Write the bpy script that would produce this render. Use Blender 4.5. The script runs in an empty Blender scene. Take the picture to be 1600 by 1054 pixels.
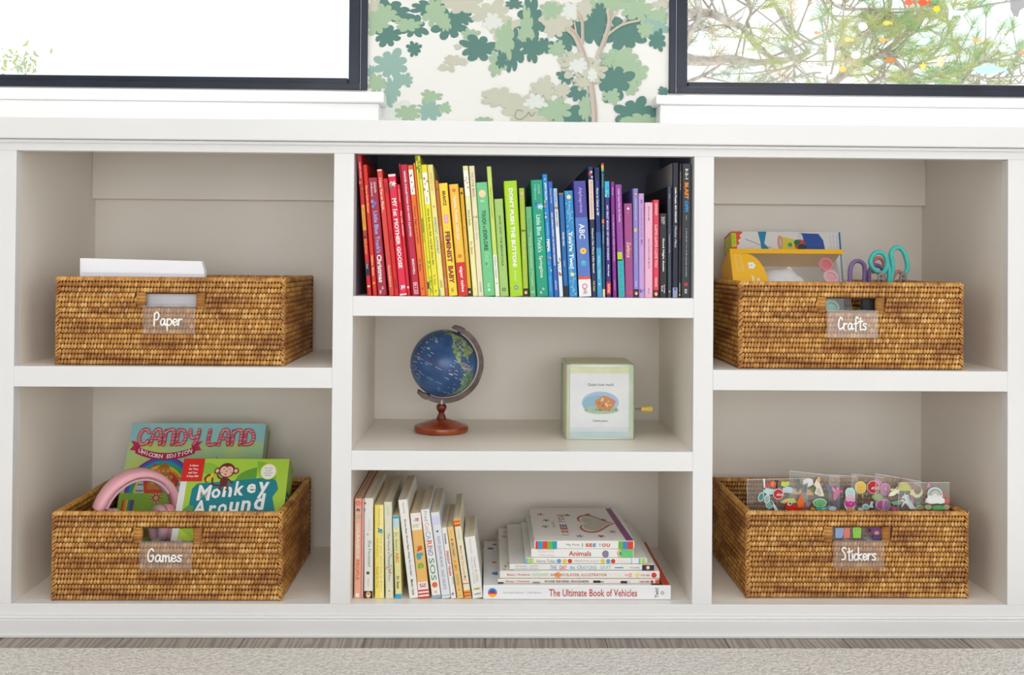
import bpy, bmesh, math, random
from mathutils import Vector, Matrix
sc = bpy.context.scene
C = sc.collection
PI = math.pi

# ------------------------------------------------------------------ camera
F = 1540.0; PPX, PPY = 790.26, 391.30
CAM = Vector((0.0, -1.54, 0.5827))
def _axes(yaw, pitch, roll):
    fw = Vector((-math.sin(yaw), math.cos(yaw), 0)); rt = Vector((math.cos(yaw), math.sin(yaw), 0)); up = Vector((0, 0, 1))
    fw, up = math.cos(pitch)*fw + math.sin(pitch)*up, math.cos(pitch)*up - math.sin(pitch)*fw
    rt, up = math.cos(roll)*rt + math.sin(roll)*up, math.cos(roll)*up - math.sin(roll)*rt
    return rt, up, fw
RT, UP, FW = _axes(math.radians(-1.0101), math.radians(0.6083), math.radians(0.4314))
cam = bpy.data.cameras.new('camera'); camo = bpy.data.objects.new('camera', cam); C.objects.link(camo)
mw = Matrix.Identity(4)
for i in range(3):
    mw[i][0] = RT[i]; mw[i][1] = UP[i]; mw[i][2] = -FW[i]; mw[i][3] = CAM[i]
camo.matrix_world = mw
cam.sensor_width = 36; cam.lens = F/1600*36
cam.shift_x = (800-PPX)/1600; cam.shift_y = (PPY-527)/1600
cam.clip_start = 0.02
sc.camera = camo
def _ray(u, v): return FW + RT*((u-PPX)/F) - UP*((v-PPY)/F)
def at(u, v, Y):            # point at depth Y
    r = _ray(u, v); t = (Y-CAM.y)/r.y; return CAM + r*t
def onz(u, v, z):           # point on a level surface
    r = _ray(u, v); t = (z-CAM.z)/r.z; return CAM + r*t

# ------------------------------------------------------------------ look
sc.view_settings.view_transform = 'Standard'; sc.view_settings.look = 'None'
sc.view_settings.gamma = 1; sc.view_settings.use_curve_mapping = False
sc.view_settings.exposure = -0.58
sc.cycles.max_bounces = 8; sc.cycles.diffuse_bounces = 5; sc.cycles.glossy_bounces = 3
sc.cycles.transparent_max_bounces = 16; sc.cycles.transmission_bounces = 4
sc.cycles.caustics_reflective = False; sc.cycles.caustics_refractive = False
sc.cycles.sample_clamp_indirect = 4
world = bpy.data.worlds.new('daylight'); sc.world = world; world.use_nodes = True
bg = world.node_tree.nodes['Background']; bg.inputs[0].default_value = (0.93, 0.97, 1.0, 1); bg.inputs[1].default_value = 2.2
def lamp(name, kind, loc, energy, col, **kw):
    l = bpy.data.lights.new(name, kind); l.energy = energy; l.color = col
    o = bpy.data.objects.new(name, l); C.objects.link(o); o.location = loc
    for k, v in kw.items():
        if k == 'rot': o.rotation_euler = v
        else: setattr(l, k, v)
    return o
# sun over the garden, entering by the two front windows and landing on the rug
lamp('sun', 'SUN', (0, 3, 4), 8.0, (1, 0.95, 0.87), angle=0.01, rot=(math.radians(-38), 0, math.radians(-14)))
# daylight entering by the openings of the room behind and beside the camera
lamp('window_light_behind', 'AREA', (0.6, -4.15, 0.85), 50, (0.97, 0.985, 1.0), shape='RECTANGLE', size=3.6, size_y=1.5, rot=(math.radians(90), 0, 0))
lamp('window_light_right', 'AREA', (3.05, -1.9, 1.3), 6.5, (0.86, 0.93, 1.0), shape='RECTANGLE', size=2.0, size_y=1.9, rot=(math.radians(90), 0, math.radians(90)))
lamp('window_light_left', 'AREA', (-3.05, -2.2, 1.3), 2.5, (1.0, 0.94, 0.87), shape='RECTANGLE', size=2.0, size_y=1.9, rot=(math.radians(90), 0, math.radians(-90)))

lamp('overhead_fill', 'AREA', (0.1, -1.15, 2.5), 14, (0.97, 0.985, 1.0), shape='SQUARE', size=1.0)  # added fill from above to lift rug and shelf tops, no known fitting

# ------------------------------------------------------------------ materials
def lin(c):
    c = c/255.0
    return c/12.92 if c <= 0.04045 else ((c+0.055)/1.055)**2.4
def rgb(h):
    if isinstance(h, str):
        h = h.lstrip('#'); h = tuple(int(h[i:i+2], 16) for i in (0, 2, 4))
    return (lin(h[0]), lin(h[1]), lin(h[2]), 1)
_mc = {}
def newmat(name):
    m = bpy.data.materials.new(name); m.use_nodes = True
    return m, m.node_tree, m.node_tree.nodes['Principled BSDF']
def ink(h, rough=0.42, bump=0.0):
    key = (h, rough, bump)
    if key in _mc: return _mc[key]
    m, nt, b = newmat('print_ink')
    b.inputs['Base Color'].default_value = rgb(h); b.inputs['Roughness'].default_value = rough
    b.inputs['Specular IOR Level'].default_value = 0.35
    if bump: add_bump(nt, b, 260, bump)
    _mc[key] = m; return m
def add_bump(nt, b, scale, dist, detail=3, coord='Object', stretch=None):
    tc = nt.nodes.new('ShaderNodeTexCoord'); n = nt.nodes.new('ShaderNodeTexNoise'); bp = nt.nodes.new('ShaderNodeBump')
    n.inputs['Scale'].default_value = scale; n.inputs['Detail'].default_value = detail
    src = tc.outputs[coord]
    if stretch:
        mp = nt.nodes.new('ShaderNodeMapping'); mp.inputs['Scale'].default_value = stretch
        nt.links.new(src, mp.inputs[0]); src = mp.outputs[0]
    nt.links.new(src, n.inputs['Vector'])
    bp.inputs['Distance'].default_value = dist; bp.inputs['Strength'].default_value = 1
    nt.links.new(n.outputs[0], bp.inputs['Height']); nt.links.new(bp.outputs[0], b.inputs['Normal'])
    return n
def noise_mix(nt, b, c1, c2, scale, stretch=None, lo=0.35, hi=0.65, detail=4, distort=0):
    tc = nt.nodes.new('ShaderNodeTexCoord'); n = nt.nodes.new('ShaderNodeTexNoise'); r = nt.nodes.new('ShaderNodeValToRGB')
    n.inputs['Scale'].default_value = scale; n.inputs['Detail'].default_value = detail; n.inputs['Distortion'].default_value = distort
    src = tc.outputs['Object']
    if stretch:
        mp = nt.nodes.new('ShaderNodeMapping'); mp.inputs['Scale'].default_value = stretch
        nt.links.new(src, mp.inputs[0]); src = mp.outputs[0]
    nt.links.new(src, n.inputs['Vector']); nt.links.new(n.outputs[0], r.inputs[0])
    e = r.color_ramp.elements; e[0].position = lo; e[1].position = hi; e[0].color = rgb(c1); e[1].color = rgb(c2)
    if b: nt.links.new(r.outputs[0], b.inputs['Base Color'])
    return r
def plain(name, c1, c2=None, rough=0.5, scale=8, bump=None, metal=0, spec=0.5, stretch=None):
    m, nt, b = newmat(name)
    b.inputs['Base Color'].default_value = rgb(c1)
    if c2: noise_mix(nt, b, c1, c2, scale, stretch)
    b.inputs['Roughness'].default_value = rough; b.inputs['Metallic'].default_value = metal; b.inputs['Specular IOR Level'].default_value = spec
    if bump: add_bump(nt, b, bump[0], bump[1])
    return m
M = {}
M['paint'] = plain('white_paint', '#e4e3e2', '#e8e7e7', 0.32, 3, (18, 0.0004))
M['paint_in'] = plain('white_paint_inside', '#ebe3d8', '#eee7dd', 0.38, 3, (18, 0.0004))
M['charcoal'] = plain('charcoal_liner', '#8f92a0', '#9598a6', 0.6, 6, (400, 0.0003))
M['wall'] = plain('wallpaper_ground', '#eceae5', '#efeeea', 0.6, 5)
M['roomwall'] = plain('room_wall_paint', '#e4ded6', '#e8e3db', 0.7, 3)
M['ceiling'] = plain('ceiling_paint', '#f0eeea', '#f3f1ee', 0.8, 3)
M['sill'] = plain('sill_glare_white', '#f5f5f5', '#f8f8f8', 0.3, 3)  # whiter than the frame paint: window glare put into the sill colour
M['seam_highlight'] = plain('grey_seam_highlight', '#a4a9b4', None, .4)  # pale grey standing in for the highlight between window frame and sash
M['navy'] = plain('navy_window_frame', '#181c2c', '#1f2538', 0.28, 12)
M['page'] = None
def page_mat(name, c1, c2, axis):
    m, nt, b = newmat(name)
    st = [2, 2, 2]; st[axis] = 900
    noise_mix(nt, b, c1, c2, 1.0, tuple(st), 0.3, 0.7, 2)
    b.inputs['Roughness'].default_value = 0.85
    return m
M['page'] = page_mat('page_edges', '#ddd1b8', '#f0e8d6', 0)
M['page_board'] = page_mat('board_page_edges', '#cfbd9c', '#f2e8d4', 0)
for e in M['page_board'].node_tree.nodes:
    if e.type == 'MAPPING': e.inputs['Scale'].default_value = (330, 2, 2)
M['page_flat'] = page_mat('stacked_page_edges', '#d6cfc0', '#f2eee4', 2)
def rattan():
    m, nt, b = newmat('woven_rattan')
    g = nt.nodes.new('ShaderNodeNewGeometry'); r = nt.nodes.new('ShaderNodeValToRGB')
    nt.links.new(g.outputs['Random Per Island'], r.inputs[0])
    e = r.color_ramp.elements
    e[0].position = 0; e[0].color = rgb('#ad7430'); e[1].position = 1; e[1].color = rgb('#deb06a')
    for p, c in ((0.2, '#bd8238'), (0.5, '#c78d40'), (0.8, '#d29c50')):
        x = e.new(p); x.color = rgb(c)
    r2 = noise_mix(nt, None, '#a47a4c', '#ffffff', 1.0, (9, 9, 45), 0.36, 0.54, 4)
    mx = nt.nodes.new('ShaderNodeMix'); mx.data_type = 'RGBA'; mx.blend_type = 'MULTIPLY'; mx.inputs[0].default_value = 0.8
    nt.links.new(r.outputs[0], mx.inputs[6]); nt.links.new(r2.outputs[0], mx.inputs[7]); nt.links.new(mx.outputs[2], b.inputs['Base Color'])
    b.inputs['Roughness'].default_value = 0.42
    return m
M['rattan'] = rattan()
M['rattan_core'] = plain('rattan_core', '#4a2a10', '#5f3816', 0.8, 60)
def clear(name, tint, diff, gloss, rough=0.05, dcol='#ffffff', through=False):
    m = bpy.data.materials.new(name); m.use_nodes = True; nt = m.node_tree; nt.nodes.clear()
    out = nt.nodes.new('ShaderNodeOutputMaterial'); t = nt.nodes.new('ShaderNodeBsdfTransparent'); t.inputs[0].default_value = rgb(tint)
    d = nt.nodes.new('ShaderNodeBsdfTranslucent' if through else 'ShaderNodeBsdfDiffuse'); d.inputs[0].default_value = rgb(dcol); g = nt.nodes.new('ShaderNodeBsdfGlossy'); g.inputs['Roughness'].default_value = rough
    a = nt.nodes.new('ShaderNodeMixShader'); a.inputs[0].default_value = diff; c = nt.nodes.new('ShaderNodeMixShader')
    fr = nt.nodes.new('ShaderNodeLayerWeight'); fr.inputs[0].default_value = 0.5
    pw = nt.nodes.new('ShaderNodeMath'); pw.operation = 'POWER'; pw.inputs[1].default_value = 4.0; nt.links.new(fr.outputs['Facing'], pw.inputs[0])
    ml = nt.nodes.new('ShaderNodeMath'); ml.operation = 'MULTIPLY_ADD'; ml.inputs[1].default_value = gloss*.55; ml.inputs[2].default_value = gloss*.035; ml.use_clamp = True
    nt.links.new(pw.outputs[0], ml.inputs[0]); nt.links.new(ml.outputs[0], c.inputs[0])
    nt.links.new(t.outputs[0], a.inputs[1]); nt.links.new(d.outputs[0], a.inputs[2]); nt.links.new(a.outputs[0], c.inputs[1]); nt.links.new(g.outputs[0], c.inputs[2])
    nt.links.new(c.outputs[0], out.inputs[0]); return m
M['glass'] = clear('window_glass', '#f8fbfb', 0.0, 1.0, 0.02)
M['acrylic'] = clear('clear_acrylic', '#fbf9f6', 0.075, 0.6, 0.04)
M['film'] = clear('clear_plastic_film', '#fafafa', 0.08, 1.6, 0.10)
M['white_plastic'] = plain('white_vinyl', '#fbfbfa', None, 0.4)

# ------------------------------------------------------------------ mesh helpers
def tag(o, label=None, cat=None, group=None, kind=None):
    if label: o['label'] = label
    if cat: o['category'] = cat
    if group: o['group'] = group
    if kind: o['kind'] = kind
    return o
def empty(name, loc=(0, 0, 0), rot=(0, 0, 0)):
    o = bpy.data.objects.new(name, None); C.objects.link(o); o.location = loc; o.rotation_euler = rot; o.empty_display_size = 0.02
    return o
def catmull(pts, n=6, closed=False):
    pts = [Vector(p) if len(p) == 3 else Vector((p[0], p[1], 0)) for p in pts]; out = []; N = len(pts)
    rng = range(N) if closed else range(N-1)
    for i in rng:
        if closed: p0, p1, p2, p3 = pts[(i-1) % N], pts[i], pts[(i+1) % N], pts[(i+2) % N]
        else: p0, p1, p2, p3 = pts[max(i-1, 0)], pts[i], pts[i+1], pts[min(i+2, N-1)]
        for k in range(n):
            t = k/n
            out.append(0.5*((2*p1) + (p2-p0)*t + (2*p0-5*p1+4*p2-p3)*t*t + (3*p1-p0-3*p2+p3)*t*t*t))
    if not closed: out.append(pts[-1])
    return out
_tc = {}
def text2d(s, off=0.0, res=2):
    k = (s, off, res)
    if k not in _tc:
        c = bpy.data.curves.new('lettering', 'FONT'); c.body = s; c.resolution_u = res; c.offset = off
        o = bpy.data.objects.new('lettering', c); me = bpy.data.meshes.new_from_object(o)
        vs = [(v.co.x, v.co.y) for v in me.vertices]; fs = [tuple(p.vertices) for p in me.polygons]
        bpy.data.objects.remove(o); bpy.data.curves.remove(c); bpy.data.meshes.remove(me)
        _tc[k] = (vs, fs)
    return _tc[k]
LAY = 0.00014
class MB:
    def __init__(s): s.v = []; s.f = []; s.m = []; s.mats = []; s.T = Matrix.Identity(4)
    def mi(s, m):
        if m not in s.mats: s.mats.append(m)
        return s.mats.index(m)
    def add(s, vs, fs, m):
        b = len(s.v); s.v += [tuple(s.T @ Vector(v)) for v in vs]; i = s.mi(m)
        for f in fs: s.f.append(tuple(b+k for k in f)); s.m.append(i)
    def box(s, x0, x1, y0, y1, z0, z1, m):
        s.add([(x0, y0, z0), (x1, y0, z0), (x1, y1, z0), (x0, y1, z0), (x0, y0, z1), (x1, y0, z1), (x1, y1, z1), (x0, y1, z1)],
              [(3, 2, 1, 0), (4, 5, 6, 7), (0, 1, 5, 4), (1, 2, 6, 5), (2, 3, 7, 6), (3, 0, 4, 7)], m)
    def flat(s, poly, y, m):                       # polygon in the xz plane facing -y
        a = sum(poly[i][0]*poly[(i+1) % len(poly)][1]-poly[(i+1) % len(poly)][0]*poly[i][1] for i in range(len(poly)))
        if a < 0: poly = poly[::-1]
        s.add([(p[0], y, p[1]) for p in poly], [tuple(range(len(poly)))], m)
    def rect(s, x0, x1, z0, z1, y, m): s.flat([(x0, z0), (x1, z0), (x1, z1), (x0, z1)], y, m)
    def disc(s, x, z, rx, rz, y, m, n=20, a0=0, a1=2*PI):
        p = [(x+rx*math.cos(a0+(a1-a0)*i/n), z+rz*math.sin(a0+(a1-a0)*i/n)) for i in range(n + (0 if a1-a0 > 6.28 else 1))]
        s.flat(p, y, m)
    def ribbon(s, pts, w, y, m, n=8, closed=False):      # flat stroke in the xz plane
        q = []
        for p in pts:
            if not q or math.hypot(p[0]-q[-1][0], p[1]-q[-1][1]) > 1e-7: q.append((p[0], p[1]))
        N = len(q)
        if N < 2: return
        if closed and math.hypot(q[0][0]-q[-1][0], q[0][1]-q[-1][1]) < 1e-6: q.pop(); N -= 1
        L = []; R = []
        for i in range(N):
            a = q[i-1] if (i > 0 or closed) else None; c = q[(i+1) % N] if (i < N-1 or closed) else None; b_ = q[i]
            d1 = None if a is None else Vector((b_[0]-a[0], b_[1]-a[1])).normalized(); d2 = None if c is None else Vector((c[0]-b_[0], c[1]-b_[1])).normalized()
            d = d1 if d2 is None else d2 if d1 is None else (d1+d2)
            if d.length < 1e-4: d = d2
            d = d.normalized(); nrm = Vector((-d.y, d.x)); k = 1.0
            if d1 is not None and d2 is not None: k = min(1.6, 1/max(.3, abs(nrm.dot(Vector((-d1.y, d1.x))))))
            L.append((b_[0]+nrm.x*w/2*k, b_[1]+nrm.y*w/2*k)); R.append((b_[0]-nrm.x*w/2*k, b_[1]-nrm.y*w/2*k))
        vs = [(p[0], y, p[1]) for p in L]+[(p[0], y, p[1]) for p in R]; fs = []
        for i in range(N if closed else N-1):
            j = (i+1) % N; fs.append((N+i, N+j, j, i))
        if not closed:
            for e_, o_ in ((0, 1), (N-1, N-2)):
                d = Vector((q[e_][0]-q[o_][0], q[e_][1]-q[o_][1])).normalized(); a0 = math.atan2(d.y, d.x)-PI/2; b0 = len(vs)
                for k in range(6): vs.append((q[e_][0]+w/2*math.cos(a0+PI*k/5), y, q[e_][1]+w/2*math.sin(a0+PI*k/5)))
                fs.append(tuple(range(b0, b0+6)))
        s.add(vs, fs, m)
    def text(s, t, x, z, y, m, h=None, w=None, off=0.0, align='c', down=False, shear=0.0, res=2, up=False, mirror=False):
        vs, fs = text2d(t, off, res)
        if not vs: return
        x0 = min(v[0] for v in vs); x1 = max(v[0] for v in vs); y0 = min(v[1] for v in vs); y1 = max(v[1] for v in vs)
        W = x1-x0; H = y1-y0
        sy = h/H if h else None; sx = w/W if w else None
        if sx is None: sx = sy
        if sy is None: sy = sx
        cx = {'c': (x0+x1)/2, 'l': x0, 'r': x1}[align]; cy = (y0+y1)/2
        out = []
        for a, b in vs:
            b2 = (b-cy)*sy; a2 = (a-cx)*sx + shear*b2
            if mirror: a2, b2 = -a2, -b2
            if down: out.append((x+b2, y, z-a2))
            elif up: out.append((x-b2, y, z+a2))
            else: out.append((x+a2, y, z+b2))
        fs = [f for f in fs]
        # keep faces towards -y
        if fs:
            def area(f): return sum(out[f[i]][0]*out[f[(i+1) % len(f)]][2]-out[f[(i+1) % len(f)]][0]*out[f[i]][2] for i in range(len(f)))
            if sum(area(f) for f in fs) < 0: fs = [f[::-1] for f in fs]
        s.add(out, fs, m)
    def prism(s, poly, y0, y1, m):                 # xz polygon extruded from y0 to y1
        a = sum(poly[i][0]*poly[(i+1) % len(poly)][1]-poly[(i+1) % len(poly)][0]*poly[i][1] for i in range(len(poly)))
        if a < 0: poly = poly[::-1]
        n = len(poly)
        vs = [(p[0], y0, p[1]) for p in poly]+[(p[0], y1, p[1]) for p in poly]
        fs = [tuple(range(n)), tuple(range(2*n-1, n-1, -1))]+[(i, i+n, (i+1) % n+n, (i+1) % n) for i in range(n)]
        s.add(vs, fs, m)
    def zprism(s, poly, z0, z1, m):                # xy polygon extruded in z
        a = sum(poly[i][0]*poly[(i+1) % len(poly)][1]-poly[(i+1) % len(poly)][0]*poly[i][1] for i in range(len(poly)))
        if a < 0: poly = poly[::-1]
        n = len(poly)
        vs = [(p[0], p[1], z0) for p in poly]+[(p[0], p[1], z1) for p in poly]
        fs = [tuple(range(n-1, -1, -1)), tuple(range(n, 2*n))]+[(i, (i+1) % n, (i+1) % n+n, i+n) for i in range(n)]
        s.add(vs, fs, m)
    def tube(s, pts, r, m, seg=10, closed=False, sq=None):
        pts = [Vector(p) for p in pts]; n = len(pts); rings = []
        up = None
        for i, p in enumerate(pts):
            if closed: d = pts[(i+1) % n]-pts[(i-1) % n]
            else: d = pts[min(i+1, n-1)]-pts[max(i-1, 0)]
            d.normalize()
            if up is None:
                up = Vector((0, 1, 0)) if abs(d.y) < 0.9 else Vector((1, 0, 0))
            up = (up-d*up.dot(d)); up.normalize(); sd = d.cross(up)
            rr = r[i] if isinstance(r, (list, tuple)) else r
            a, b = (rr, rr) if sq is None else (rr*sq[0], rr*sq[1])
            rings.append([p+up*(a*math.cos(2*PI*k/seg))+sd*(b*math.sin(2*PI*k/seg)) for k in range(seg)])
        vs = [v for R in rings for v in R]; fs = []
        for i in range(n if closed else n-1):
            j = (i+1) % n
            for k in range(seg):
                fs.append((i*seg+k, i*seg+(k+1) % seg, j*seg+(k+1) % seg, j*seg+k))
        if not closed:
            fs.append(tuple(range(seg-1, -1, -1))); fs.append(tuple((n-1)*seg+k for k in range(seg)))
        s.add(vs, fs, m)
    def lathe(s, prof, m, seg=40, c=(0, 0, 0)):
        vs = []; fs = []
        for r, z in prof:
            for k in range(seg): vs.append((c[0]+r*math.cos(2*PI*k/seg), c[1]+r*math.sin(2*PI*k/seg), c[2]+z))
        for i in range(len(prof)-1):
            for k in range(seg): fs.append((i*seg+k, i*seg+(k+1) % seg, (i+1)*seg+(k+1) % seg, (i+1)*seg+k))
        fs.append(tuple(range(seg-1, -1, -1))); fs.append(tuple((len(prof)-1)*seg+k for k in range(seg)))
        s.add(vs, fs, m)
    def ball(s, c, r, m, seg=16, rings=10):
        rx, ry, rz = r if isinstance(r, tuple) else (r, r, r)
        vs = [(c[0], c[1], c[2]-rz)]
        for i in range(1, rings):
            a = -PI/2+PI*i/rings
            for k in range(seg): vs.append((c[0]+rx*math.cos(a)*math.cos(2*PI*k/seg), c[1]+ry*math.cos(a)*math.sin(2*PI*k/seg), c[2]+rz*math.sin(a)))
        vs.append((c[0], c[1], c[2]+rz)); T = len(vs)-1; fs = []
        for k in range(seg):
            fs.append((0, 1+(k+1) % seg, 1+k)); fs.append((T, T-seg+k, T-seg+(k+1) % seg))
        for i in range(rings-2):
            for k in range(seg):
                a = 1+i*seg; fs.append((a+k, a+(k+1) % seg, a+seg+(k+1) % seg, a+seg+k))
        s.add(vs, fs, m)
    def build(s, name, parent=None, smooth=False, bevel=0, seg=2, ang=35):
        me = bpy.data.meshes.new(name); me.from_pydata(s.v, [], s.f)
        for m in s.mats: me.materials.append(m)
        me.polygons.foreach_set('material_index', s.m)
        if smooth: me.polygons.foreach_set('use_smooth', [True]*len(s.f))
        me.update()
        o = bpy.data.objects.new(name, me); C.objects.link(o)
        if smooth and smooth != 'all':
            me.set_sharp_from_angle(angle=math.radians(smooth if smooth is not True else 40))
        if bevel:
            b = o.modifiers.new('soft_edges', 'BEVEL'); b.width = bevel; b.segments = seg; b.limit_method = 'ANGLE'; b.angle_limit = math.radians(ang); b.harden_normals = False
        if parent: o.parent = parent
        return o
def copy_tree(o, parent=None):
    c = o.copy(); C.objects.link(c); c.parent = parent
    for ch in list(o.children): copy_tree(ch, c)
    return c
# ------------------------------------------------------------------ the room and the built-in
X0, X1, X2, X3, X4, X5 = -0.7328, -0.2417, -0.2104, 0.3223, 0.3534, 0.8193
ZTOP, ZRAIL, ZST, ZSB, ZAT, ZAB, ZBT, ZBB, ZB = 0.7997, 0.7488, 0.4148, 0.3830, 0.5266, 0.4956, 0.2863, 0.2559, 0.0485
YB = 0.3095            # face of the back panels
YW = 0.335             # wallpapered wall
ZC = 2.55
def struct(mb, name, **k): return tag(mb.build(name, **k), kind='structure')
# floor of greyed oak planks
def plank_mat():
    m, nt, b = newmat('grey_oak_planks'); N = nt.nodes; L = nt.links
    tc = N.new('ShaderNodeTexCoord'); mp = N.new('ShaderNodeMapping'); mp.inputs['Rotation'].default_value = (0, 0, PI/2)
    br = N.new('ShaderNodeTexBrick'); br.inputs['Scale'].default_value = 1; br.inputs['Brick Width'].default_value = 1.3; br.inputs['Row Height'].default_value = 0.185
    br.inputs['Mortar Size'].default_value = 0.0012; br.inputs['Color1'].default_value = rgb('#938a82'); br.inputs['Color2'].default_value = rgb('#a69c93'); br.inputs['Mortar'].default_value = rgb('#4b4540')
    L.new(tc.outputs['Object'], mp.inputs[0]); L.new(mp.outputs[0], br.inputs['Vector'])
    mp2 = N.new('ShaderNodeMapping'); mp2.inputs['Scale'].default_value = (9, 0.8, 1); L.new(tc.outputs['Object'], mp2.inputs[0])
    w = N.new('ShaderNodeTexWave'); w.inputs['Scale'].default_value = 3.2; w.inputs['Distortion'].default_value = 16; w.inputs['Detail'].default_value = 4; w.inputs['Detail Scale'].default_value = 1.2
    L.new(mp2.outputs[0], w.inputs['Vector'])
    r = N.new('ShaderNodeValToRGB'); r.color_ramp.elements[0].color = rgb('#a89d94'); r.color_ramp.elements[1].color = rgb('#ffffff'); r.color_ramp.elements[0].position = 0.1; r.color_ramp.elements[1].position = 0.8
    L.new(w.outputs[0], r.inputs[0])
    mx = N.new('ShaderNodeMix'); mx.data_type = 'RGBA'; mx.blend_type = 'MULTIPLY'; mx.inputs[0].default_value = 0.6
    L.new(br.outputs[0], mx.inputs[6]); L.new(r.outputs[0], mx.inputs[7]); L.new(mx.outputs[2], b.inputs['Base Color'])
    b.inputs['Roughness'].default_value = 0.45
    return m
g = MB(); g.box(-3.1, 3.1, -4.2, 0.45, -0.02, 0, plank_mat()); struct(g, 'floor')
g = MB(); g.box(-3.1, 3.1, -4.2, 0.45, ZC, ZC+0.02, M['ceiling']); struct(g, 'ceiling')
# window openings in the wall behind the built-in
WL = at(575, 60, YW).x; WR = at(1045, 60, YW).x; WZ = at(560, 141, YW).z; WT = 2.15
WLO, WRO = -2.3, 2.4
g = MB()
g.box(WL, WR, YW, 0.45, 0, ZC, M['wall'])
g.box(-3.1, WL, YW, 0.45, 0, WZ, M['wall']); g.box(WR, 3.1, YW, 0.45, 0, WZ, M['wall'])
g.box(-3.1, WL, YW, 0.45, WT, ZC, M['wall']); g.box(WR, 3.1, YW, 0.45, WT, ZC, M['wall'])
g.box(-3.1, WLO, YW, 0.45, WZ, WT, M['wall']); g.box(WRO, 3.1, YW, 0.45, WZ, WT, M['wall'])
# printed tree foliage on the wallpaper, as raised ink of a fraction of a millimetre
wc = {'D': plain('leaf_ink_dark', '#58837a', None, 0.6), 'B': plain('leaf_ink_teal', '#93b5aa', None, 0.6), 'G': plain('leaf_ink_sage', '#a5bf9f', None, 0.6),
      'T': plain('leaf_ink_taupe', '#c8c8b6', None, 0.6), 'W': plain('leaf_ink_pale', '#dfe3dc', None, 0.6), 'K': plain('bark_ink', '#cabcae', None, 0.6), 'k': plain('bark_ink_dark', '#b3a395', None, 0.6)}
BL = """D 200 170 62 52;D 215 60 100 55;D 330 130 58 52;D 500 115 78 70;D 560 80 50 42;D 400 40 80 40;T 140 50 40 60;G 150 110 58 52;G 190 70 58 44;G 300 120 60 30;G 430 60 52 66;G 480 110 26 42;D 330 235 34 34
B 220 310 76 66;B 285 385 40 30;B 225 430 42 62;B 125 350 18 38;G 150 400 42 42;B 400 530 62 50;W 250 535 110 50;G 300 545 60 40;G 410 465 46 30;G 478 520 30 25;B 200 480 40 30
T 560 20 90 42;D 890 90 62 90;D 810 20 40 24;T 700 70 88 64;T 760 130 78 58;W 708 105 46 38;G 600 172 40 36;D 640 232 84 58;D 800 240 50 106;G 770 190 44 84;G 870 135 34 96;D 895 235 48 58;G 728 305 42 58;D 750 290 26 40;T 540 225 18 13;T 520 290 46 24;T 470 325 24 16;T 565 300 22 16;T 510 330 14 18
D 1180 120 96 92;D 1060 190 60 60;D 955 220 40 38;T 1040 70 108 62;T 1010 130 62 48;G 990 50 52 42;W 1085 55 48 40;T 1165 35 54 48;G 1018 235 40 36;D 1340 165 98 72;D 1420 100 66 60;B 1480 120 62 60;D 1500 195 38 48;G 1400 45 74 52;G 1440 142 38 38;G 1505 75 48 32;G 1250 28 66 40;G 1300 10 60 30;T 1520 20 40 20;D 1220 60 40 40
D 1060 368 40 34;D 1120 440 46 46;T 1100 312 76 58;G 1320 290 92 56;G 1398 350 48 62;G 1370 420 42 34;D 1290 395 82 82;T 1190 350 62 54;W 1118 318 52 42;W 1182 365 26 42;T 1138 400 42 34;G 1280 465 40 34;G 1255 298 26 20
T 740 472 78 46;T 690 452 32 20;T 850 520 96 66;T 950 425 56 50;T 1040 435 36 36;D 1080 555 100 48;G 1000 530 82 56;W 912 490 50 34;G 1150 520 28 62;G 665 582 42 20;T 890 570 70 30
D 1390 550 88 74;D 1485 545 34 42;G 1425 582 78 34;D 1530 440 30 20;G 1350 585 40 16"""
rnd = random.Random(5)
def leafblob(cx, cz, rx, rz, k):
    n = max(8, int(round((rx+rz)*115))); ph = rnd.random()*6.28; N = n*7; P = []
    amp = [0.85+0.3*rnd.random() for _ in range(n)]
    a2, p2 = 0.10*rnd.random()+0.04, rnd.random()*6.28
    for i in range(N):
        th = 2*PI*i/N; l = (i % 7)/7.0; lobe = math.sin(PI*l)**0.62; q = amp[i//7]
        r = (0.66+0.40*lobe*q) * (1+1.3*a2*math.cos(3*th+p2)+.06*math.cos(5*th+2*p2))
        P.append((cx+rx*r*math.cos(th+ph*0), cz+rz*r*math.sin(th+ph*0)))
    return P
def uvw(u, v): p = at(540+u/3.077, v/3.077, YW); return p.x, p.z
sc_ = abs(uvw(100, 0)[0]-uvw(0, 0)[0])/100
lay = 0
def addblob(k, cx, cz, rx, rz, xlim=True):
    global lay
    P = leafblob(cx, cz, rx, rz, k)
    if xlim: P = [(min(max(x, WL+0.0005), WR-0.0005), z) for x, z in P]
    lay += 1
    g.flat(P, YW-0.00012-lay*0.000025, wc[k])
for row in BL.replace('\n', ';').split(';'):
    k, a, b_, c_, d_ = row.split(); x, z = uvw(float(a), float(b_)); addblob(k, x, z, float(c_)*sc_*1.06, float(d_)*sc_*1.06)
trunk = [[(1195, 600), (1196, 540), (1184, 430), (1165, 330), (1140, 255), (1105, 175), (1072, 142)], [(1138, 210), (1137, 110), (1120, 62)], [(1212, 275), (1245, 190), (1268, 110), (1262, 50)], [(1252, 175), (1325, 122), (1410, 100)], [(1268, 110), (1312, 48)], [(1110, 175), (1100, 110)], [(1325, 122), (1345, 90)]]
tw = [34, 18, 26, 13, 10, 9, 7]
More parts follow.
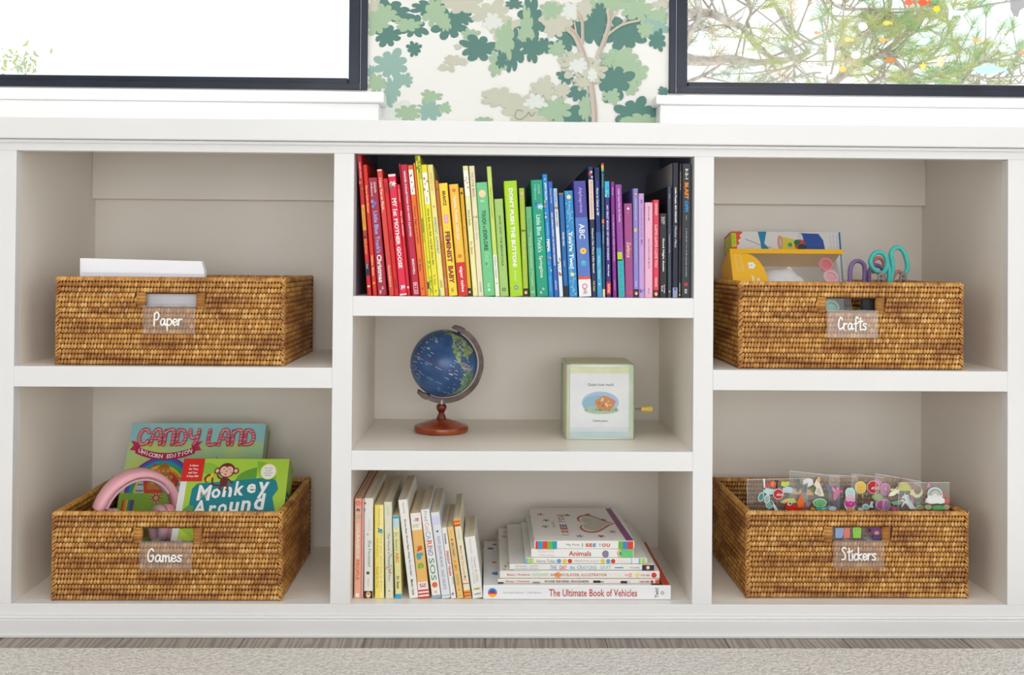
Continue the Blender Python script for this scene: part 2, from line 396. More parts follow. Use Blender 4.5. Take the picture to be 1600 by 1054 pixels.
for i, t in enumerate(trunk):
    q = [uvw(*p) for p in t]; q = [(p.x, p.y) for p in catmull([(a, b, 0) for a, b in q], 4)]
    g.ribbon(q, tw[i]*sc_*0.86, YW-0.0032-i*0.00003, wc['K'])
    if tw[i] > 15:
        g.ribbon([(x+tw[i]*sc_*0.2, z) for x, z in q], tw[i]*sc_*0.14, YW-0.0036, wc['k'], 6)
for rep in range(1, 7):                              # the print repeats upwards to the ceiling
    up = 640*sc_*rep; lay = 5*(rep % 2)
    for row in BL.replace('\n', ';').split(';'):
        k, a, b_, c_, d_ = row.split(); x, z = uvw(float(a), float(b_))
        if z+up+.03 < ZC: addblob(k, x, z+up, float(c_)*sc_*1.06, float(d_)*sc_*1.06)
    for i, t in enumerate(trunk):
        q = [uvw(*p) for p in t]; q = [(p.x, p.y+up) for p in catmull([(a, b, 0) for a, b in q], 4)]
        if max(z for _, z in q) < ZC: g.ribbon(q, tw[i]*sc_*0.86, YW-0.0032-i*0.00003, wc['K'])
lay = 136
for k_, a, b_, c_, d_ in (('T', 1105, 300, 70, 46), ('T', 1185, 345, 52, 46), ('W', 1118, 318, 44, 36), ('W', 1185, 362, 22, 36), ('T', 1140, 398, 36, 30), ('G', 1258, 300, 30, 24)):
    x, z = uvw(a, b_); addblob(k_, x, z, c_*sc_, d_*sc_)
q = [uvw(*p) for p in [(850, 535), (825, 530), (815, 560), (840, 575), (870, 555), (880, 540), (895, 560), (910, 540)]]
g.ribbon([(p.x, p.y) for p in catmull([(a, b, 0) for a, b in q], 4)], 0.0009, YW-0.0036, wc['D'], 5)
struct(g, 'wall_back')
# side walls and the wall behind the camera, with the openings the daylight enters by
g = MB()
g.box(-3.1, 3.1, -4.3, -4.2, 0, 0.08, M['roomwall']); g.box(-3.1, 3.1, -4.3, -4.2, 2.25, ZC, M['roomwall'])
g.box(-3.1, -1.3, -4.3, -4.2, 0.08, 2.42, M['roomwall']); g.box(2.5, 3.1, -4.3, -4.2, 0.08, 2.42, M['roomwall']); struct(g, 'wall_front')
for nm, xa, xb, yc in (('wall_right', 3.1, 3.2, -1.9), ('wall_left', -3.2, -3.1, -2.2)):
    g = MB(); g.box(xa, xb, -4.2, 0.45, 0, 0.3, M['roomwall']); g.box(xa, xb, -4.2, 0.45, 2.3, ZC, M['roomwall'])
    g.box(xa, xb, -4.2, yc-1.05, 0.3, 2.3, M['roomwall']); g.box(xa, xb, yc+1.05, 0.45, 0.3, 2.3, M['roomwall']); struct(g, nm)
# windows: dark frame, sash, pane
def window(name, xi, xo, s):       # xi inner side jamb (towards the pier), xo far side; s=+1 if pier is to the right
    lo, hi = min(xi, xo), max(xi, xo)
    r = empty(name, ((lo+hi)/2, YW, WZ)); tag(r, kind='structure')
    def ring(mb, a, b, c, d, t, y0, y1):
        mb.box(a, a+t, y0, y1, c, d, M['navy']); mb.box(b-t, b, y0, y1, c, d, M['navy']); mb.box(a+t, b-t, y0, y1, c, c+t, M['navy']); mb.box(a+t, b-t, y0, y1, d-t, d, M['navy'])
    T = Matrix.Translation(Vector((-(lo+hi)/2, -YW, -WZ)))
    g = MB(); g.T = T; ring(g, lo, hi, WZ, WT, 0.0125, YW-0.006, YW+0.06); g.build('window_frame', r, bevel=0.0012)
    g = MB(); g.T = T
    for a, b, c, d in ((lo+.0125, lo+.0135, WZ+.0005, WT-.0125), (hi-.0135, hi-.0125, WZ+.0005, WT-.0125)): g.box(a, b, YW-.0068, YW+.03, c, d, M['seam_highlight'])
    g.build('sash_highlight_strip', r)
    g = MB(); g.T = T; ring(g, lo+0.0135, hi-0.0135, WZ+0.0005, WT-0.0135, 0.0235, YW+0.002, YW+0.04); g.build('window_sash', r, bevel=0.003)
    g = MB(); g.T = T; g.box(lo+0.036, hi-0.036, YW+0.020, YW+0.023, WZ+0.023, WT-0.036, M['glass']); g.build('window_pane', r)
    return r
window('window_1', WL, WLO, 1); window('window_2', WR, WRO, -1)
# sills with an apron, standing on the counter
def sill(name, xe, xo, s):
    g = MB(); Y0 = YW-0.055
    pe = at(600 if s > 0 else 1025, 150, Y0).x; pa = at(592 if s > 0 else 1031, 170, Y0+0.01).x
    zt = at(600 if s > 0 else 1025, 143 if s > 0 else 148, Y0).z; zn = at(600 if s > 0 else 1025, 160 if s > 0 else 162, Y0).z
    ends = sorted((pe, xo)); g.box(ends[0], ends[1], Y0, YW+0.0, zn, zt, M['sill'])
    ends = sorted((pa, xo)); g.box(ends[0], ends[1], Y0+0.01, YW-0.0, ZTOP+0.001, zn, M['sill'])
    g.box(min(xe, xo), max(xe, xo), YW-0.001, YW+0.012, zt-0.02, WZ, M['paint'])
    struct(g, name, bevel=0.0025)
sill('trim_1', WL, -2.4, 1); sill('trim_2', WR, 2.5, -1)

# counter
XL, XR = -0.84, 0.93
g = MB(); yk = -0.012
g.box(XL-0.3, XR+0.3, 0.02, YW-0.001, ZTOP-0.0135, ZTOP, M['paint']); g.box(XL-0.3, XR+0.3, yk, 0.02, ZTOP-0.0335, ZTOP, M['paint'])
o = tag(g.build('countertop', bevel=0.0018), 'long white painted countertop running across the whole bookcase below the two windows', 'countertop')
g = MB()
# built-in bookcase
bc = empty('bookcase', (0.04, 0.15, 0)); tag(bc, 'white painted built-in bookcase with seven open compartments under the windows', 'bookcase')
TB = Matrix.Translation(Vector((-0.04, -0.15, 0)))
FT = 0.019
def part(name, fn, mat_bevel=0.0012):
    g = MB(); g.T = TB; fn(g); return g.build(name, bc, bevel=mat_bevel)
P_ = M['paint']
def frame(g):
    zt = ZTOP-0.034; zb = 0.031
    for a, b in ((XL-0.3, X0), (X1, X2), (X3, X4), (X5, XR+0.3)): g.box(a, b, 0, FT, ZB, ZRAIL, P_)
    g.box(XL-0.3, XR+0.3, 0, FT, ZRAIL, zt, P_); g.box(XL-0.3, XR+0.3, 0, FT, zb, ZB, P_)
    g.box(X0, X1, 0, FT, ZSB, ZST, P_); g.box(X4, X5, 0, FT, ZSB, ZST, P_)
    g.box(X2, X3, 0, FT, ZAB, ZAT, P_); g.box(X2, X3, 0, FT, ZBB, ZBT, P_)
part('face_frame', frame, 0.0008)
part('plinth', lambda g: (g.box(XL-0.3, XR+0.3, -0.009, FT, 0.0, 0.0275, P_), g.box(XL-0.3, XR+0.3, -0.006, FT, 0.0275, 0.031, P_), g.box(XL-0.3, XR+0.3, -0.012, -0.009, 0.0, 0.006, P_)), 0.002)
part('cove_moulding', lambda g: g.box(XL-0.3, XR+0.3, -0.005, 0.0, ZTOP-0.039, ZTOP-0.034, P_), 0.001)
PI_ = M['paint_in']; e = 0.0005
for a, b in ((X0-0.018, X0), (X5, X5+0.018)):
    part('side_panel', lambda g: g.box(a, b, FT, YB, 0.031, ZTOP-0.014, PI_), 0)
for a, b in ((X1, X2), (X3, X4)):
    part('divider', lambda g: g.box(a, b, FT, YB, 0.031, ZTOP-0.014, PI_), 0)
part('back_panel', lambda g: g.box(X0-0.018, X5+0.018, YB, YB+0.008, 0.031, ZTOP-0.014, PI_), 0)
for a, b, zs in ((X0, X1, (ZST, ZB)), (X2, X3, (ZAT, ZBT, ZB)), (X4, X5, (ZST, ZB))):
    for z in zs:
        th = {ZST: ZST-ZSB, ZAT: ZAT-ZAB, ZBT: ZBT-ZBB, ZB: 0.017}[z]
        part('shelf', lambda g: g.box(a, b, FT, YB, z-th, z, PI_), 0)
zc1 = at(300, 311.5, YB-0.018).z
for a, b in ((X0, X1), (X4, X5)):
    part('hanging_rail', lambda g: g.box(a, b, YB-0.018, YB, zc1, ZTOP-0.014, PI_), 0.0015)
part('hanging_rail', lambda g: g.box(X2, X3, YB-0.008, YB, ZAB-0.016, ZAB, PI_), 0.001)
K = M['charcoal']
part('dark_lining', lambda g: (g.box(X2, X3, YB-0.002, YB, ZAT, ZTOP-0.014, K), g.box(X2, X2+0.0015, FT+0.003, YB-0.002, ZAT, ZTOP-0.014, K), g.box(X3-0.0015, X3, FT+0.003, YB-0.002, ZAT, ZTOP-0.014, K), g.box(X2, X3, 0.021, YB-0.002, ZTOP-0.0155, ZTOP-0.014, K)), 0)
g = MB(); g.box(-.45, .65, -1.7, -.6, 2.515, 2.55, M['ceiling']); struct(g, 'overhead_fill_cover', bevel=.004)   # panel made up to go with the added overhead fill lamp
# rug
def rug_mat():
    m, nt, b = newmat('pale_woven_wool')
    tc = nt.nodes.new('ShaderNodeTexCoord'); v = nt.nodes.new('ShaderNodeTexVoronoi'); v.inputs['Scale'].default_value = 210
    nt.links.new(tc.outputs['Object'], v.inputs['Vector'])
    r = noise_mix(nt, None, '#dfdbd7', '#f5f3f1', 120, None, 0.3, 0.6, 5)
    mx = nt.nodes.new('ShaderNodeMix'); mx.data_type = 'RGBA'; mx.blend_type = 'MULTIPLY'; mx.inputs[0].default_value = 0.5
    r2 = nt.nodes.new('ShaderNodeValToRGB'); r2.color_ramp.elements[0].color = (1, 1, 1, 1); r2.color_ramp.elements[1].color = rgb('#c5bfba'); r2.color_ramp.elements[1].position = 0.9
    nt.links.new(v.outputs['Distance'], r2.inputs[0]); nt.links.new(r.outputs[0], mx.inputs[6]); nt.links.new(r2.outputs[0], mx.inputs[7]); nt.links.new(mx.outputs[2], b.inputs['Base Color'])
    bp = nt.nodes.new('ShaderNodeBump'); bp.inputs['Distance'].default_value = 0.003; bp.invert = True
    nt.links.new(v.outputs['Distance'], bp.inputs['Height']); nt.links.new(bp.outputs[0], b.inputs['Normal']); b.inputs['Roughness'].default_value = 0.95
    return m
pr = onz(800, 1012, 0.008)
g = MB(); g.box(-1.9, 1.9, -3.0, pr.y, 0.0005, 0.009, rug_mat())
tag(g.build('rug', bevel=0.003), 'pale greige woven wool rug lying on the grey plank floor before the bookcase', 'rug')
# ------------------------------------------------------------------ woven rattan baskets
BW, BH, BD = 0.358, 0.1377, 0.250
PIT, STP = 0.0081, 0.0051
HX, HZ0, HZ1 = 0.0415, PIT*11, PIT*14
rb = random.Random(11)
def strand(g, o, du, dz, dn, L, hw, bul, slant, na=3, nl=4):
    vs = []; fs = []
    for j in range(nl+1):
        t = -1+2*j/nl; rise = bul*math.sqrt(max(0, 1-0.9*t*t)) ; wv = hw*(1-0.5*t*t)
        for i in range(na):
            s = -1+2*i/(na-1)
            p = o+du*(s*wv+slant*t)+dz*(t*L/2)+dn*(rise*(1-0.36*s*s))
            vs.append(p)
    for j in range(nl):
        for i in range(na-1):
            a = j*na+i; fs.append((a, a+1, a+na+1, a+na))
    if du.cross(dz).dot(dn) < 0: fs = [f[::-1] for f in fs]
    g.add(vs, fs, M['rattan'])
def weave(g, org, du, dn, W, hole=False, rows=range(0, 17), nl=4):
    dz = Vector((0, 0, 1)); n = int(W/STP)
    for j in rows:
        z = (j+0.5)*PIT; off = ((j*0.37) % 1)*STP; sl = 0.0009+0.0005*math.sin(j*2.1)
        rowj = rb.uniform(-0.0003, 0.0003)
        for k in range(n):
            u = -W/2+(k+0.5)*W/n+off*0.6
            if u > W/2-0.001: continue
            if hole and HZ0 < z < HZ1 and abs(u) < HX+0.0125: continue
            strand(g, org+du*(u+rb.uniform(-.0003, .0003))+dz*(z+rowj), du, dz, dn, PIT*0.95, 0.00255*rb.uniform(.9, 1.04), 0.0031*rb.uniform(.9, 1.08), sl*.6+rb.uniform(-.0002, .0002), 3, nl)
def basket_body():
    g = MB(); X, Y, Z = Vector((1, 0, 0)), Vector((0, 1, 0)), Vector((0, 0, 1)); c = M['rattan_core']; t = 0.0022
    h = BW/2
    # cane core walls: front with its hand hole, back, two ends, bottom
    for y0, y1 in ((0.003, 0.003+2*t), (BD-0.003-2*t, BD-0.003)):
        g.box(-h+.003, h-.003, y0, y1, 0.002, HZ0, c); g.box(-h+.003, h-.003, y0, y1, HZ1, BH-0.001, c)
        g.box(-h+.003, -HX, y0, y1, HZ0, HZ1, c); g.box(HX, h-.003, y0, y1, HZ0, HZ1, c)
    for a in (-1, 1):
        x0, x1 = sorted((a*(h-.003), a*(h-.003-2*t))); g.box(x0, x1, 0.003, BD-0.003, 0.002, BH-0.001, c)
    weave(g, Vector((0, 0.003, 0)), X, -Y, BW-0.006, True)
    weave(g, Vector((0, BD-0.003, 0)), -X, Y, BW-0.006, True, nl=2)
    weave(g, Vector((0, BD-0.003-2*t, 0)), X, -Y, BW-0.02, True, rows=range(3, 17))
    weave(g, Vector((0, 0.003+2*t, 0)), X, Y, BW-0.02, True, rows=range(9, 17), nl=2)
    for a in (-1, 1):
        weave(g, Vector((a*(h-.003), BD/2, 0)), Y*a, X*a, BD-0.006)
        weave(g, Vector((a*(h-.003-2*t), BD/2, 0)), -Y*a, -X*a, BD-0.02, rows=range(3, 17))
    # braided corners
    for cx, cy in ((-1, 0), (1, 0), (-1, 1), (1, 1)):
        px, py = cx*(h-0.0035), 0.0035 if cy == 0 else BD-0.0035
        g.tube([(px, py, 0.001), (px, py, BH-0.001)], 0.0030, c, 8)
        dn0 = Vector((cx, -1 if cy == 0 else 1, 0)).normalized()
        for k in range(int(BH/0.0055)):
            z = (k+0.5)*0.0055
            for a, sg in ((-0.75, 1), (0.75, -1), (0, 1 if k % 2 else -1)):
                ca, sa = math.cos(a), math.sin(a)
                dn = Vector((dn0.x*ca-dn0.y*sa, dn0.x*sa+dn0.y*ca, 0)); du = dn.cross(Z)
                d2 = (Z+du*0.85*sg).normalized(); d3 = dn.cross(d2)
                strand(g, Vector((px, py, z+rb.uniform(-.0006, .0006)))+dn*0.0020, d3, d2, dn, 0.0088, 0.0013, 0.0026, 0, 3, 3)
    return g
def wrap_rim(g):
    h = BW/2; X, Y = Vector((1, 0, 0)), Vector((0, 1, 0)); Z = Vector((0, 0, 1))
    def side(org, du, dn, W):
        n = int(W/0.0046)
        for k in range(n):
            u = -W/2+(k+0.5)*W/n+rb.uniform(-.0002, .0002); r = 0.0058*rb.uniform(.95, 1.06); hw = 0.0021
            vs = []; NS = 7
            for j in range(NS+1):
                a = -0.35+(PI+0.7)*j/NS
                for s in (-1, 0, 1):
                    rr = r-(0.0011 if s else 0)
                    vs.append(org+du*(u+s*hw+0.0012*(a/PI-0.5))+dn*(rr*math.cos(a))+Z*(BH-0.004+rr*0.78*math.sin(a)))
            fs = [(j*3+i, j*3+i+1, j*3+i+4, j*3+i+3) for j in range(NS) for i in (0, 1)]
            if du.cross(dn).z > 0: fs = [f[::-1] for f in fs]
            g.add(vs, fs, M['rattan'])
    yc = 0.0052; xc = h-0.0052
    side(Vector((0, yc, 0)), X, -Y, BW-0.006); side(Vector((0, BD-yc, 0)), -X, Y, BW-0.006)
    side(Vector((xc, BD/2, 0)), Y, X, BD-0.006); side(Vector((-xc, BD/2, 0)), -Y, -X, BD-0.006)
    c = M['rattan_core']
    g.tube([(-xc, yc, BH-.004), (xc, yc, BH-.004), (xc, BD-yc, BH-.004), (-xc, BD-yc, BH-.004)], 0.0036, c, 8, closed=True)
def wrap_hole(g, which):
    X, Y, Z = Vector((1, 0, 0)), Vector((0, 1, 0)), Vector((0, 0, 1))
    for cy, n_ in (((0.0052, -1), (BD-0.0052, 1))[which],):
        for a in (-1, 1):
            for k in range(15):
                z = HZ0+0.0004+(k+0.5)*(HZ1-HZ0-0.0008)/15; vs = []; NS = 7; far = 0.0135+rb.uniform(-.0012, .0012)
                prof = [(HX+far, 0.0012), (HX+far*0.6, 0.0058), (HX+.003, 0.0066), (HX-.0012, 0.0052), (HX-.0022, 0.0), (HX-.0012, -0.0052), (HX+.003, -0.006), (HX+far, -0.0040)]
                for (px, pn) in prof:
                    for s in (-1, 0, 1):
                        k2 = 1.0-(0.18 if s else 0)
                        spread = 1+0.06*(px-HX)/far
                        vs.append(Vector((a*px, cy+n_*(pn*k2+0.0), (z-(HZ0+HZ1)/2)*spread+(HZ0+HZ1)/2+s*0.00078)))
                fs = [(j*3+i, j*3+i+1, j*3+i+4, j*3+i+3) for j in range(len(prof)-1) for i in (0, 1)]
                g.add(vs, fs, M['rattan'])
        for z in (HZ0, HZ1):
            g.tube([(-HX-.001, cy, z), (HX+.001, cy, z)], 0.0022, M['rattan_core'], 8)
b0 = empty('basket')
body0 = basket_body().build('woven_body', b0, smooth='all')
g = MB(); wrap_rim(g); g.build('rim', b0, smooth='all')
for w_ in (0, 1):
    g = MB(); wrap_hole(g, w_); g.build('handle_wrap', b0, smooth='all')
g = MB(); g.box(-BW/2+.006, BW/2-.006, .006, BD-.006, 0.0, 0.006, M['rattan_core']); g.build('bottom', b0)
GLY = {
 'P': (1.0, [[(0.1, -0.1), (0.15, 1.9)], [(0.1, 1.6), (0.5, 2.1), (0.85, 1.6), (0.6, 0.95), (0.15, 0.85)]]),
 'a': (1.02, [[(0.72, 0.9), (0.4, 1.05), (0.1, 0.5), (0.3, 0.0), (0.62, 0.3), (0.75, 0.95), (0.72, 0.3), (0.85, 0.0), (1.0, 0.2)]]),
 'p': (0.92, [[(0.1, 1.0), (0.1, -0.8)], [(0.1, 0.7), (0.45, 1.05), (0.8, 0.6), (0.5, 0.0), (0.12, 0.15)]]),
 'e': (0.82, [[(0.1, 0.45), (0.65, 0.6), (0.5, 1.0), (0.2, 0.9), (0.08, 0.4), (0.35, 0.0), (0.8, 0.3)]]),
 'r': (0.72, [[(0.1, 1.0), (0.12, 0.0)], [(0.12, 0.6), (0.4, 1.0), (0.65, 0.95)]]),
 'G': (1.05, [[(0.85, 1.7), (0.6, 2.05), (0.25, 1.6), (0.1, 0.8), (0.3, 0.05), (0.65, 0.1), (0.85, 0.6), (0.8, 0.95), (0.5, 0.9)]]),
 'm': (1.2, [[(0.1, 1.0), (0.1, 0.0)], [(0.1, 0.6), (0.35, 1.0), (0.5, 0.7), (0.5, 0.0)], [(0.5, 0.6), (0.8, 1.0), (0.95, 0.6), (0.98, 0.0), (1.15, 0.1)]]),
 's': (0.75, [[(0.65, 0.95), (0.3, 1.0), (0.15, 0.75), (0.55, 0.4), (0.5, 0.05), (0.08, 0.08)]]),
 'C': (0.85, [[(0.75, 1.6), (0.5, 2.0), (0.2, 1.5), (0.1, 0.7), (0.3, 0.05), (0.8, 0.35)]]),
 'f': (0.7, [[(0.75, 1.8), (0.5, 2.1), (0.35, 1.6), (0.35, -0.3)], [(0.05, 0.95), (0.7, 1.05)]]),
 't': (0.72, [[(0.4, 1.9), (0.4, 0.1), (0.6, 0.0)], [(0.1, 1.3), (0.75, 1.35)]]),
 'S': (0.9, [[(0.8, 1.8), (0.45, 2.05), (0.15, 1.6), (0.6, 1.0), (0.6, 0.2), (0.1, 0.1)]]),
 'i': (0.4, [[(0.2, 1.0), (0.2, 0.0)], [(0.2, 1.5), (0.21, 1.55)]]),
 'c': (0.7, [[(0.65, 0.9), (0.35, 1.0), (0.1, 0.5), (0.3, 0.0), (0.7, 0.2)]]),
 'k': (0.8, [[(0.1, 2.0), (0.1, 0.0)], [(0.65, 1.0), (0.15, 0.5), (0.7, 0.0)]]),
}
def script_word(g, word, x, z, w, h, y, m, sw):
    tot = sum(GLY[c][0] for c in word); sx = w/tot; sz = h/2.1; cx = x-w/2
    for c in word:
        adv, st = GLY[c]
        for s in st:
            q = [(p.x, p.y) for p in catmull([(cx+a*sx, z+b*sz, 0) for a, b in s], 5)]
            g.tube([(a, y, b) for a, b in q], sw, m, 6)
            for (a, b) in (q[0], q[-1]): g.ball((a, y, b), sw, m, 8, 6)
        cx += adv*sx
baskets = {}
def place_basket(key, u, v, Y, rz, label, word, tw, tdx=0.0):
    p = at(u, v, Y); zs = {'t': ZST, 'b': ZB}[key[0]]
    b = b0 if not baskets else copy_tree(b0)
    b.location = (p.x, Y, zs+0.001); b.rotation_euler = (0, 0, rz)
    tag(b, label, 'basket', 'woven rattan storage baskets')
    baskets[key] = b
    # clear tag hooked over the lower edge of the hand hole
    t = empty('label_tag'); t.location = b.location+Vector((math.cos(rz)*tdx, math.sin(rz)*tdx, 0)); t.rotation_euler = (0, 0, rz)
    g = MB(); yt = -0.0040
    g.box(-0.0405, 0.0405, yt-0.0022, yt, HZ0-0.040, HZ0+0.0045, M['acrylic'])
    for hx in (-0.018, 0.018):
        g.box(hx-.004, hx+.004, yt, 0.0135, HZ0+0.0028, HZ0+0.0045, M['acrylic']); g.box(hx-.004, hx+.004, 0.0120, 0.0135, HZ0-0.010, HZ0+0.0028, M['acrylic'])
    g.build('plate', t, bevel=0.0005)
    g = MB(); script_word(g, word, -0.001, HZ0-0.0265, tw, 0.0205, yt-0.0030, M['white_plastic'], 0.0013); g.build('lettering', t, smooth='all')
    tag(t, 'clear plastic tag with the white handwritten word %s hooked on the basket front' % word, 'label tag', 'clear label tags')
    return b
place_basket('tl', 265, 570, 0.016, 0.0, 'tan rattan basket marked Paper, in the upper left compartment, holding white paper', 'Paper', 0.045)
place_basket('bl', 260, 933, 0.012, 0.0, 'tan rattan basket marked Games, in the lower left compartment, holding board games', 'Games', 0.054)
place_basket('tr', 1330, 575, 0.016, -0.012, 'tan rattan basket marked Crafts, in the upper right compartment, holding craft boxes and scissors', 'Crafts', 0.046)
place_basket('br', 1340, 932, 0.028, 0.0, 'tan rattan basket marked Stickers, in the lower right compartment, holding clear sticker packs', 'Stickers', 0.056)
# ------------------------------------------------------------------ books standing in rows
def book(name, loc, tilt, T, H, D, col, decor, label, cat='book', group=None, board=False, cover=None, pages=True, yaw=0.0, pg=None):
    """spine faces -y; origin at the lower left corner of the spine"""
    r = empty(name, loc, (0, tilt, yaw)); tag(r, label, cat, group)
    g = MB(); m = ink(col, 0.36, 0.00003); mc = ink(cover, 0.36) if cover else m
    bt = 0.0016 if T < 0.008 else (0.0022 if not board else 0.0018)
    bt = min(bt, T*0.24)
    # spine and two boards as one wrapped cover
    e = min(0.0018, T*0.3)
    def ring(z0, z1):
        outer = [(0, D), (0, e), (e*0.3, e*0.3), (e, 0), (T-e, 0), (T-e*0.3, e*0.3), (T, e), (T, D)]
        inner = [(T-bt, D), (T-bt, bt+0.0004), (bt, bt+0.0004), (bt, D)]
        poly = outer+inner; n = len(poly)
        a = sum(poly[i][0]*poly[(i+1) % n][1]-poly[(i+1) % n][0]*poly[i][1] for i in range(n))
        poly = poly if a > 0 else poly[::-1]
        g.zprism(poly, z0, z1, m)
    ring(0, H)
    for d in decor: d(g, T, H)
    if cover: g.add([(-LAY, e, 0.0003), (-LAY, D-.0003, 0.0003), (-LAY, D-.0003, H-.0003), (-LAY, e, H-.0003)], [(0, 3, 2, 1)], mc)
    g.build('cover', r)
    g = MB(); ins = 0.0015 if board else 0.0032
    g.box(bt+0.00005, T-bt-0.00005, bt+0.0006, D-ins, ins*0.5 if board else ins, H-(0.0006 if board else ins), pg or (M['page_board'] if board else M['page']))
    g.build('page_block', r)
    return r
# spine decoration helpers: v runs 0 (top) to 1 (bottom) along the spine
def W_(t, v0, v1, col, size=0.62, off=0.012, dx=0.0, shear=0.0, lay=2):
    def f(g, T, H):
        g.text(t, T*(0.5+dx), H*(1-(v0+v1)/2), -lay*LAY, ink(col), h=T*size, w=H*(v1-v0), off=off, down=True, shear=shear)
    return f
def B_(v0, v1, col, x0=0.0, x1=1.0, lay=1):
    def f(g, T, H):
        e = 0.0004; g.rect(T*x0+(e if x0 == 0 else 0), T*x1-(e if x1 == 1 else 0), H*(1-v1)+(0.0003 if v1 >= 1 else 0), H*(1-v0)-(0.0003 if v0 <= 0 else 0), -lay*LAY, ink(col))
    return f
def O_(v, col, r=0.3, dx=0.0, asp=1.0, lay=2):
    def f(g, T, H): g.disc(T*(0.5+dx), H*(1-v), T*r, T*r*asp, -lay*LAY, ink(col), 14)
    return f
def dots(col, n, seed, s=0.05, v0=0.0, v1=1.0):
    def f(g, T, H):
        rr = random.Random(seed)
        for i in range(n):
            g.disc(T*rr.uniform(.12, .88), H*(1-rr.uniform(v0+.01, v1-.01)), T*s, T*s, -1.2*LAY, ink(col), 6)
    return f
def PENG(v=0.96):
    return [B_(0.925, 1, '#1c1a1c'), O_(0.962, '#e8893a', 0.3, 0, 1.3), O_(0.963, '#f6efe4', 0.17, 0, 1.5, 3), O_(0.955, '#221c1c', 0.07, 0, 1.8, 4)]
def blobs(cols, v0, v1, n, seed, s=0.16):
    def f(g, T, H):
        rr = random.Random(seed)
        for i in range(n):
            c = cols[i % len(cols)]; r = T*s*rr.uniform(.6, 1.2)
            cx, cz = T*rr.uniform(.2, .8), H*(1-rr.uniform(v0, v1)); k = rr.randint(3, 6)
            P = [(min(max(cx+r*(0.7+0.4*math.cos(k*a))*math.cos(a), 0.0004), T-0.0004), cz+r*1.3*(0.7+0.4*math.cos(k*a))*math.sin(a)) for a in [2*PI*j/24 for j in range(24)]]
            g.flat(P, -(1.1+0.05*i)*LAY, ink(c))
    return f
import itertools
def row(strip, Y, zf, data, group, gap=0.00025):
    """each: strip x-offset/scale, top-left, top-right, top y, bottom-left, bottom-right, ..."""
    out = []; xw0, xw1 = X2+0.0022, X3-0.0022
    px, ps, pH = xw0, 0.0, 1.0            # right face of the previous book: x = px + h*ps, up to pH
    for d in data:
        name, tl, tr, ty, bl, br, col, dep, decor, label, kw = d
        kw = dict(kw); y = Y+kw.pop('dy', 0.0); u0, v0, s = kw.pop('strip', strip)
        yb = 463 if zf == ZAT else 931
        A = at(u0+tl/s, v0+ty/s, y); Bp = at(u0+bl/s, yb, y); Tr = at(u0+tr/s, v0+ty/s, y); Br = at(u0+br/s, yb, y)
        Hh = A.z-zf; m = min(Hh, pH)
        xb = max(Bp.x, px+gap); xm = A.x+(Bp.x-A.x)*(1-m/Hh)
        xt = max(xm, px+m*ps+gap); ang = math.atan2(xt-xb, m); ta = math.tan(ang)
        xr = (Tr.x+Br.x)/2; xl = xb+ta*Hh/2
        T = max((xr-xl)*math.cos(ang), 0.0032)
        zb_ = zf+0.0003+(T*math.sin(ang) if ang > 0 else 0)
        if xb+ta*Hh+T > xw1: T = xw1-xb-max(0, ta*Hh)
        r = book(name, (xb, y, zb_), ang, T, Hh/math.cos(ang), dep, col, decor, label, group=group, **kw)
        px, ps, pH = xb+T/math.cos(ang)-(zb_-zf)*ta, ta, Hh
        out.append(r)
    return out
S1 = (550, 235, 4.393); S2 = (680, 235, 4.393); S3 = (810, 235, 4.393); S4 = (940, 235, 4.394)
WH = '#f6f2ec'
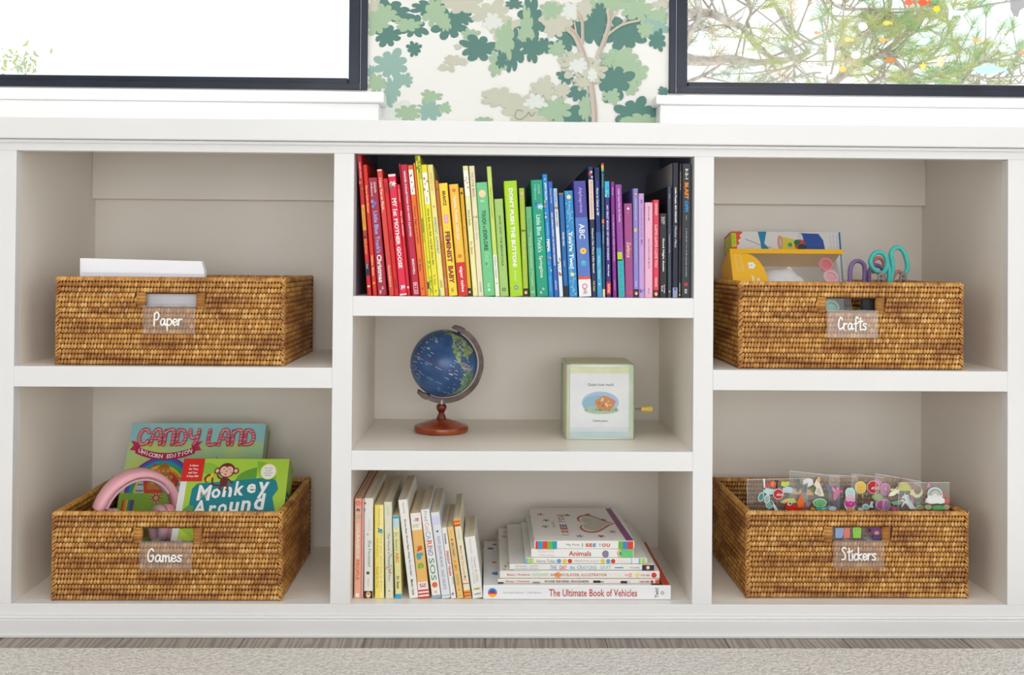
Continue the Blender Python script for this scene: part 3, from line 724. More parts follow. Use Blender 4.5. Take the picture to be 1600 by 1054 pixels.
top = [
 ('picture_book', 32, 62, 25, 105, 135, '#c8202c', .235, [B_(.0, .06, '#b01c28'), blobs(['#2f6b3a', '#d8a03a', '#a8152a', '#3f7f4a'], .2, .3, 6, 1, .3), B_(.36, .54, '#e3a83c', .15, .9), W_('JOY SORRELL', .38, .52, '#8a4a18', .3), blobs(['#2f6b3a', '#1d3b2a'], .55, .6, 4, 2, .3), W_('SELENA', .60, .71, '#f2b04a', .5), B_(.77, .86, '#242033'), W_('Gal', .775, .81, '#d8dce8', .4), B_(.93, .942, '#f0d9a0', .2, .8), W_('ROBIN PRICE', .06, .17, '#f4c9c4', .35)], 'thin tall red picture book with a yellow band, leftmost in the rainbow row', {}),
 ('picture_book', 72, 103, 100, 143, 172, '#d2281c', .215, [W_('How to Catch a Dinosaur', .16, .37, '#fbe3a2', .42), W_('Wallace  Elstein', .69, .85, '#fbe3a2', .42), O_(.905, '#f3c23a', .26), O_(.905, '#d2281c', .1, 0, 1, 3)], 'thin orange red picture book second from the left in the rainbow row', {}),
 ('board_book', 109, 167, 190, 178, 244, '#a5203f', .19, [W_('Schertle', .04, .13, WH, .24, .006, .2, .2), W_('McElmurry', .04, .16, WH, .24, .006, -.22, .2), blobs(['#4c86d8', '#7fb0ec', '#2b5fb4'], .20, .245, 5, 3, .2), W_("Little Blue Truck's", .285, .64, '#8fb6ee', .46, .02), W_('Christmas', .655, .89, WH, .52, .025), W_('HMH', .955, .985, WH, .22, .02, -.18), W_('AB', .925, .95, WH, .2, .0, .1)], 'wide crimson board book with blue and white lettering, widest of the reds', {'board': True}),
 ('picture_book', 170, 208, 132, 255, 288, '#d8443a', .20, [B_(0, .012, '#f2ded0'), W_('I Love You so Much...', .07, .34, '#fff3d8', .48), W_('Marianne Richmond', .76, .93, '#fbd9c0', .36)], 'tomato red picture book with a white tipped spine beside the crimson board book', {}),
 ('board_book', 213, 244, 195, 290, 323, '#cf1a20', .17, [W_('LOBEL', .04, .13, '#6e1014', .4), W_('OWL', .45, .53, '#6e1014', .36), W_('HARPER', .86, .94, '#6e1014', .36)], 'short scarlet board book with dark lettering', {'board': True}),
 ('board_book', 246, 300, 165, 326, 377, '#de1d45', .20, [B_(0, .02, '#f3e3dc'), blobs(['#d8d2cf', '#8f6a6a', '#f2efe8'], .07, .12, 5, 4, .3), W_('MY 1st', .20, .345, WH, .56, .03), W_('MOTHER GOOSE', .37, .775, WH, .5, .03), blobs(['#f0d8d8', '#d88a6a', '#6a5a9a'], .90, .96, 5, 6, .22), B_(.985, 1, '#ead8d2')], 'thick padded pinkish red board book with big white lettering', {'board': True}),
 ('board_book', 302, 326, 235, 378, 404, '#d4182c', .17, [W_('GOOD', .04, .16, '#f4b8a8', .34), W_('Play with MICKEY', .24, .47, WH, .48, .02), O_(.925, '#f7d9d2', .3, 0, 1.2)], 'narrow red board book with short white lettering, lower than its neighbours', {'board': True}),
 ('picture_book', 311, 326, 92, 405, 411, '#c01c2c', .20, [], 'very thin tall red paperback squeezed beside the magenta red book', {'dy': .012}),
 ('picture_book', 329, 377, 100, 412, 470, '#c0123c', .23, [W_('READER COLLECTION: FUN WITH CLIFFORD', .05, .55, WH, .26, .022), W_('BRIDWELL', .72, .84, WH, .28, .02), B_(.9, .985, WH, .22, .78), B_(.904, .981, '#c0123c', .27, .73, 2), W_('B I G', .91, .975, WH, .25, .01, 0, 0, 3)], 'tall magenta red picture book with a small white line drawn box at its foot', {}),
 ('picture_book', 379, 418, 103, 471, 507, '#e8702a', .215, [B_(.035, .225, '#f6f3ea', .1, .9), blobs(['#cc3333', '#222222', '#cc3333'], .07, .17, 5, 9, .2), W_('I Can', .17, .21, '#333333', .3), W_('Green Eggs and Ham', .315, .60, '#7a2a10', .4), W_('Dr. Seuss', .72, .81, '#5e2410', .4), O_(.945, '#b34a1a', .22)], 'orange picture book with a white panel at the top of its spine', {}),
 ('picture_book', 420, 431, 88, 508, 516, '#e3812c', .21, [], 'very thin orange paperback between the orange book and the yellow pair', {}),
 ('picture_book', 432, 447, 35, 517, 532, '#e6dc3a', .25, [B_(.0, .04, '#4f9a3c'), B_(.08, .1, '#4f9a3c'), B_(.45, .55, '#7aa83c', .3, 1), W_('MO WILLEMS BOOKS', .45, .62, '#5a5a1a', .4), B_(.9, .95, '#3a3a30')], 'tallest thin yellow and green picture book, left of its pair', {}),
 ('picture_book', 448, 466, 38, 533, 557, '#e9e13c', .25, [blobs(['#3f9a3c', '#2f8a3c', '#7ab83c'], .03, .22, 10, 12, .4), blobs(['#3f9a3c', '#7ab83c'], .74, .98, 12, 13, .4)], 'tallest thin yellow picture book with green patches, right of its pair', {}),
 ('picture_book', 469, 514, 100, 559, 598, '#ece032', .215, [B_(.06, .3, '#f7f5ea', .12, .88), blobs(['#cc3333', '#222222', '#cc3333'], .1, .22, 5, 15, .18), W_('I Can Read', .24, .285, '#444444', .24), W_('One fish two fish red fish blue fish', .335, .765, '#3c3a1a', .34), W_('Dr. Seuss', .84, .915, '#8a7a1a', .36), W_('ooo', .955, .97, '#8a5a3a', .3)], 'bright yellow picture book with a white panel and dark handwritten lettering', {}),
 ('picture_book', 516, 556, 100, 601, 637, '#f0e486', .23, [W_('SWEETEST KISS', .06, .2, '#d8b850', .4), O_(.32, '#c9b45a', .2), W_('SWEETEST ALPHABET', .40, .68, '#6f9ab0', .4), W_('HARPER', .88, .94, '#9a8a3a', .36), B_(.945, 1, '#5cb3c4', 0, .25)], 'tall pale yellow picture book with a pale blue corner at its foot', {}),
 ('board_book', 568, 594, 208, 637, 660, '#bf6c38', .17, [O_(.08, '#8a5a48', .3), W_('DREAMS', .40, .52, '#f0c8a0', .36), W_('COTTON', .84, .93, '#f0c8a0', .36)], 'narrow burnt orange board book between two yellow books', {'board': True}),
 ('board_book', 23, 87, 228, 95, 150, '#f6d43a', .165, [W_('BRANTZ', .07, .20, '#5a2a18', .36, .03), B_(.28, .355, '#e99ab8', .26, .74), W_('oo', .29, .345, '#f6e6da', .26, .0, 0, 0, 3), O_(.39, '#3b8ad0', .05), W_('FEMINIST', .43, .705, '#8c2434', .56, .04), W_('BABY', .735, .89, '#8c2434', .56, .04), W_('Little', .93, .965, '#7a5a1a', .28)], 'yellow board book with fat dark red lettering and a pink badge', {'board': True, 'strip': S2}),
 ('board_book', 93, 158, 235, 161, 224, '#f0bf3e', .17, [O_(.055, '#e57a2c', .2), W_('Twinkle, Twinkle, Little Star', .10, .50, WH, .36, .02), W_('Jane', .52, .58, '#f6dc92', .26), O_(.645, '#e57a2c', .22), B_(.70, 1, '#d92426'), W_('tiger tales', .735, .965, WH, .4, .022), B_(.0, 1, '#c93a1c', 0, .06, 2), ], 'golden yellow board book whose lower third is red with white lettering', {'board': True, 'strip': S2}),
 ('board_book', 166, 186, 258, 226, 257, '#e2ab2a', .16, [O_(.05, '#5a4038', .32), W_('LLAMA RED PAJAMA', .3, .62, '#f4dc92', .3)]+PENG(), 'narrow ochre board book with a black block at its foot beside the pale book', {'board': True, 'strip': S2}),
 ('picture_book', 188, 229, 108, 259, 291, '#eceaa8', .215, [B_(.035, .23, '#f7f5ea', .1, .9), blobs(['#cc2222', '#222222', '#cc2222'], .08, .17, 6, 17, .2), W_('Fox in Socks', .34, .46, '#6a5a3a', .36), W_('Dr. Seuss', .58, .68, '#c8502a', .36), O_(.945, '#e3d9a0', .2)], 'tall pale cream yellow picture book with a white panel and red lettering', {'strip': S2}),
 ('picture_book', 231, 276, 108, 293, 326, '#e9dfba', .22, [W_('THE LITTLE . MAKER', .05, .24, '#b08a5a', .36), O_(.155, '#c83a2a', .1), blobs(['#3a3a4a'], .38, .41, 3, 19, .14), W_('Dear Boy', .43, .57, '#c8bda0', .44), B_(.72, 1, '#f3dcc0', 0, .4), W_('HARPER', .89, .97, '#7a9ab8', .3)], 'tall beige picture book between the cream book and the wide green one', {'strip': S2}),
 ('board_book', 279, 358, 222, 331, 410, '#6fc487', .19, [O_(.10, '#f3d6a2', .32, 0, 1.1), W_('Animals', .155, .175, '#e7f6e4', .5, 0, 0), W_('TOUCH', .245, .37, '#2c5c40', .36, .035), W_('EXPLORE', .42, .60, '#2c5c40', .36, .035), W_('and', .38, .41, '#3d7a52', .3), W_('FARM', .615, .735, '#8fdb9c', .34, .03), W_('Twirl', .885, .92, '#dff2dc', .24), O_(.945, '#cdeccb', .12)], 'wide mint green board book with dark green capitals and a peach circle', {'board': True, 'strip': S2}),
 ('picture_book', 353, 387, 112, 412, 441, '#c6dc6c', .225, [W_('How to Catch a Leprechaun', .16, .40, '#7a9a3a', .36), B_(.68, 1, '#e8ecd8'), W_('Wallace + Elstein', .69, .86, '#8a9a9a', .34), O_(.9, '#b7cf7a', .2)], 'tall thin pale lime picture book with a whitish lower part', {'strip': S2}),
 ('board_book', 404, 463, 335, 446, 506, '#a2c76a', .16, [W_('JACK AND THE BEANSTALK', .17, .695, '#3f6a3a', .30, .02), O_(.93, '#2b3f3a', .2), O_(.93, '#b7d890', .1, 0, 1, 3)], 'short leaf green board book with small dark capitals', {'board': True, 'strip': S2}),
 ('board_book', 470, 564, 212, 515, 599, '#a9d410', .165, [W_("DON'T PUSH THE BUTTON!", .065, .745, WH, .33, .04), W_('Bill Cotter', .78, .87, '#dff0a0', .2), O_(.925, '#7a8a8a', .17), O_(.925, '#c8d0c8', .08, 0, 1, 3)], 'vivid lime board book with white capitals, widest of the greens', {'board': True, 'strip': S2}),
 ('board_book', 575, 611, 260, 604, 642, '#a5c03c', .16, [O_(.05, '#d8b09a', .32), W_('Little Gardener', .42, .66, '#cfe08a', .3), B_(.385, .4, '#5a6a2a', .1, .9)]+PENG(), 'olive lime board book with a black block at its foot', {'board': True, 'strip': S2}),
 ('board_book', 49, 91, 388, 79, 121, '#63b077', .15, [W_('Nosy Crow', .13, .27, '#3a7a52', .22), W_('Merry Christmas, Mouse!', .30, .88, '#b7e2b4', .44), W_('oo', .94, .96, '#d8f0d8', .5)], 'shortest green board book, left of the teal one', {'board': True, 'strip': S3}),
 ('board_book', 84, 161, 205, 127, 209, '#0b9a77', .19, [W_('Schertle', .04, .12, '#a8e0cc', .2, .006, .18, .2), W_('McElmurry', .04, .17, '#a8e0cc', .2, .006, -.18, .2), blobs(['#2b7fc0', '#bfe4ee', '#2b5fb4'], .21, .255, 5, 21, .17), W_("Little Blue Truck's", .30, .62, '#bdeede', .40, .02), W_('Springtime', .65, .84, '#cdeccb', .38, .02), W_('HMH', .955, .975, WH, .2, .02, -.12), W_('AB', .925, .945, WH, .18, 0, .1)], 'wide teal green board book with pale lettering', {'board': True, 'strip': S3}),
 ('board_book', 162, 196, 165, 206, 244, '#1c84c6', .18, [O_(.04, WH, .12), W_('JIMMY FALLON', .07, .21, WH, .48, .03), blobs(['#f0c030', '#ffffff', '#e8902a', '#8a6ab0'], .22, .37, 6, 22, .2), W_('Everything is', .4, .52, '#a8d8f4', .34), W_('MAMA', .53, .635, WH, .58, .05), blobs(['#c8e060', '#40c8e0', '#e07040'], .67, .8, 6, 23, .2), W_('Feiwel and Friends', .83, .95, '#80c8ee', .3)], 'narrow sky blue board book with white lettering beside the teal book', {'board': True, 'strip': S3}),
 ('board_book', 199, 232, 215, 246, 279, '#2c62b4', .18, [W_('Disney PIXAR', .06, .19, '#cfe0f6', .36), W_('DEAR ANIMALS FRIENDS / MY FAVORITE FRIENDSHIP', .27, .73, WH, .34, .02), W_('CATCH IT', .86, .94, WH, .36)], 'narrow medium blue board book with a long white line of lettering', {'board': True, 'strip': S3}),
 ('board_book', 238, 266, 262, 281, 308, '#a9c8e4', .17, [B_(.2, 1, '#dfe6ec', .08, .92), W_('Goodnight', .03, .14, '#4a7ab0', .4), B_(.17, .19, '#c86a4a', .1, .9), W_('SNOWY FOREST', .21, .36, '#3a3f4a', .48), blobs(['#2f6a3a', '#3f7a3f', '#aa3333'], .63, .8, 9, 24, .26)], 'pale blue and white board book with dark green leaves low on its spine', {'board': True, 'strip': S3}),
 ('board_book', 276, 308, 292, 312, 347, '#2464a8', .16, [B_(0, .02, '#8a6a4a'), W_('PETER PAN', .38, .51, WH, .36, .02), W_('classics', .65, .71, '#9fc4e8', .3), B_(.895, 1, '#15171c')], 'lower blue board book with small white capitals and a black foot', {'board': True, 'strip': S3}),
 ('board_book', 314, 374, 278, 349, 407, '#2a87c4', .17, [dots('#bfe6f4', 90, 31), O_(.06, '#e8e08a', .26), W_('Birthday Wishes', .1, .28, '#7fd0f0', .3), W_("You're Two!", .385, .735, WH, .5, .03), O_(.79, '#e8e08a', .22), W_('Piccadilly', .84, .96, '#7fd0f0', .26)], 'sky blue board book speckled with dots and yellow stars', {'board': True, 'strip': S3}),
 ('board_book', 376, 468, 212, 416, 497, '#45429c', .19, [B_(.315, 1, '#5678c2'), W_('Alphaprints', .055, .275, '#b8a8e8', .32, .015), W_('ABC', .37, .50, WH, .44, .01), O_(.605, '#f0c850', .25, .02), O_(.605, '#c89a50', .1, .02, 1, 3), O_(.71, '#4fa8d8', .23), O_(.70, '#5fc8a0', .1, 0, 1, 3), B_(.825, .85, '#e0552a', 0, 1, 2), B_(.85, 1, '#ecebea', 0, 1, 2), O_(.91, '#e4699a', .22, 0, 1, 3), O_(.91, '#f8e0e8', .14, 0, 1, 4), W_('priddy', .935, .975, '#444444', .44, 0, 0, 0, 3)], 'wide violet blue board book with a white foot and round animal faces', {'board': True, 'strip': S3}),
 ('picture_book', 476, 514, 112, 500, 538, '#14264e', .225, [blobs(['#f0f0f0', '#cc3333', '#222222'], .03, .09, 5, 25, .25), B_(.10, .405, '#e4cbbc', .08, .92), W_('The Cat in the Hat Learning Library', .11, .40, '#8a4a3a', .26), W_("There's No Place Like Space!", .47, .815, WH, .38, .03), W_('Tish Rabe', .875, .955, '#e8d84a', .32)], 'tall navy picture book with a pinkish panel on the upper spine', {'strip': S3}),
 ('picture_book', 521, 557, 118, 539, 575, '#0f2f78', .225, [B_(0, .1, '#0a2052'), W_('How to Catch an Elf', .16, .37, WH, .4, .02), B_(.62, 1, '#3a9ccc', 0, 1), B_(.5, .62, '#1a5fa8'), W_('Wallace * Elstein', .68, .86, '#bfe8f4', .34), O_(.9, '#8fe0b0', .22)], 'tall royal blue picture book fading to light blue at the foot', {'strip': S3}),
 ('picture_book', 567, 585, 88, 576, 599, '#23506a', .21, [B_(0, .015, '#c8324a'), B_(.015, .04, '#f0b040'), B_(.04, .06, '#70c080'), W_('World of Reading', .08, .18, '#a8c8b0', .4), B_(.42, .45, '#e07a4a', .1, .9), W_('Mo Willems', .46, .6, '#cfe0d0', .3), B_(.94, 1, '#e3d2a0')], 'thin tall dark teal picture book with a striped coloured tip', {'strip': S3}),
 ('picture_book', 19, 54, 212, 32, 67, '#2c2478', .19, [B_(0, .14, '#35b4d4'), blobs(['#2a4aa0', '#f0d84a'], .04, .13, 4, 27, .2), W_('MY FIRST BOOK OF HINDI WORDS', .21, .68, '#ece4ea', .36, .02), W_('Rina Singh', .72, .82, WH, .34, .02), B_(.87, .975, '#d8202c', .1, .95), W_('TUTTLE', .885, .96, WH, .36, .02, 0, 0, 3)], 'indigo book with a turquoise tip and a red block near its foot', {'strip': S4}),
 ('picture_book', 60, 82, 215, 78, 111, '#7c2a86', .18, [W_('Disney', .05, .12, '#e0b8e8', .42), W_('IF YOU WERE MY BUNNY, THE BEST PART OF MY DAY', .29, .69, '#ecd0ee', .32), W_('CATCH IT', .85, .94, '#d8a8e0', .3)], 'narrow dark purple picture book leaning beside the indigo one', {'strip': S4}),
 ('picture_book', 92, 145, 235, 116, 154, '#94429e', .19, [W_('Little Feet Feel Go Daddy', .04, .335, '#f0d8ee', .34, .012), W_('V . U . S . T', .4, .56, '#7a2f86', .24), B_(.60, .675, '#b8d23a', 0, .75), B_(.665, 1, '#35aab2'), W_('L . E . A . V . E . S', .71, .96, '#1f8088', .24), ], 'purple picture book with a lime square and a turquoise lower part', {'strip': S4}),
 ('board_book', 153, 213, 365, 161, 217, '#9c4684', .17, [O_(.055, '#f4e8f0', .14), O_(.1, '#d8b0cc', .05), W_('Selena', .415, .58, '#f0c8a8', .52, .012, 0, .3), B_(.93, .965, '#d83a5a', .3, .75)], 'mauve board book with flowing peach lettering and a white dot', {'board': True, 'strip': S4}),
 ('board_book', 216, 251, 262, 218, 255, '#8a84cc', .17, [O_(.05, '#9a6a4a', .34), O_(.05, '#e8c8b0', .2, 0, 1, 3), W_('Matthew Reynolds', .10, .29, '#d8d0a0', .3), B_(.365, .4, '#d8c060', .2, .7), W_('I am Having Twins in...', .41, .7, '#c8c090', .32), W_('Dial', .85, .9, '#d8d4f0', .34)]+PENG(), 'lavender blue board book with a round portrait and a black foot', {'board': True, 'strip': S4}),
 ('board_book', 253, 295, 296, 256, 292, '#c09ad0', .17, [W_('My Grandma loves Me', .06, .50, '#a878b8', .5, .01), blobs(['#4a4ab0', '#5a3aa0'], .92, .95, 3, 29, .22)], 'pale lilac board book right of the lavender one', {'board': True, 'strip': S4}),
 ('board_book', 297, 351, 358, 294, 352, '#e6b0cc', .165, [W_('SERENA WILLIAMS', .04, .19, '#8a6a8a', .17), W_("HELLO WORLD IT'S ME, MATTEL", .38, .70, '#8a5a80', .2), W_('dial kids', .90, .96, '#5a5a90', .16)], 'wide pale pink board book with tiny grey lettering', {'board': True, 'strip': S4}),
 ('board_book', 354, 396, 340, 354, 392, '#d83a52', .17, [W_('DEWDNEY', .035, .16, '#f7d8d8', .40, .012), W_('LLAMA LLAMA I LOVE YOU', .255, .69, '#f7d8d8', .46, .012), W_('VIKING', .79, .89, '#f7d8d8', .4)]+PENG(), 'raspberry red board book with pale capitals and a black foot', {'board': True, 'strip': S4}),
 ('board_book', 398, 450, 433, 399, 447, '#1b1b20', .165, [W_('Gamble', .04, .13, WH, .2, .01, .12), W_('Jasper', .04, .12, WH, .2, .01, -.16), W_('Good Night Austin', .295, .69, WH, .32, .022), W_('Good Night', .845, .95, WH, .2, .02, .12), W_('Books', .86, .93, WH, .2, .02, -.16), B_(0, 1, '#5a5a60', 0, .06)], 'shortest black board book with white lettering', {'board': True, 'strip': S4}),
 ('picture_book', 452, 481, 248, 453, 478, '#3e4454', .24, [W_('Bobby', .07, .11, '#c8c0a8', .3), W_('THE TRIANGULATE WHY RIVERS', .43, .60, '#b8bcc8', .24), O_(.945, '#d8b070', .22)], 'narrow slate grey picture book with tiny pale lettering', {'strip': S4, 'cover': '#1a1b20'}),
 ('picture_book', 487, 532, 85, 484, 524, '#11142c', .255, [W_('Little People, BIG DREAMS', .185, .445, WH, .36, .03), W_('Mother Mary', .47, .63, '#e8e4f0', .42, 0, 0, .4), B_(.925, 1, '#8f9cc0', .1, .85), W_('M', .93, .945, '#2a3050', .3, .02, 0, 0, 3)], 'tall thick midnight blue picture book with white script lettering', {'strip': S4, 'cover': '#a9a6a4'}),
 ('picture_book', 534, 551, 90, 526, 543, '#20202a', .25, [W_('THE STORY THAT NEVER WAS', .06, .2, '#e8b84a', .34), W_('WHAT I NEEDED', .47, .56, '#c83a3a', .34), W_('LITTLE FOLKS', .89, .96, WH, .4), B_(.97, .985, '#f0b040', .2, .8)], 'very thin black picture book with a line of gold lettering', {'strip': S4}),
 ('picture_book', 553, 624, 92, 546, 613, '#2a3036', .25, [W_('3-2-1', .035, .115, WH, .28, .03), W_('BLAST', .14, .265, '#ef8a22', .4, .05), W_('OFF!', .275, .36, '#2f8fd0', .4, .05), W_('A JOURNEY TO OUR SOLAR SYSTEM', .48, .84, '#e8e8e8', .13, .0), B_(.385, .42, '#cfd0d0', .48, .52), O_(.9, '#c8342a', .2), W_('SMALL', .935, .95, WH, .26, .03, -.0), W_('BOOKS', .952, .967, WH, .26, .03)], 'thick dark charcoal picture book with orange and blue capitals, rightmost in the rainbow row', {'strip': S4}),
]
row(S1, 0.012, ZAT, top, 'books in the rainbow row')
A_ = (540, 740, 5.017); B2 = (640, 740, 5.02)
low = [
 ('picture_book', 63, 127, 195, 56, 118, '#ecb091', .23, [O_(.045, '#e0604a', .36), W_('||', .035, .055, '#f8e0d0', .4, 0, 0, 0, 3), O_(.115, '#4a6a80', .26), O_(.125, '#e8b84a', .1, 0, 1, 3), B_(.16, .2, '#b9b4a0', .1, .9), W_('COURAGEOUS', .25, .60, '#f3e6da', .48, .03), W_('PEOPLE', .615, .815, '#e2704a', .5, .02), O_(.965, '#f0ece4', .3)], 'salmon pink picture book, leftmost in the lower row of pale books', {}),
 ('picture_book', 129, 138, 195, 120, 138, '#e0a9a6', .22, [], 'very thin dusty pink picture book beside the salmon one', {}),
 ('board_book', 139, 220, 192, 143, 209, '#e9e6df', .2, [B_(.04, .06, '#c83a4a', 0, .2), B_(.1, .13, '#4aa0b0', 0, .12), W_('CHELSEA', .2, .33, '#dcd6b0', .3, 0, .1), W_('She Persisted', .42, .68, '#8aa898', .36, .012, .12, .1), O_(.745, '#6a5040', .18, -.05), W_('Philomel', .8, .87, '#b8b8b0', .16), B_(.35, .37, '#e0a090', .3, .5)]+PENG(), 'white board book with grey green script and a black block at its foot', {'board': True}),
 ('board_book', 226, 296, 245, 229, 303, '#f4dc6a', .17, [B_(0, 1, '#f2e6a0', .55, 1), W_('Once upon a time', .04, .22, '#b0a050', .2), blobs(['#5aa0c0', '#3a88b0'], .25, .29, 4, 33, .18), W_('The day you were born', .31, .93, '#a89a50', .2, 0, .2), W_('so happy', .36, .56, '#a89a50', .2, 0, -.2), W_('Read to You', .66, .88, '#a89a50', .22, 0, -.2)], 'soft yellow board book with faint handwriting on its spine', {'board': True}),
 ('board_book', 300, 365, 222, 313, 371, '#dfddc6', .2, [W_('Emily Winfield', .05, .14, '#b8b8a0', .2), W_('The World is Waiting for You', .32, .82, '#7a8a98', .36, .012), blobs(['#c8a870', '#9ab878'], .55, .75, 5, 35, .2), O_(.92, '#9aa890', .12)], 'grey cream board book with pencil like lettering', {'board': True}),
 ('board_book', 368, 419, 332, 390, 441, '#e6dd9a', .15, [B_(0, .03, '#2aa4d8'), B_(0.03, .14, '#b8d8e0'), B_(.945, 1, '#2aa4d8'), B_(.14, .2, '#e4e0b0'), O_(.15, '#e87a4a', .1), W_("Dr. Seuss's", .20, .42, '#5aa8a8', .4, .01), W_('ABC', .44, .57, '#e08a5a', .52, .03), W_('Dr. Seuss', .73, .88, '#3a3a2a', .4, .02)], 'pale yellow board book with bright blue ends', {'board': True}),
 ('board_book', 411, 489, 208, 500, 567, '#ece9e4', .18, [W_('Brown Bear, Brown Bear, What Do You See?', .2, .77, '#4a4038', .22, .02), W_('Henry Holt', .03, .14, '#8a8a88', .18), W_('Martin / Carle', .81, .97, '#4a4038', .26, .02)], 'leaning white board book with a long line of small brown lettering', {'board': True}),
 ('board_book', 3, 83, 312, 72, 161, '#e9b96c', .16, [B_(0, .2, '#ece8df'), W_('my', .06, .10, '#a84a8a', .5, .03), W_('first', .13, .17, '#c0c07a', .8, .01), W_('a', .385, .45, '#d8553a', .62, .08), W_('b', .47, .55, '#4aa4b8', .62, .08), W_('c', .585, .65, '#7ab84a', .6, .08), B_(.81, 1, '#efe9e4'), B_(.9, .92, '#d0343a', 0, 1, 2), B_(.94, .96, '#d0343a', 0, 1, 2), B_(.98, 1, '#d0343a', 0, 1, 2), W_('DK', .83, .88, '#c8404a', .6, .02)], 'orange and white board book with chunky coloured letters and red stripes', {'board': True, 'strip': B2}),
 ('board_book', 86, 157, 285, 177, 245, '#eeebe6', .17, [W_('Fred', .02, .13, '#9ac0d8', .42), W_('Con', .15, .24, '#e8a090', .5), W_('CA', .25, .34, '#7ab0c8', .6, .01), W_('RI', .35, .42, '#d8604a', .6, .01), W_('NO', .43, .52, '#8a78b0', .6, .01), W_('SOS', .55, .80, '#5aa078', .6, .01), O_(.85, '#e0703a', .32), O_(.93, '#e8c0a0', .2), B_(.965, 1, '#8ab0c8')], 'white board book with big pastel letters and a round orange spot', {'board': True, 'strip': B2}),
 ('board_book', 164, 236, 308, 252, 319, '#dfe1e6', .17, [B_(.04, .14, '#cfd0ea'), O_(.22, '#4a4a58', .12), W_('NOT QUITE BLACK', .28, .64, '#8a96a4', .34), W_('AND WHITE', .67, .90, '#a8a0b8', .34), B_(.96, .975, '#a8c0cc')], 'greyish white board book with thin grey capitals', {'board': True, 'strip': B2}),
 ('board_book', 243, 290, 425, 325, 366, '#eceae6', .15, [W_('Crews', .08, .23, '#3a3438', .4, .03), W_('FREIGHT TRAIN', .33, .68, '#d03a3a', .44, .03), B_(.7, .8, '#9ac07a', .8, 1), W_('hh', .92, .955, '#2a2a2c', .4, .04)], 'narrow white board book with bold red capitals', {'board': True, 'strip': B2}),
 ('board_book', 293, 344, 420, 374, 424, '#ecc47c', .15, [W_('Oliver Jones', .05, .13, '#b89a6a', .2), O_(.18, '#c8703a', .18), W_('MOMMY', .22, .44, '#a8a090', .4, .02), W_('& ME', .46, .62, '#e89a3a', .4, .03), W_('HARPER', .66, .82, '#a8a08a', .4), O_(.88, '#e88a3a', .16), W_('n', .95, .97, '#d88a4a', .3)], 'sand orange board book beside the one with red capitals', {'board': True, 'strip': B2}),
 ('board_book', 342, 397, 355, 432, 483, '#ebe3c6', .17, [B_(0, .1, '#e8a23c'), B_(.03, .045, '#c8402a', 0, 1, 2), B_(.075, .095, '#c8402a', 0, 1, 2), W_('Joosse', .14, .26, '#a0b8a8', .26), W_('Mama, Do You Love Me?', .34, .78, '#c87a5a', .34, .012), B_(.81, .82, '#c8402a'), B_(.9, 1, '#e8a23c'), B_(.92, .935, '#c8402a', 0, 1, 2), B_(.96, .975, '#c8402a', 0, 1, 2)], 'cream board book with orange and red striped ends', {'board': True, 'strip': B2}),
 ('board_book', 428, 523, 500, 495, 572, '#e9e8e4', .13, [W_('Sabine Cuno', .03, .28, '#c8b0b0', .14, 0, 0), W_('Vamos de visita', .33, .74, '#d88a8a', .2, .0, .18), W_("Let's Go Visiting", .33, .76, '#98b8a8', .2, .0, -.12), O_(.85, '#d8a840', .1, .18), O_(.85, '#8ab04a', .1, .0), O_(.85, '#d8a840', .1, -.2), W_('HABA', .92, .945, '#3a3a3a', .62, .0, 0)], 'thick white board book, rightmost and shortest in the lower row', {'board': True, 'strip': B2}),
]
row(A_, 0.025, ZB, low, 'pale books standing in the lower row')

# ------------------------------------------------------------------ books lying in a stack
def flatbook(px0, px1, py0, py1, Y, D, col, zb, label, decor, topdecor=None, board=False, name='picture_book', skew=0.0, edge=None):
    A = at(px0, py1, Y); Bq = at(px1, py1, Y); x0, x1 = A.x, Bq.x
    T = (py1-py0)*(1.54+Y)/F; L = x1-x0
    r = empty(name, ((x0+x1)/2, Y, zb), (0, 0, skew)); tag(r, label, 'book', 'picture books lying in a stack')
    bt = min(0.0024, T*0.22); h = L/2
    g = MB(); m = ink(col, 0.36, 0.00003); e = min(.0016, T*.2)
    prof = [(0, e), (e*.3, e*.3), (e, 0), (T-e, 0), (T-e*.3, e*.3), (T, e)]   # (z, y)
    poly = [(D, 0), (e, 0), (0, e), (0, T-e), (e, T), (D, T), (D, T-bt), (bt+.0004, T-bt), (bt+.0004, bt), (D, bt)]
    n = len(poly); vs = [(-h, y, z) for y, z in poly]+[(h, y, z) for y, z in poly]
    fs = [tuple(range(n-1, -1, -1)), tuple(range(n, 2*n))]+[(i, (i+1) % n, (i+1) % n+n, i+n) for i in range(n)]
    ar = sum(poly[i][0]*poly[(i+1) % n][1]-poly[(i+1) % n][0]*poly[i][1] for i in range(n))
    if ar < 0: fs = [f[::-1] for f in fs]
    g.add(vs, fs, m)
    decor(g, L, T)
    if topdecor:
        g2 = MB(); topdecor(g2, L, D)       # authored in xz facing -y; laid flat on the top cover
        for v in range(len(g2.v)):
            x, y, z = g2.v[v]; g2.v[v] = (x, z, T-y)
        b = len(g.v); g.v += g2.v
        for f, mi in zip(g2.f, g2.m): g.f.append(tuple(b+k for k in f)); g.m.append(g.mi(g2.mats[mi]))
    g.build('cover', r)
    g = MB(); g.box(-h+(.001 if board else .003), h-(.001 if board else .003), bt+.0006, D-.003, bt+.00005, T-bt-.00005, M['page_flat']); g.build('page_block', r)
    return r, T
def TX(s, u0, u1, col, size=.6, off=.012, dz=0.0, lay=2, **k):
    def f(g, L, T): g.text(s, -L/2+L*(u0+u1)/2, T*(.5+dz), -lay*LAY, ink(col), h=T*size, w=L*(u1-u0), off=off, **k)
    return f
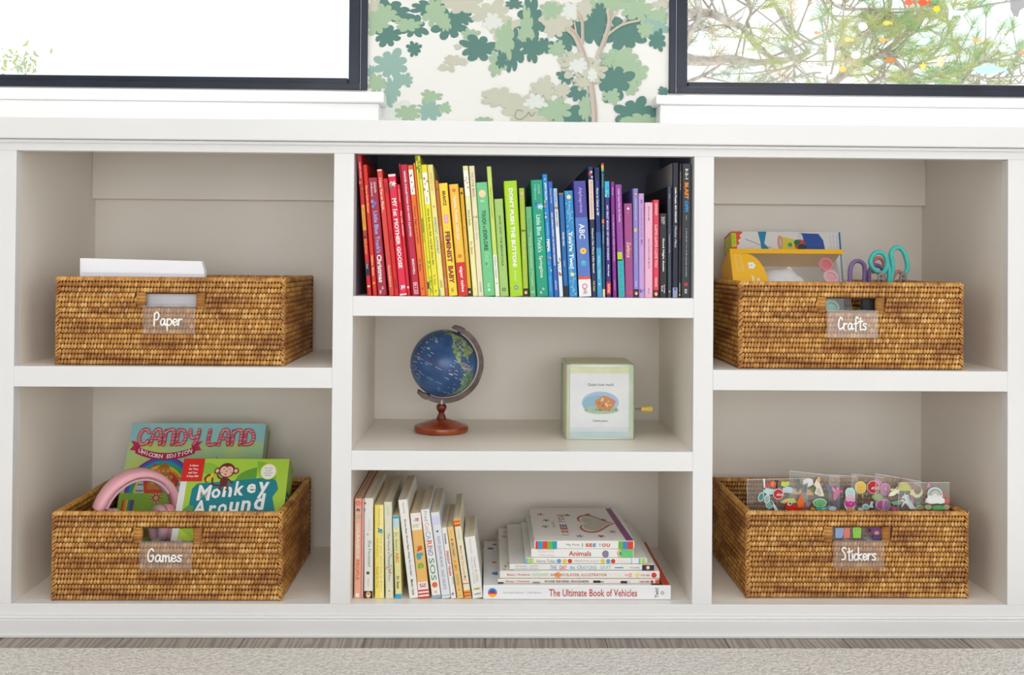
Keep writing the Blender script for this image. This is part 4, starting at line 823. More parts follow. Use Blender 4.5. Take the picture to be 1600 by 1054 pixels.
def RX(u0, u1, col, z0=0.0, z1=1.0, lay=1):
    def f(g, L, T): g.rect(-L/2+L*u0, -L/2+L*u1, T*z0+.0003, T*z1-.0003, -lay*LAY, ink(col))
    return f
def DX(u, col, r=.36, dz=0.0, lay=2):
    def f(g, L, T): g.disc(-L/2+L*u, T*(.5+dz), T*r, T*r, -lay*LAY, ink(col), 16)
    return f
def run(*fs):
    def f(g, L, T):
        for q in fs: q(g, L, T)
    return f
z = ZB+0.0004
def cov_vehicles(g, L, D):
    g.rect(L/2-.012, L/2-.0005, .004, D-.002, -LAY, ink('#c8401e')); g.rect(L/2-.03, L/2-.012, .004, D-.002, -LAY, ink('#2a2a2c'))
    for (x, zz, rr, c) in ((-L/2+.012, .2, .006, '#2f62a8'), (-L/2+.022, .06, .009, '#3a86c0'), (-L/2+.018, .12, .004, '#c84a2a'), (-L/2+.02, .225, .005, '#c84a2a')): g.disc(x, zz, rr, rr, -LAY, ink(c), 14)
r, T = flatbook(755, 1048, 918, 940, 0.020, .245, '#e8e8ea', z, 'large white book with red lettering at the bottom of the lying stack', run(
    lambda g, L, T: [g.disc(-L/2+.0145, T*.5, .0072, .0072, -LAY, ink('#f0b030'), 20), g.disc(-L/2+.0145, T*.5, .0072, .0072, -1.3*LAY, ink('#d8344a'), 12, -.3, PI+.3), g.disc(-L/2+.0145, T*.5, .0072, .0072, -1.6*LAY, ink('#2f8ab8'), 12, .15, PI-.15), g.disc(-L/2+.0145, T*.58, .0035, .0025, -1.8*LAY, ink('#6a3a90'), 12)],
    TX('Anne-Sophie Baumann  *  Didier Balicevic', .105, .31, '#9a9aa0', .16, 0), TX('The Ultimate Book of Vehicles', .35, .82, '#b8432c', .52, .012), lambda g, L, T: g.text('Twirl', -L/2+L*.925, T*.5, -2*LAY, ink('#3a3a3a'), h=.0058, w=T*.66, off=.01, up=True), DX(.955, '#7a7a80', .12), DX(.955, '#e8e8ea', .07, 0, 3)), cov_vehicles, skew=0.0)
z += T+.0003
def cov_eng(g, L, D):
    rr = random.Random(3)
    for i in range(34):
        side = rr.choice((-1, 1, 1)); x = side*L/2-side*rr.uniform(.004, .03); zz = rr.uniform(.01, D-.01)
        g.disc(x, zz, rr.uniform(.002, .006), rr.uniform(.002, .007), -LAY*(1+i*.02), ink(rr.choice(['#222222', '#c83a2a', '#e8d8c0', '#3a6a3a', '#d8a060', '#efece6'])), 8)
r, T = flatbook(778, 1030, 910.5, 917.5, 0.028, .25, '#e2dcd4', z, 'thin white picture book second from the bottom of the lying stack, black lettering', run(
    TX('Beaty / Roberts', .05, .195, '#c8604a', .55, .01), RX(0, .035, '#2a2628', .0, .4), TX('ROSIE REVERE, ENGINEER', .29, .565, '#5a4f4c', .56, .018), RX(.215, .26, '#8a8888', .1, .5), RX(.59, .635, '#2a2424', .2, .8), RX(.635, .655, '#6a4a3a', .3, .6), RX(.76, .80, '#222226', .1, .7), RX(.80, .82, '#c8c8c8', .2, .8), TX('ABRAMS', .875, .94, '#a85040', .4), DX(.955, '#c83a3a', .34), RX(.975, 1, '#c85a30', 0, 1)), cov_eng)
z += T+.0003
def cov_art(g, L, D):
    rr = random.Random(8)
    for i in range(40):
        x = -L/2+rr.uniform(.003, .07) if i < 28 else L/2-rr.uniform(.004, .04); zz = rr.uniform(.005, D-.01)
        g.disc(x, zz, rr.uniform(.002, .008), rr.uniform(.002, .01), -LAY*(1+i*.02), ink(rr.choice(['#d8b490', '#e8d0b0', '#8ab85a', '#c83a3a', '#e8a8a0', '#f3e8d8', '#b88a60'])), 9)
r, T = flatbook(781, 1030.5, 898.5, 910, 0.030, .25, '#e8e4df', z, 'white picture book third from the bottom of the lying stack, pink and red lettering', run(
    TX('Beaty / Roberts', .045, .19, '#c86a5a', .4, .01), RX(.2, .3, '#c8d8c0', .3, .75), DX(.362, '#f0a060', .42), TX('AARON SLATER, ILLUSTRATOR', .315, .67, '#c87a5a', .42, .012, lay=3), DX(.815, '#f0b0a0', .3), DX(.86, '#e8d890', .3), DX(.79, '#e8a0b0', .15), TX('ABRAMS', .88, .94, '#d89a9a', .3), DX(.965, '#d03a3a', .36), RX(0, .25, '#dfe6ea', .8, 1)), cov_art)
z += T+.0003
def cov_cray(g, L, D):
    g.disc(-L/2+.018, .08, .003, .001, -LAY, ink('#b8a878'), 8)
    for i in range(9): g.rect(L/2-.03+i*.002, L/2-.022+i*.002, .08+i*.014, .084+i*.014, -LAY, ink(['#8a8a90', '#6a9ac0', '#c0a080'][i % 3]))
r, T = flatbook(796, 1022.5, 890, 899, 0.034, .24, '#e6e5e2', z, 'white picture book with crayon like lettering in the middle of the lying stack', run(
    TX('DREW DAYWALT', .04, .12, '#7a7a78', .22, 0, .22), TX('OLIVER JEFFERS', .14, .2, '#7a7a78', .22, 0, .22), TX('DAYWALT / JEFFERS', .04, .2, '#8a8a88', .22, 0, -.2), TX('THE', .28, .325, '#7a9ac8', .7, .01), TX('DAY', .345, .395, '#d86a5a', .7, .02), TX('the', .415, .45, '#6aa8c0', .6, .01), TX('CRAYONS', .465, .60, '#8ab4cc', .66, .01), TX('QUIT', .625, .70, '#88c0c8', .66, .01), RX(.725, .785, '#3f80b8', .35, .6), TX('PHILOMEL', .83, .9, '#b0b0b0', .3), RX(.915, .998, '#2a2a3a'), DX(.955, '#e8a080', .34), DX(.955, '#f8e8e0', .18, 0, 3)), cov_cray)
z += T+.0003
r, T = flatbook(821, 1011, 880, 889, 0.036, .215, '#e9e8e3', z, 'white book with striped ends and six coloured dots in the lying stack', run(
    *[RX(a, b, c) for a, b, c in ((0, .02, '#7ab8d0'), (.02, .035, '#c8d850'), (.035, .05, '#8ac0c8'), (.05, .068, '#d8dc4a'), (.93, .945, '#7ab8d0'), (.945, .96, '#d8dc4a'), (.96, .975, '#8ac0c8'), (.975, .992, '#c8d850'), (.87, .875, '#5aa0d0'))],
    TX('Herve Tullet', .09, .245, '#9a9a98', .6, 0), DX(.275, '#6a9ad8', .38), DX(.322, '#e8c82a', .38), DX(.365, '#d8342a', .38), TX('PRESIONA AQUI', .40, .60, '#b0b0a8', .4, 0), DX(.635, '#e8c82a', .38), DX(.68, '#5aa8d8', .38), DX(.72, '#d8342a', .38), TX('KOKINOS', .76, .85, '#d8d8d8', .3, 0)), None, board=False)
z += T+.0003
r, T = flatbook(830, 990, 865, 878.5, 0.037, .20, '#ebebe8', z, 'white book with an orange word and green badge, second from top of the stack', run(
    TX('Really Funny', .07, .225, '#e0b8b0', .28, 0, .2), TX('Silly Jokes', .08, .225, '#e0b8b0', .28, 0, -.22), TX('Animals', .365, .585, '#c8553a', .56, .02), lambda g, L, T: [g.disc(-L/2+L*.725, T*.45, T*.4, T*.42, -LAY, ink('#8a7f9a'), 16, .5, 2*PI-.5), g.disc(-L/2+L*.88, T*.5, T*.5, T*.45, -LAY, ink('#d88a30'), 16, PI/2, 3*PI/2), g.disc(-L/2+L*.88, T*.5, T*.4, T*.36, -1.3*LAY, ink('#f0e0b0'), 16, PI/2, 3*PI/2), g.disc(-L/2+L*.88, T*.5, T*.3, T*.27, -1.6*LAY, ink('#3aa070'), 16, PI/2, 3*PI/2), g.rect(-L/2+L*.88, -L/2+L*.995, .001, T-.0005, -LAY, ink('#6fc47a'))]), None, name='board_book')
z += T+.0003
def cov_see(g, L, D):
    h = L/2
    g.flat([(h-.022, D-.001), (h-.012, D-.001), (h-.0006, .004), (h-.0125, .004)][::1], -LAY, ink('#8a3f80'))
    hp = []
    for i in range(40):
        t = 2*PI*i/40; a = 16*math.sin(t)**3; b = 13*math.cos(t)-5*math.cos(2*t)-2*math.cos(3*t)-math.cos(4*t)
        hp.append((.026-b*.0022, D*.5+a*.0036))
    g.flat(hp, -LAY, ink('#b8442c'))
    g.flat([((x-.024)*.86+.024, (zz-D*.5)*.86+D*.5) for x, zz in hp], -1.3*LAY, ink('#efe6d8'))
    g.flat([((x-.024)*.76+.025, (zz-D*.5)*.76+D*.5) for x, zz in hp], -1.6*LAY, ink('#b5afa3', 0.12))
    for t, zz, c in (('I', .035, '#5a9a6a'), ('S', .055, '#d8603a'), ('E', .075, '#b83a3a'), ('E', .092, '#5a6a9a'), ('Y', .118, '#6ab0c8'), ('O', .136, '#d8703a'), ('U', .156, '#c8442c')):
        g.text(t, -.027, zz, -LAY, ink(c), h=.012, w=.015 if t != 'I' else .003, off=.05, up=True)
    g.text('MY FIRST', -.043, .10, -LAY, ink('#a89a8a'), h=.0045, w=.035, off=.01, up=True)
    for x, zz, c in ((-.062, .165, '#b8604a'), (-.054, .125, '#6a6058'), (-.058, .085, '#6a7060'), (-.015, .16, '#5a5a58'), (.022, .165, '#a8604a'), (.045, .13, '#7a8a78'), (.052, .055, '#8a8468'), (.03, .028, '#a83a5a'), (-.005, .028, '#8a80a0')):
        P = [(x+.0065*(.7+.4*math.cos(5*a+x*90))*math.cos(a), zz+.009*(.7+.4*math.cos(5*a+x*90))*math.sin(a)) for a in [2*PI*j/20 for j in range(20)]]
        g.flat(P, -LAY, ink(c))
r, T = flatbook(835, 991, 852.5, 865, 0.036, .21, '#eceae6', z, 'white board book with a heart on its cover, on top of the lying stack', run(
    *[RX(a, b, c) for a, b, c in ((0.01, .035, '#d8342a'), (.035, .08, '#2f9ac8'), (.08, .13, '#e0482a'), (.13, .18, '#6ab83a'), (.18, .225, '#2f9ab8'), (.84, .885, '#6ab83a'), (.885, .93, '#3a8ac8'), (.93, .99, '#d8402a'))],
    TX('My First', .32, .45, '#6a6a68', .34, .0), TX('I', .475, .485, '#6ab07a', .44, .03), TX('S', .51, .545, '#d8402a', .44, .04), TX('E', .55, .58, '#c83a3a', .44, .04), TX('E', .587, .617, '#3a7ab8', .44, .04), TX('Y', .64, .67, '#7ac0d0', .44, .04), TX('O', .675, .715, '#d8503a', .44, .04), TX('U', .722, .755, '#c83a3a', .44, .04)), cov_see, board=True, name='board_book')
# ------------------------------------------------------------------ globe on its wooden foot
gb = onz(689.5, 673.5, ZBT)
globe = empty('desk_globe', (gb.x, gb.y, ZBT+0.0003)); tag(globe, 'small blue desk globe on a turned reddish wooden foot, on the middle shelf', 'globe')
k = (1.54+gb.y)/F
M['cherry'] = plain('turned_cherry_wood', '#7e2f0e', '#a84a1c', 0.22, 6, None, 0, 0.6, (4, 4, 30))
M['cherry2'] = plain('dark_turned_wood', '#5e1a08', '#7c2a10', 0.18, 10, None, 0, 0.7)
M['gunmetal'] = plain('brushed_gunmetal', '#4a3f3c', '#6a5c57', 0.42, 60, None, 0.75, 0.5)
M['pewter'] = plain('pewter', '#8a8078', None, 0.35, 8, None, 0.9)
g = MB(); g.lathe([(0.0, 0), (.0440, 0), (.0462, .0012), (.0470, .0040), (.0470, .0085), (.0462, .0105), (.0445, .0112), (.030, .0160), (.016, .0200), (.010, .0212), (0.0, .0213)], M['cherry'], 56)
g.build('foot', globe, smooth=28)
g = MB(); g.lathe([(0, .0205), (.0082, .0205), (.0086, .0225), (.0072, .0265), (.0050, .031), (.0052, .0335), (.0075, .0365), (.0092, .041), (.0088, .0445), (.0066, .0468), (0, .0472)], M['cherry2'], 28); g.build('stem', globe, smooth=30)
g = MB(); g.lathe([(0, .0468), (.0052, .0468), (.0052, .0535), (.0040, .0560), (0, .0562)], M['pewter'], 24); g.build('collar', globe, smooth=30)
ctr = at(693.6, 567.3, gb.y)-Vector((gb.x, gb.y, ZBT+0.0003)); ctr.y = 0; R = 52.3*k
tilt = math.radians(26.0)
ax = Vector((math.sin(tilt), 0, math.cos(tilt)))
ri, ro = R*1.045, R*1.185
def arcp(r, a): return (ctr.x+r*math.cos(a), ctr.z+r*math.sin(a))
a0, a1 = math.radians(90-26.5), math.radians(-90-30)
g = MB(); n = 48; yw = .0042
ins = [arcp(ri, a0+(a1-a0)*i/n) for i in range(n+1)]; outs = [arcp(ro if 2 < i < n-2 else ro*0.99, a0+(a1-a0)*i/n) for i in range(n+1)]
for i in range(n):
    g.prism([ins[i], outs[i], outs[i+1], ins[i+1]], -yw, yw, M['gunmetal'])
g.build('meridian_arm', globe, smooth=30, bevel=0)
for sgn, a, hook in ((1, a0, 1), (-1, a1, -1)):
    g = MB(); p = arcp(R*1.115, a); d = Vector((math.cos(a), 0, math.sin(a))); tn = Vector((-d.z, 0, d.x))*sgn
    def q(r, t): v = Vector((ctr.x, 0, ctr.z))+d*r+tn*t; return (v.x, v.z)
    g.prism([q(R*1.03, .006*-1), q(R*1.20, -.006), q(R*1.20, .004), q(R*1.16, .0135), q(R*1.06, .0165), q(R*1.05, .013), q(R*1.06, .004), q(R*1.03, .003)], -.0052, .0052, M['gunmetal'])
    g.build('arm_cap', globe, bevel=0.0008)
g = MB()
for s_ in (1, -1):
    c0 = Vector((ctr.x, 0, ctr.z))+ax*(s_*R*0.98); c1 = Vector((ctr.x, 0, ctr.z))+ax*(s_*R*1.09); g.tube([tuple(c0), tuple(c1)], .0032, ink('#1c1a1c'), 14)
g.build('axis_pin', globe, smooth=40)
# ball with oceans, lands and lettering
m, nt, b = newmat('globe_ocean'); noise_mix(nt, b, '#264878', '#3a6296', 30, None, .35, .65); b.inputs['Roughness'].default_value = 0.28; M['ocean'] = m
m, nt, b = newmat('globe_land'); noise_mix(nt, b, '#3f6f52', '#a8b078', 160, None, .35, .62); b.inputs['Roughness'].default_value = 0.3; M['land'] = m
m, nt, b = newmat('globe_land_south'); noise_mix(nt, b, '#3a6a5c', '#7f9a78', 170, None, .35, .62); b.inputs['Roughness'].default_value = 0.3; M['land2'] = m
g = MB(); g.ball((0, 0, 0), R, M['ocean'], 72, 48); ball = g.build('ball', globe, smooth='all')
# the ball's own frame: pole along the axis, the eastern Pacific towards the camera
ball.location = ctr; ball.rotation_euler = (0, tilt, 0)
LON0 = -122.0
def ll(lat, lon, r=R*1.0015):
    la, lo = math.radians(lat), math.radians(lon-LON0)
    return Vector((math.cos(la)*math.sin(lo), -math.cos(la)*math.cos(lo), math.sin(la)))*r
def patch(name, pts, m, r):
    bm = bmesh.new(); pp = []
    N = len(pts)
    for i in range(N):
        a, b_ = pts[i], pts[(i+1) % N]; st = max(1, int(math.hypot(a[0]-b_[0], a[1]-b_[1])/2))
        for j in range(st): pp.append((a[0]+(b_[0]-a[0])*j/st, a[1]+(b_[1]-a[1])*j/st))
    rr = random.Random(4); pp = [(a+rr.uniform(-.7, .7), b_+rr.uniform(-.7, .7)) for a, b_ in pp]
    vs = [bm.verts.new((lo, la, 0)) for la, lo in pp]; bm.faces.new(vs)
    bmesh.ops.triangulate(bm, faces=bm.faces[:])
    for _ in range(2):
        bmesh.ops.subdivide_edges(bm, edges=[e for e in bm.edges if e.calc_length() > 5], cuts=1); bmesh.ops.triangulate(bm, faces=bm.faces[:])
    for v in bm.verts: v.co = ll(v.co.y, v.co.x, r)
    bm.normal_update()
    me = bpy.data.meshes.new(name); bm.to_mesh(me); bm.free(); me.materials.append(m)
    for p in me.polygons: p.use_smooth = True
    o = bpy.data.objects.new(name, me); C.objects.link(o); o.parent = ball; return o
NA = [(70, -165), (71, -156), (69, -135), (70, -115), (73, -95), (70, -82), (62, -78), (55, -80), (58, -66), (52, -56), (47, -60), (44, -66), (41, -71), (35, -76), (30, -81), (25, -80.5), (29, -84), (30, -90), (29, -95), (25, -97.5), (19, -96), (18.5, -91), (21, -87), (16, -88.5), (15, -83), (9.5, -82), (7.5, -78), (8, -83), (13, -88), (16, -95), (18, -103), (22, -106), (31, -114), (24, -110), (28, -115), (34, -119), (40, -124), (48, -124), (55, -131), (60, -141), (60, -150), (55, -162), (61, -166), (66, -167)]
SA = [(12, -72), (10, -62), (5, -52), (-1, -48), (-5, -36), (-12, -38), (-23, -42), (-34, -54), (-40, -63), (-52, -69), (-55, -67), (-52, -75), (-42, -74), (-30, -71.5), (-18, -71), (-14, -76), (-5, -81), (1, -79.5), (8, -78)]
patch('continent', NA, M['land'], R*1.0022); patch('continent', SA, M['land2'], R*1.0022)
patch('continent', [(62, -180), (60, -170), (66, -172), (70, -180), (70, -200), (60, -196)], M['land'], R*1.0022)
g = MB(); wi = ink('#d8e4ee', 0.4); rg = random.Random(9)
def strip_ll(la0, lo0, la1, lo1, w, m, n=3):
    vs = []
    for i in range(n+1):
        t = i/n; la = la0+(la1-la0)*t; lo = lo0+(lo1-lo0)*t
        vs += [ll(la-w/2, lo, R*1.0035), ll(la+w/2, lo, R*1.0035)]
    g.add(vs, [(2*i, 2*i+2, 2*i+3, 2*i+1) for i in range(n)], m)
for i in range(95):                                        # the small place names of the printed map
    lo = rg.choice([rg.uniform(-190, -158), rg.uniform(-178, -140), rg.uniform(-112, -70), rg.uniform(-112, -60)]); la = rg.uniform(-45, 45)
    if -150 < lo < -115 and rg.random() < .9: continue
    L = rg.uniform(3, 9); n_ = int(L/1.3)
    for j in range(n_): strip_ll(la, lo+j*1.35, la, lo+j*1.35+rg.uniform(.6, 1.05), rg.uniform(.7, 1.3), wi, 1)
for la in (-5, -28):
    for j in range(26): strip_ll(la, -170+j*2.1+(12 if la < -20 else 0), la, -170+j*2.1+(12 if la < -20 else 0)+1.0, 0.9, wi, 1) if j % 9 < 6 else None
for i in range(60): strip_ll(0, -200+i*2.5, 0, -200+i*2.5+1.9, 0.8, ink('#8a3038', .4), 1)
for i in range(26): strip_ll(rg.uniform(8, 22), -95+rg.uniform(0, 34), rg.uniform(8, 22), -92+rg.uniform(0, 30), .5, ink(rg.choice(['#c8c070', '#c86a7a', '#e0e0d0']), .4), 2)
g.build('map_lettering', ball)

# ------------------------------------------------------------------ square musical tin with its crank
tf = at(937, 686.3, 0.02); tw0 = onz(937, 686.3, ZBT).y
A = at(883.5, 686, tw0); Bq = at(991.5, 686, tw0); tw = Bq.x-A.x; th = at(937, 570, tw0).z-ZBT; td = tw
tin = empty('musical_tin', ((A.x+Bq.x)/2, tw0, ZBT+0.0004), (0, 0, math.radians(0))); tag(tin, 'square pastel tin box with a yellow crank knob, right of the globe', 'tin box')
def tinmat(name, c1, c2, sc_n=30): return plain(name, c1, c2, 0.35, sc_n, None, 0.0, 0.6)
tg, tp, tb, ty = tinmat('tin_green', '#bccfb0', '#c9d8c4'), tinmat('tin_peach', '#e3b890', '#e9cdb0'), tinmat('tin_blue', '#b4cbcf', '#c3d5d4'), tinmat('tin_yellow', '#cfd3a4', '#d9dcb8')
h = tw/2; g = MB(); cr = .007
pl = [(-h+cr, 0), (h-cr, 0), (h-cr*.3, cr*.3), (h, cr), (h, td-cr), (h-cr*.3, td-cr*.3), (h-cr, td), (-h+cr, td), (-h+cr*.3, td-cr*.3), (-h, td-cr), (-h, cr), (-h+cr*.3, cr*.3)]
g.zprism(pl, .002, th-.002, tg)
for z0, z1 in ((0, .003), (th-.0035, th)):
    g.zprism([(x*1.008, (y-td/2)*1.008+td/2) for x, y in pl], z0, z1, plain('tin_rim', '#c6cfc0', None, .3, 8, None, .4))
L1 = -LAY
g.rect(-h+.0072, h-.010, .020, th-.0145, -.0004, tinmat('tin_white', '#dcdfe2', '#e3e4e6'))
g.rect(-h+.0072, h-.0105, th-.0145, th-.004, -.0003, ty); g.rect(-h+.0072, h-.0105, .0035, .013, -.0003, tb); g.rect(-h+.0072, h-.0105, .013, .020, -.0003, tinmat('tin_bluewhite', '#ccd8dc', '#d6dde0'))
g.add([(-h+.0066, -.0001, .0035), (-h-.0002, cr, .0035), (-h-.0002, cr, th-.004), (-h+.0066, -.0001, th-.004)], [(0, 3, 2, 1)], tp)
for i, c in enumerate(('#e3b890', '#d8cf9a', '#a8bfa0', '#8aa88a')):
    g.add([(-h-.0003, cr+i*.022, .004), (-h-.0003, cr+(i+1)*.022, .004), (-h-.0003, cr+(i+1)*.022, th-.005), (-h-.0003, cr+i*.022, th-.005)], [(0, 3, 2, 1)], ink(c))
gk = ink('#55565a')
g.text('Guess how much', 0.0005, th*.736, -.0007, gk, h=.0050, w=.043, off=0); g.text('I love you.', 0.0005, th*.247, -.0014, gk, h=.0048, w=.026, off=0)
cz = th*.492
g.disc(0, cz, .031, .0185, -.0006, ink('#a9bfda'), 40); g.disc(-.006, cz-.003, .0235, .0155, -.0008, ink('#8fb6c8'), 34)
g.disc(.002, cz-.012, .029, .0068, -.0009, ink('#a9bfa0'), 30); rg = random.Random(2)
for i in range(26): x = rg.uniform(-.026, .028); g.flat([(x, cz-.0135), (x+.0012, cz-.0135), (x+.0002, cz-.0085+rg.uniform(-.001, .002))], -.0010, ink('#6f8f72'))
P = [(.008+.0165*(1+.08*math.sin(5*a))*math.cos(a)+.0, cz-.001+.0115*(1+.08*math.sin(4*a+1))*math.sin(a)) for a in [2*PI*i/36 for i in range(36)]]
g.flat(P, -.0012, ink('#c98a58'))                          # a plain rounded russet bush in place of the printed picture
for i in range(14): a = rg.uniform(0, 6.28); rr = rg.uniform(0, .8); g.disc(.008+.0155*rr*math.cos(a), cz-.001+.0105*rr*math.sin(a), .0022, .0018, -.00135-.00001*i, ink(rg.choice(['#dba878', '#b87444', '#e6c8a8'])), 10)
g.build('box', tin, smooth=35)
g = MB(); g.zprism([(x*.93, (y-td/2)*.93+td/2) for x, y in pl], th-.0006, th+.0012, ty); g.build('lid', tin)
g = MB(); cx, cy, czk = h, td*.5, th*.40
st = M['pewter']; g.tube([(cx-.002, cy, czk), (cx+.006, cy, czk)], .0022, st, 12); g.box(cx+.005, cx+.0065, cy-.004, cy+.004, czk-.019*0-.003, czk+.011, st)
g.build('crank', tin)
g = MB(); k0 = at(1001, 639, tw0+td*.35); k1 = at(1018, 639.5, tw0+td*.35); ox = (A.x+Bq.x)/2
kz = k0.z-ZBT
g.tube([(h+.006, cy*.7, kz), (k0.x-ox+.001, cy*.7, kz)], .0016, st, 10); g.box(h+.0045, h+.0062, cy*.7-.002, cy+.002, min(kz, czk)-.002, max(kz, czk)+.003, st)
g.tube([(k0.x-ox, cy*.7, kz), (k0.x-ox+.002, cy*.7, kz), (k1.x-ox, cy*.7, kz), (k1.x-ox+.0012, cy*.7, kz)], [.0040, .0043, .0056, .0050], plain('yellow_knob', '#e8c860', '#efd478', .35, 8), 24); g.build('crank_knob', tin, smooth=35)
# ------------------------------------------------------------------ white paper in the upper left basket
def tilted(name, u0, u1, v, Ytop, lean, zfloor, t, yaw=0.0):
    """front face authored at y=0, z from 0 to H, standing on zfloor and leaning back"""
    L_ = at(u0, v, Ytop); R_ = at(u1, v, Ytop); W = R_.x-L_.x; zt = (L_.z+R_.z)/2
    zb = zfloor+t*math.sin(lean); H = (zt-zb)/math.cos(lean); yb = Ytop-H*math.sin(lean)
    o = empty(name, ((L_.x+R_.x)/2, yb, zb), (-lean, 0, yaw)); return o, W, H
pm = page_mat('white_paper_stack', '#e9e8ec', '#f6f5f8', 2); fz = ZST+0.0075
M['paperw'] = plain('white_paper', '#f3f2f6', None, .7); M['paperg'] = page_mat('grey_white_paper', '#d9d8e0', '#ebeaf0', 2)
bx = baskets['tl'].location
def paperbox(name, y, t, corners, label, mat):
    q = [at(u, v, y) for u, v in corners]; x0 = q[0].x; g = MB()
    P = [(p.x-x0, p.z-fz) for p in q]+[(q[-1].x-x0, .0), (0, .0)]
    g.prism(P, 0, t, mat); o = g.build(name, bevel=.0004); o.location = (x0, y, fz); tag(o, label, 'paper', 'white paper in the basket')
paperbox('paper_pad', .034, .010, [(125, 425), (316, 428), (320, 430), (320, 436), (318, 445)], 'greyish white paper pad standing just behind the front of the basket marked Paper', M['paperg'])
paperbox('paper_pad', .046, .012, [(125, 403), (315, 408), (316.5, 414), (319.5, 424), (319.5, 440)], 'tallest white paper pad, rising above the rim of the basket marked Paper', M['paperw'])
g = MB(); g.box(-.12, .12, 0, .16, 0, .110, pm)
o = g.build('paper_stack'); o.location = (bx.x, .060, fz); tag(o, 'thick stack of white paper lying low in the basket marked Paper', 'paper', 'white paper in the basket')

# ------------------------------------------------------------------ board games in the lower left basket
fz = ZB+0.0078
def gbox(name, u0, u1, v, Y, lean, t, mats, label, cat, art):
    o, W, H = tilted(name, u0, u1, v, Y, math.radians(lean), fz, t); tag(o, label, cat)
    front, side, back = mats; g = MB(); h = W/2
    g.box(-h, h, 0, t*.55, 0, H, side); art(g, W, H, h)
    g.build('lid', o, bevel=0)
    g = MB(); g.box(-h+.0012, h-.0012, t*.55, t, .001, H-.0012, back); g.build('tray', o)
    return o
def candy(g, W, H, h):
    def X(u): return -h+W*u
    def Z(v): return H*(1-v)
    g.rect(-h, h, 0, H, -LAY, plain('candy_box_ground', '#9ec7a8', '#c9d86a', .3, 9))
    g.rect(-h, h, H*.86, H, -1.5*LAY, plain('candy_box_sky', '#8fc4cf', '#9fd0cc', .3, 14))
    y1 = -3*LAY
    # rainbow dome with sweets below
    cx, cz = X(.28), Z(.52)
    for i, c in enumerate(('#7a3a90', '#3a6ac0', '#2a9ac0', '#3fa85a', '#e8d03a', '#e8902a', '#d8402a')):
        g.disc(cx, cz, W*(.25-.016*i), H*(.27-.017*i), -(3+i*.5)*LAY, ink(c), 40, 0, PI)
    yy = -8*LAY; z_ = cz
    rr = random.Random(7)
    g.rect(X(.0), X(.62), Z(.95), cz, -4*LAY, ink('#8fc040'))
    br = ink('#c8853a')
    for a, b, w in ((.29, .335, .045), (.29, .385, .07), (.29, .44, .10)): g.rect(X(a-w), X(a+w), Z(b+.055), Z(b), yy, br)
    g.flat([(X(.245), Z(.335)), (X(.335), Z(.335)), (X(.29), Z(.295))], yy, ink('#b06a2a'))
    for i in range(5):
        for j in range(3): g.disc(X(.225+i*.033), Z(.36+j*.045), W*.009, H*.009, yy-LAY, ink('#e8b060'), 8)
    for a in (.14, .43):
        g.flat([(X(a-.035), cz), (X(a+.035), cz), (X(a), Z(.36))], yy, ink('#c9d4d8'))
        for j in range(3): g.rect(X(a-.028+j*.008), X(a+.028-j*.008), cz+H*(.01+.045*j), cz+H*(.022+.045*j), yy-LAY, ink('#6a8a9a'))
    for a, b in ((.17, .36), (.21, .33), (.29, .28)): g.flat([(X(a), Z(b)), (X(a+.035), Z(b-.012)), (X(a), Z(b-.03))], yy-LAY, ink('#d83a5a'))
    g.disc(X(.27), Z(.555), W*.04, H*.035, yy-2*LAY, ink('#e8b030'), 20)
    for i in range(9): a = 2*PI*i/9; g.flat([(X(.27)+.004*math.cos(a+.4), Z(.555)+.004*math.sin(a+.4)), (X(.27)+.012*math.cos(a), Z(.555)+.010*math.sin(a)), (X(.27)+.004*math.cos(a-.4), Z(.555)+.004*math.sin(a-.4))], yy-3*LAY, ink('#7a3a90'))
    for i, c in enumerate(('#d8402a', '#e8902a', '#e8d03a', '#3fa85a', '#3a6ac0', '#7a3a90')): g.rect(X(.03+.014*i), X(.044+.014*i), Z(.66), Z(.57), yy-4*LAY, ink(c))
    for a, b, c in ((.12, .76, '#7a5a2a'), (.22, .80, '#a85a3a'), (.10, .74, '#5a8a3a'), (.40, .72, '#c86a8a'), (.37, .8, '#5a3a7a'), (.3, .74, '#8a5a2a')): g.disc(X(a), Z(b), W*.045, H*.03, yy-5*LAY, ink(c), 18); g.disc(X(a), Z(b), W*.03, H*.018, yy-6*LAY, ink('#5a7a2a'), 18)
    # doughnut, horn and cone at the right
    g.disc(X(.78), Z(.39), W*.12, H*.11, y1, ink('#5a3a22'), 28); 
    for i in range(22): a, b = rr.uniform(.68, .88), rr.uniform(.30, .45); g.rect(X(a), X(a)+.004, Z(b), Z(b)+.0013, y1-LAY, ink(rr.choice(['#e8b04a', '#d84a6a', '#5ab0c0', '#f0e8d0'])))
    g.flat([(X(.66), Z(.24)), (X(.76), Z(.40)), (X(.655), Z(.42))], y1-2*LAY, ink('#a9a9b8'))
    for j in range(4): g.flat([(X(.660+.0*j), Z(.27+.035*j)), (X(.68+.02*j), Z(.28+.035*j)), (X(.68+.022*j), Z(.288+.035*j)), (X(.66), Z(.278+.035*j))], y1-3*LAY, ink('#70708a'))
    g.flat([(X(.91), Z(.27)), (X(.96), Z(.46)), (X(.86), Z(.46))], y1-2*LAY, ink('#e0cf9a')); g.flat([(X(.905), Z(.34)), (X(.93), Z(.42)), (X(.88), Z(.42))], y1-3*LAY, ink('#c8707a'))
    g.disc(X(.55), Z(.4), W*.03, H*.09, y1, ink('#b8c8a8'), 18)
    # ribbon banner and candy cane lettering
    cr = ink('#b02650'); N = 14
    def bz(t): return Z(.185+.05*(1-(2*t-1)**2))
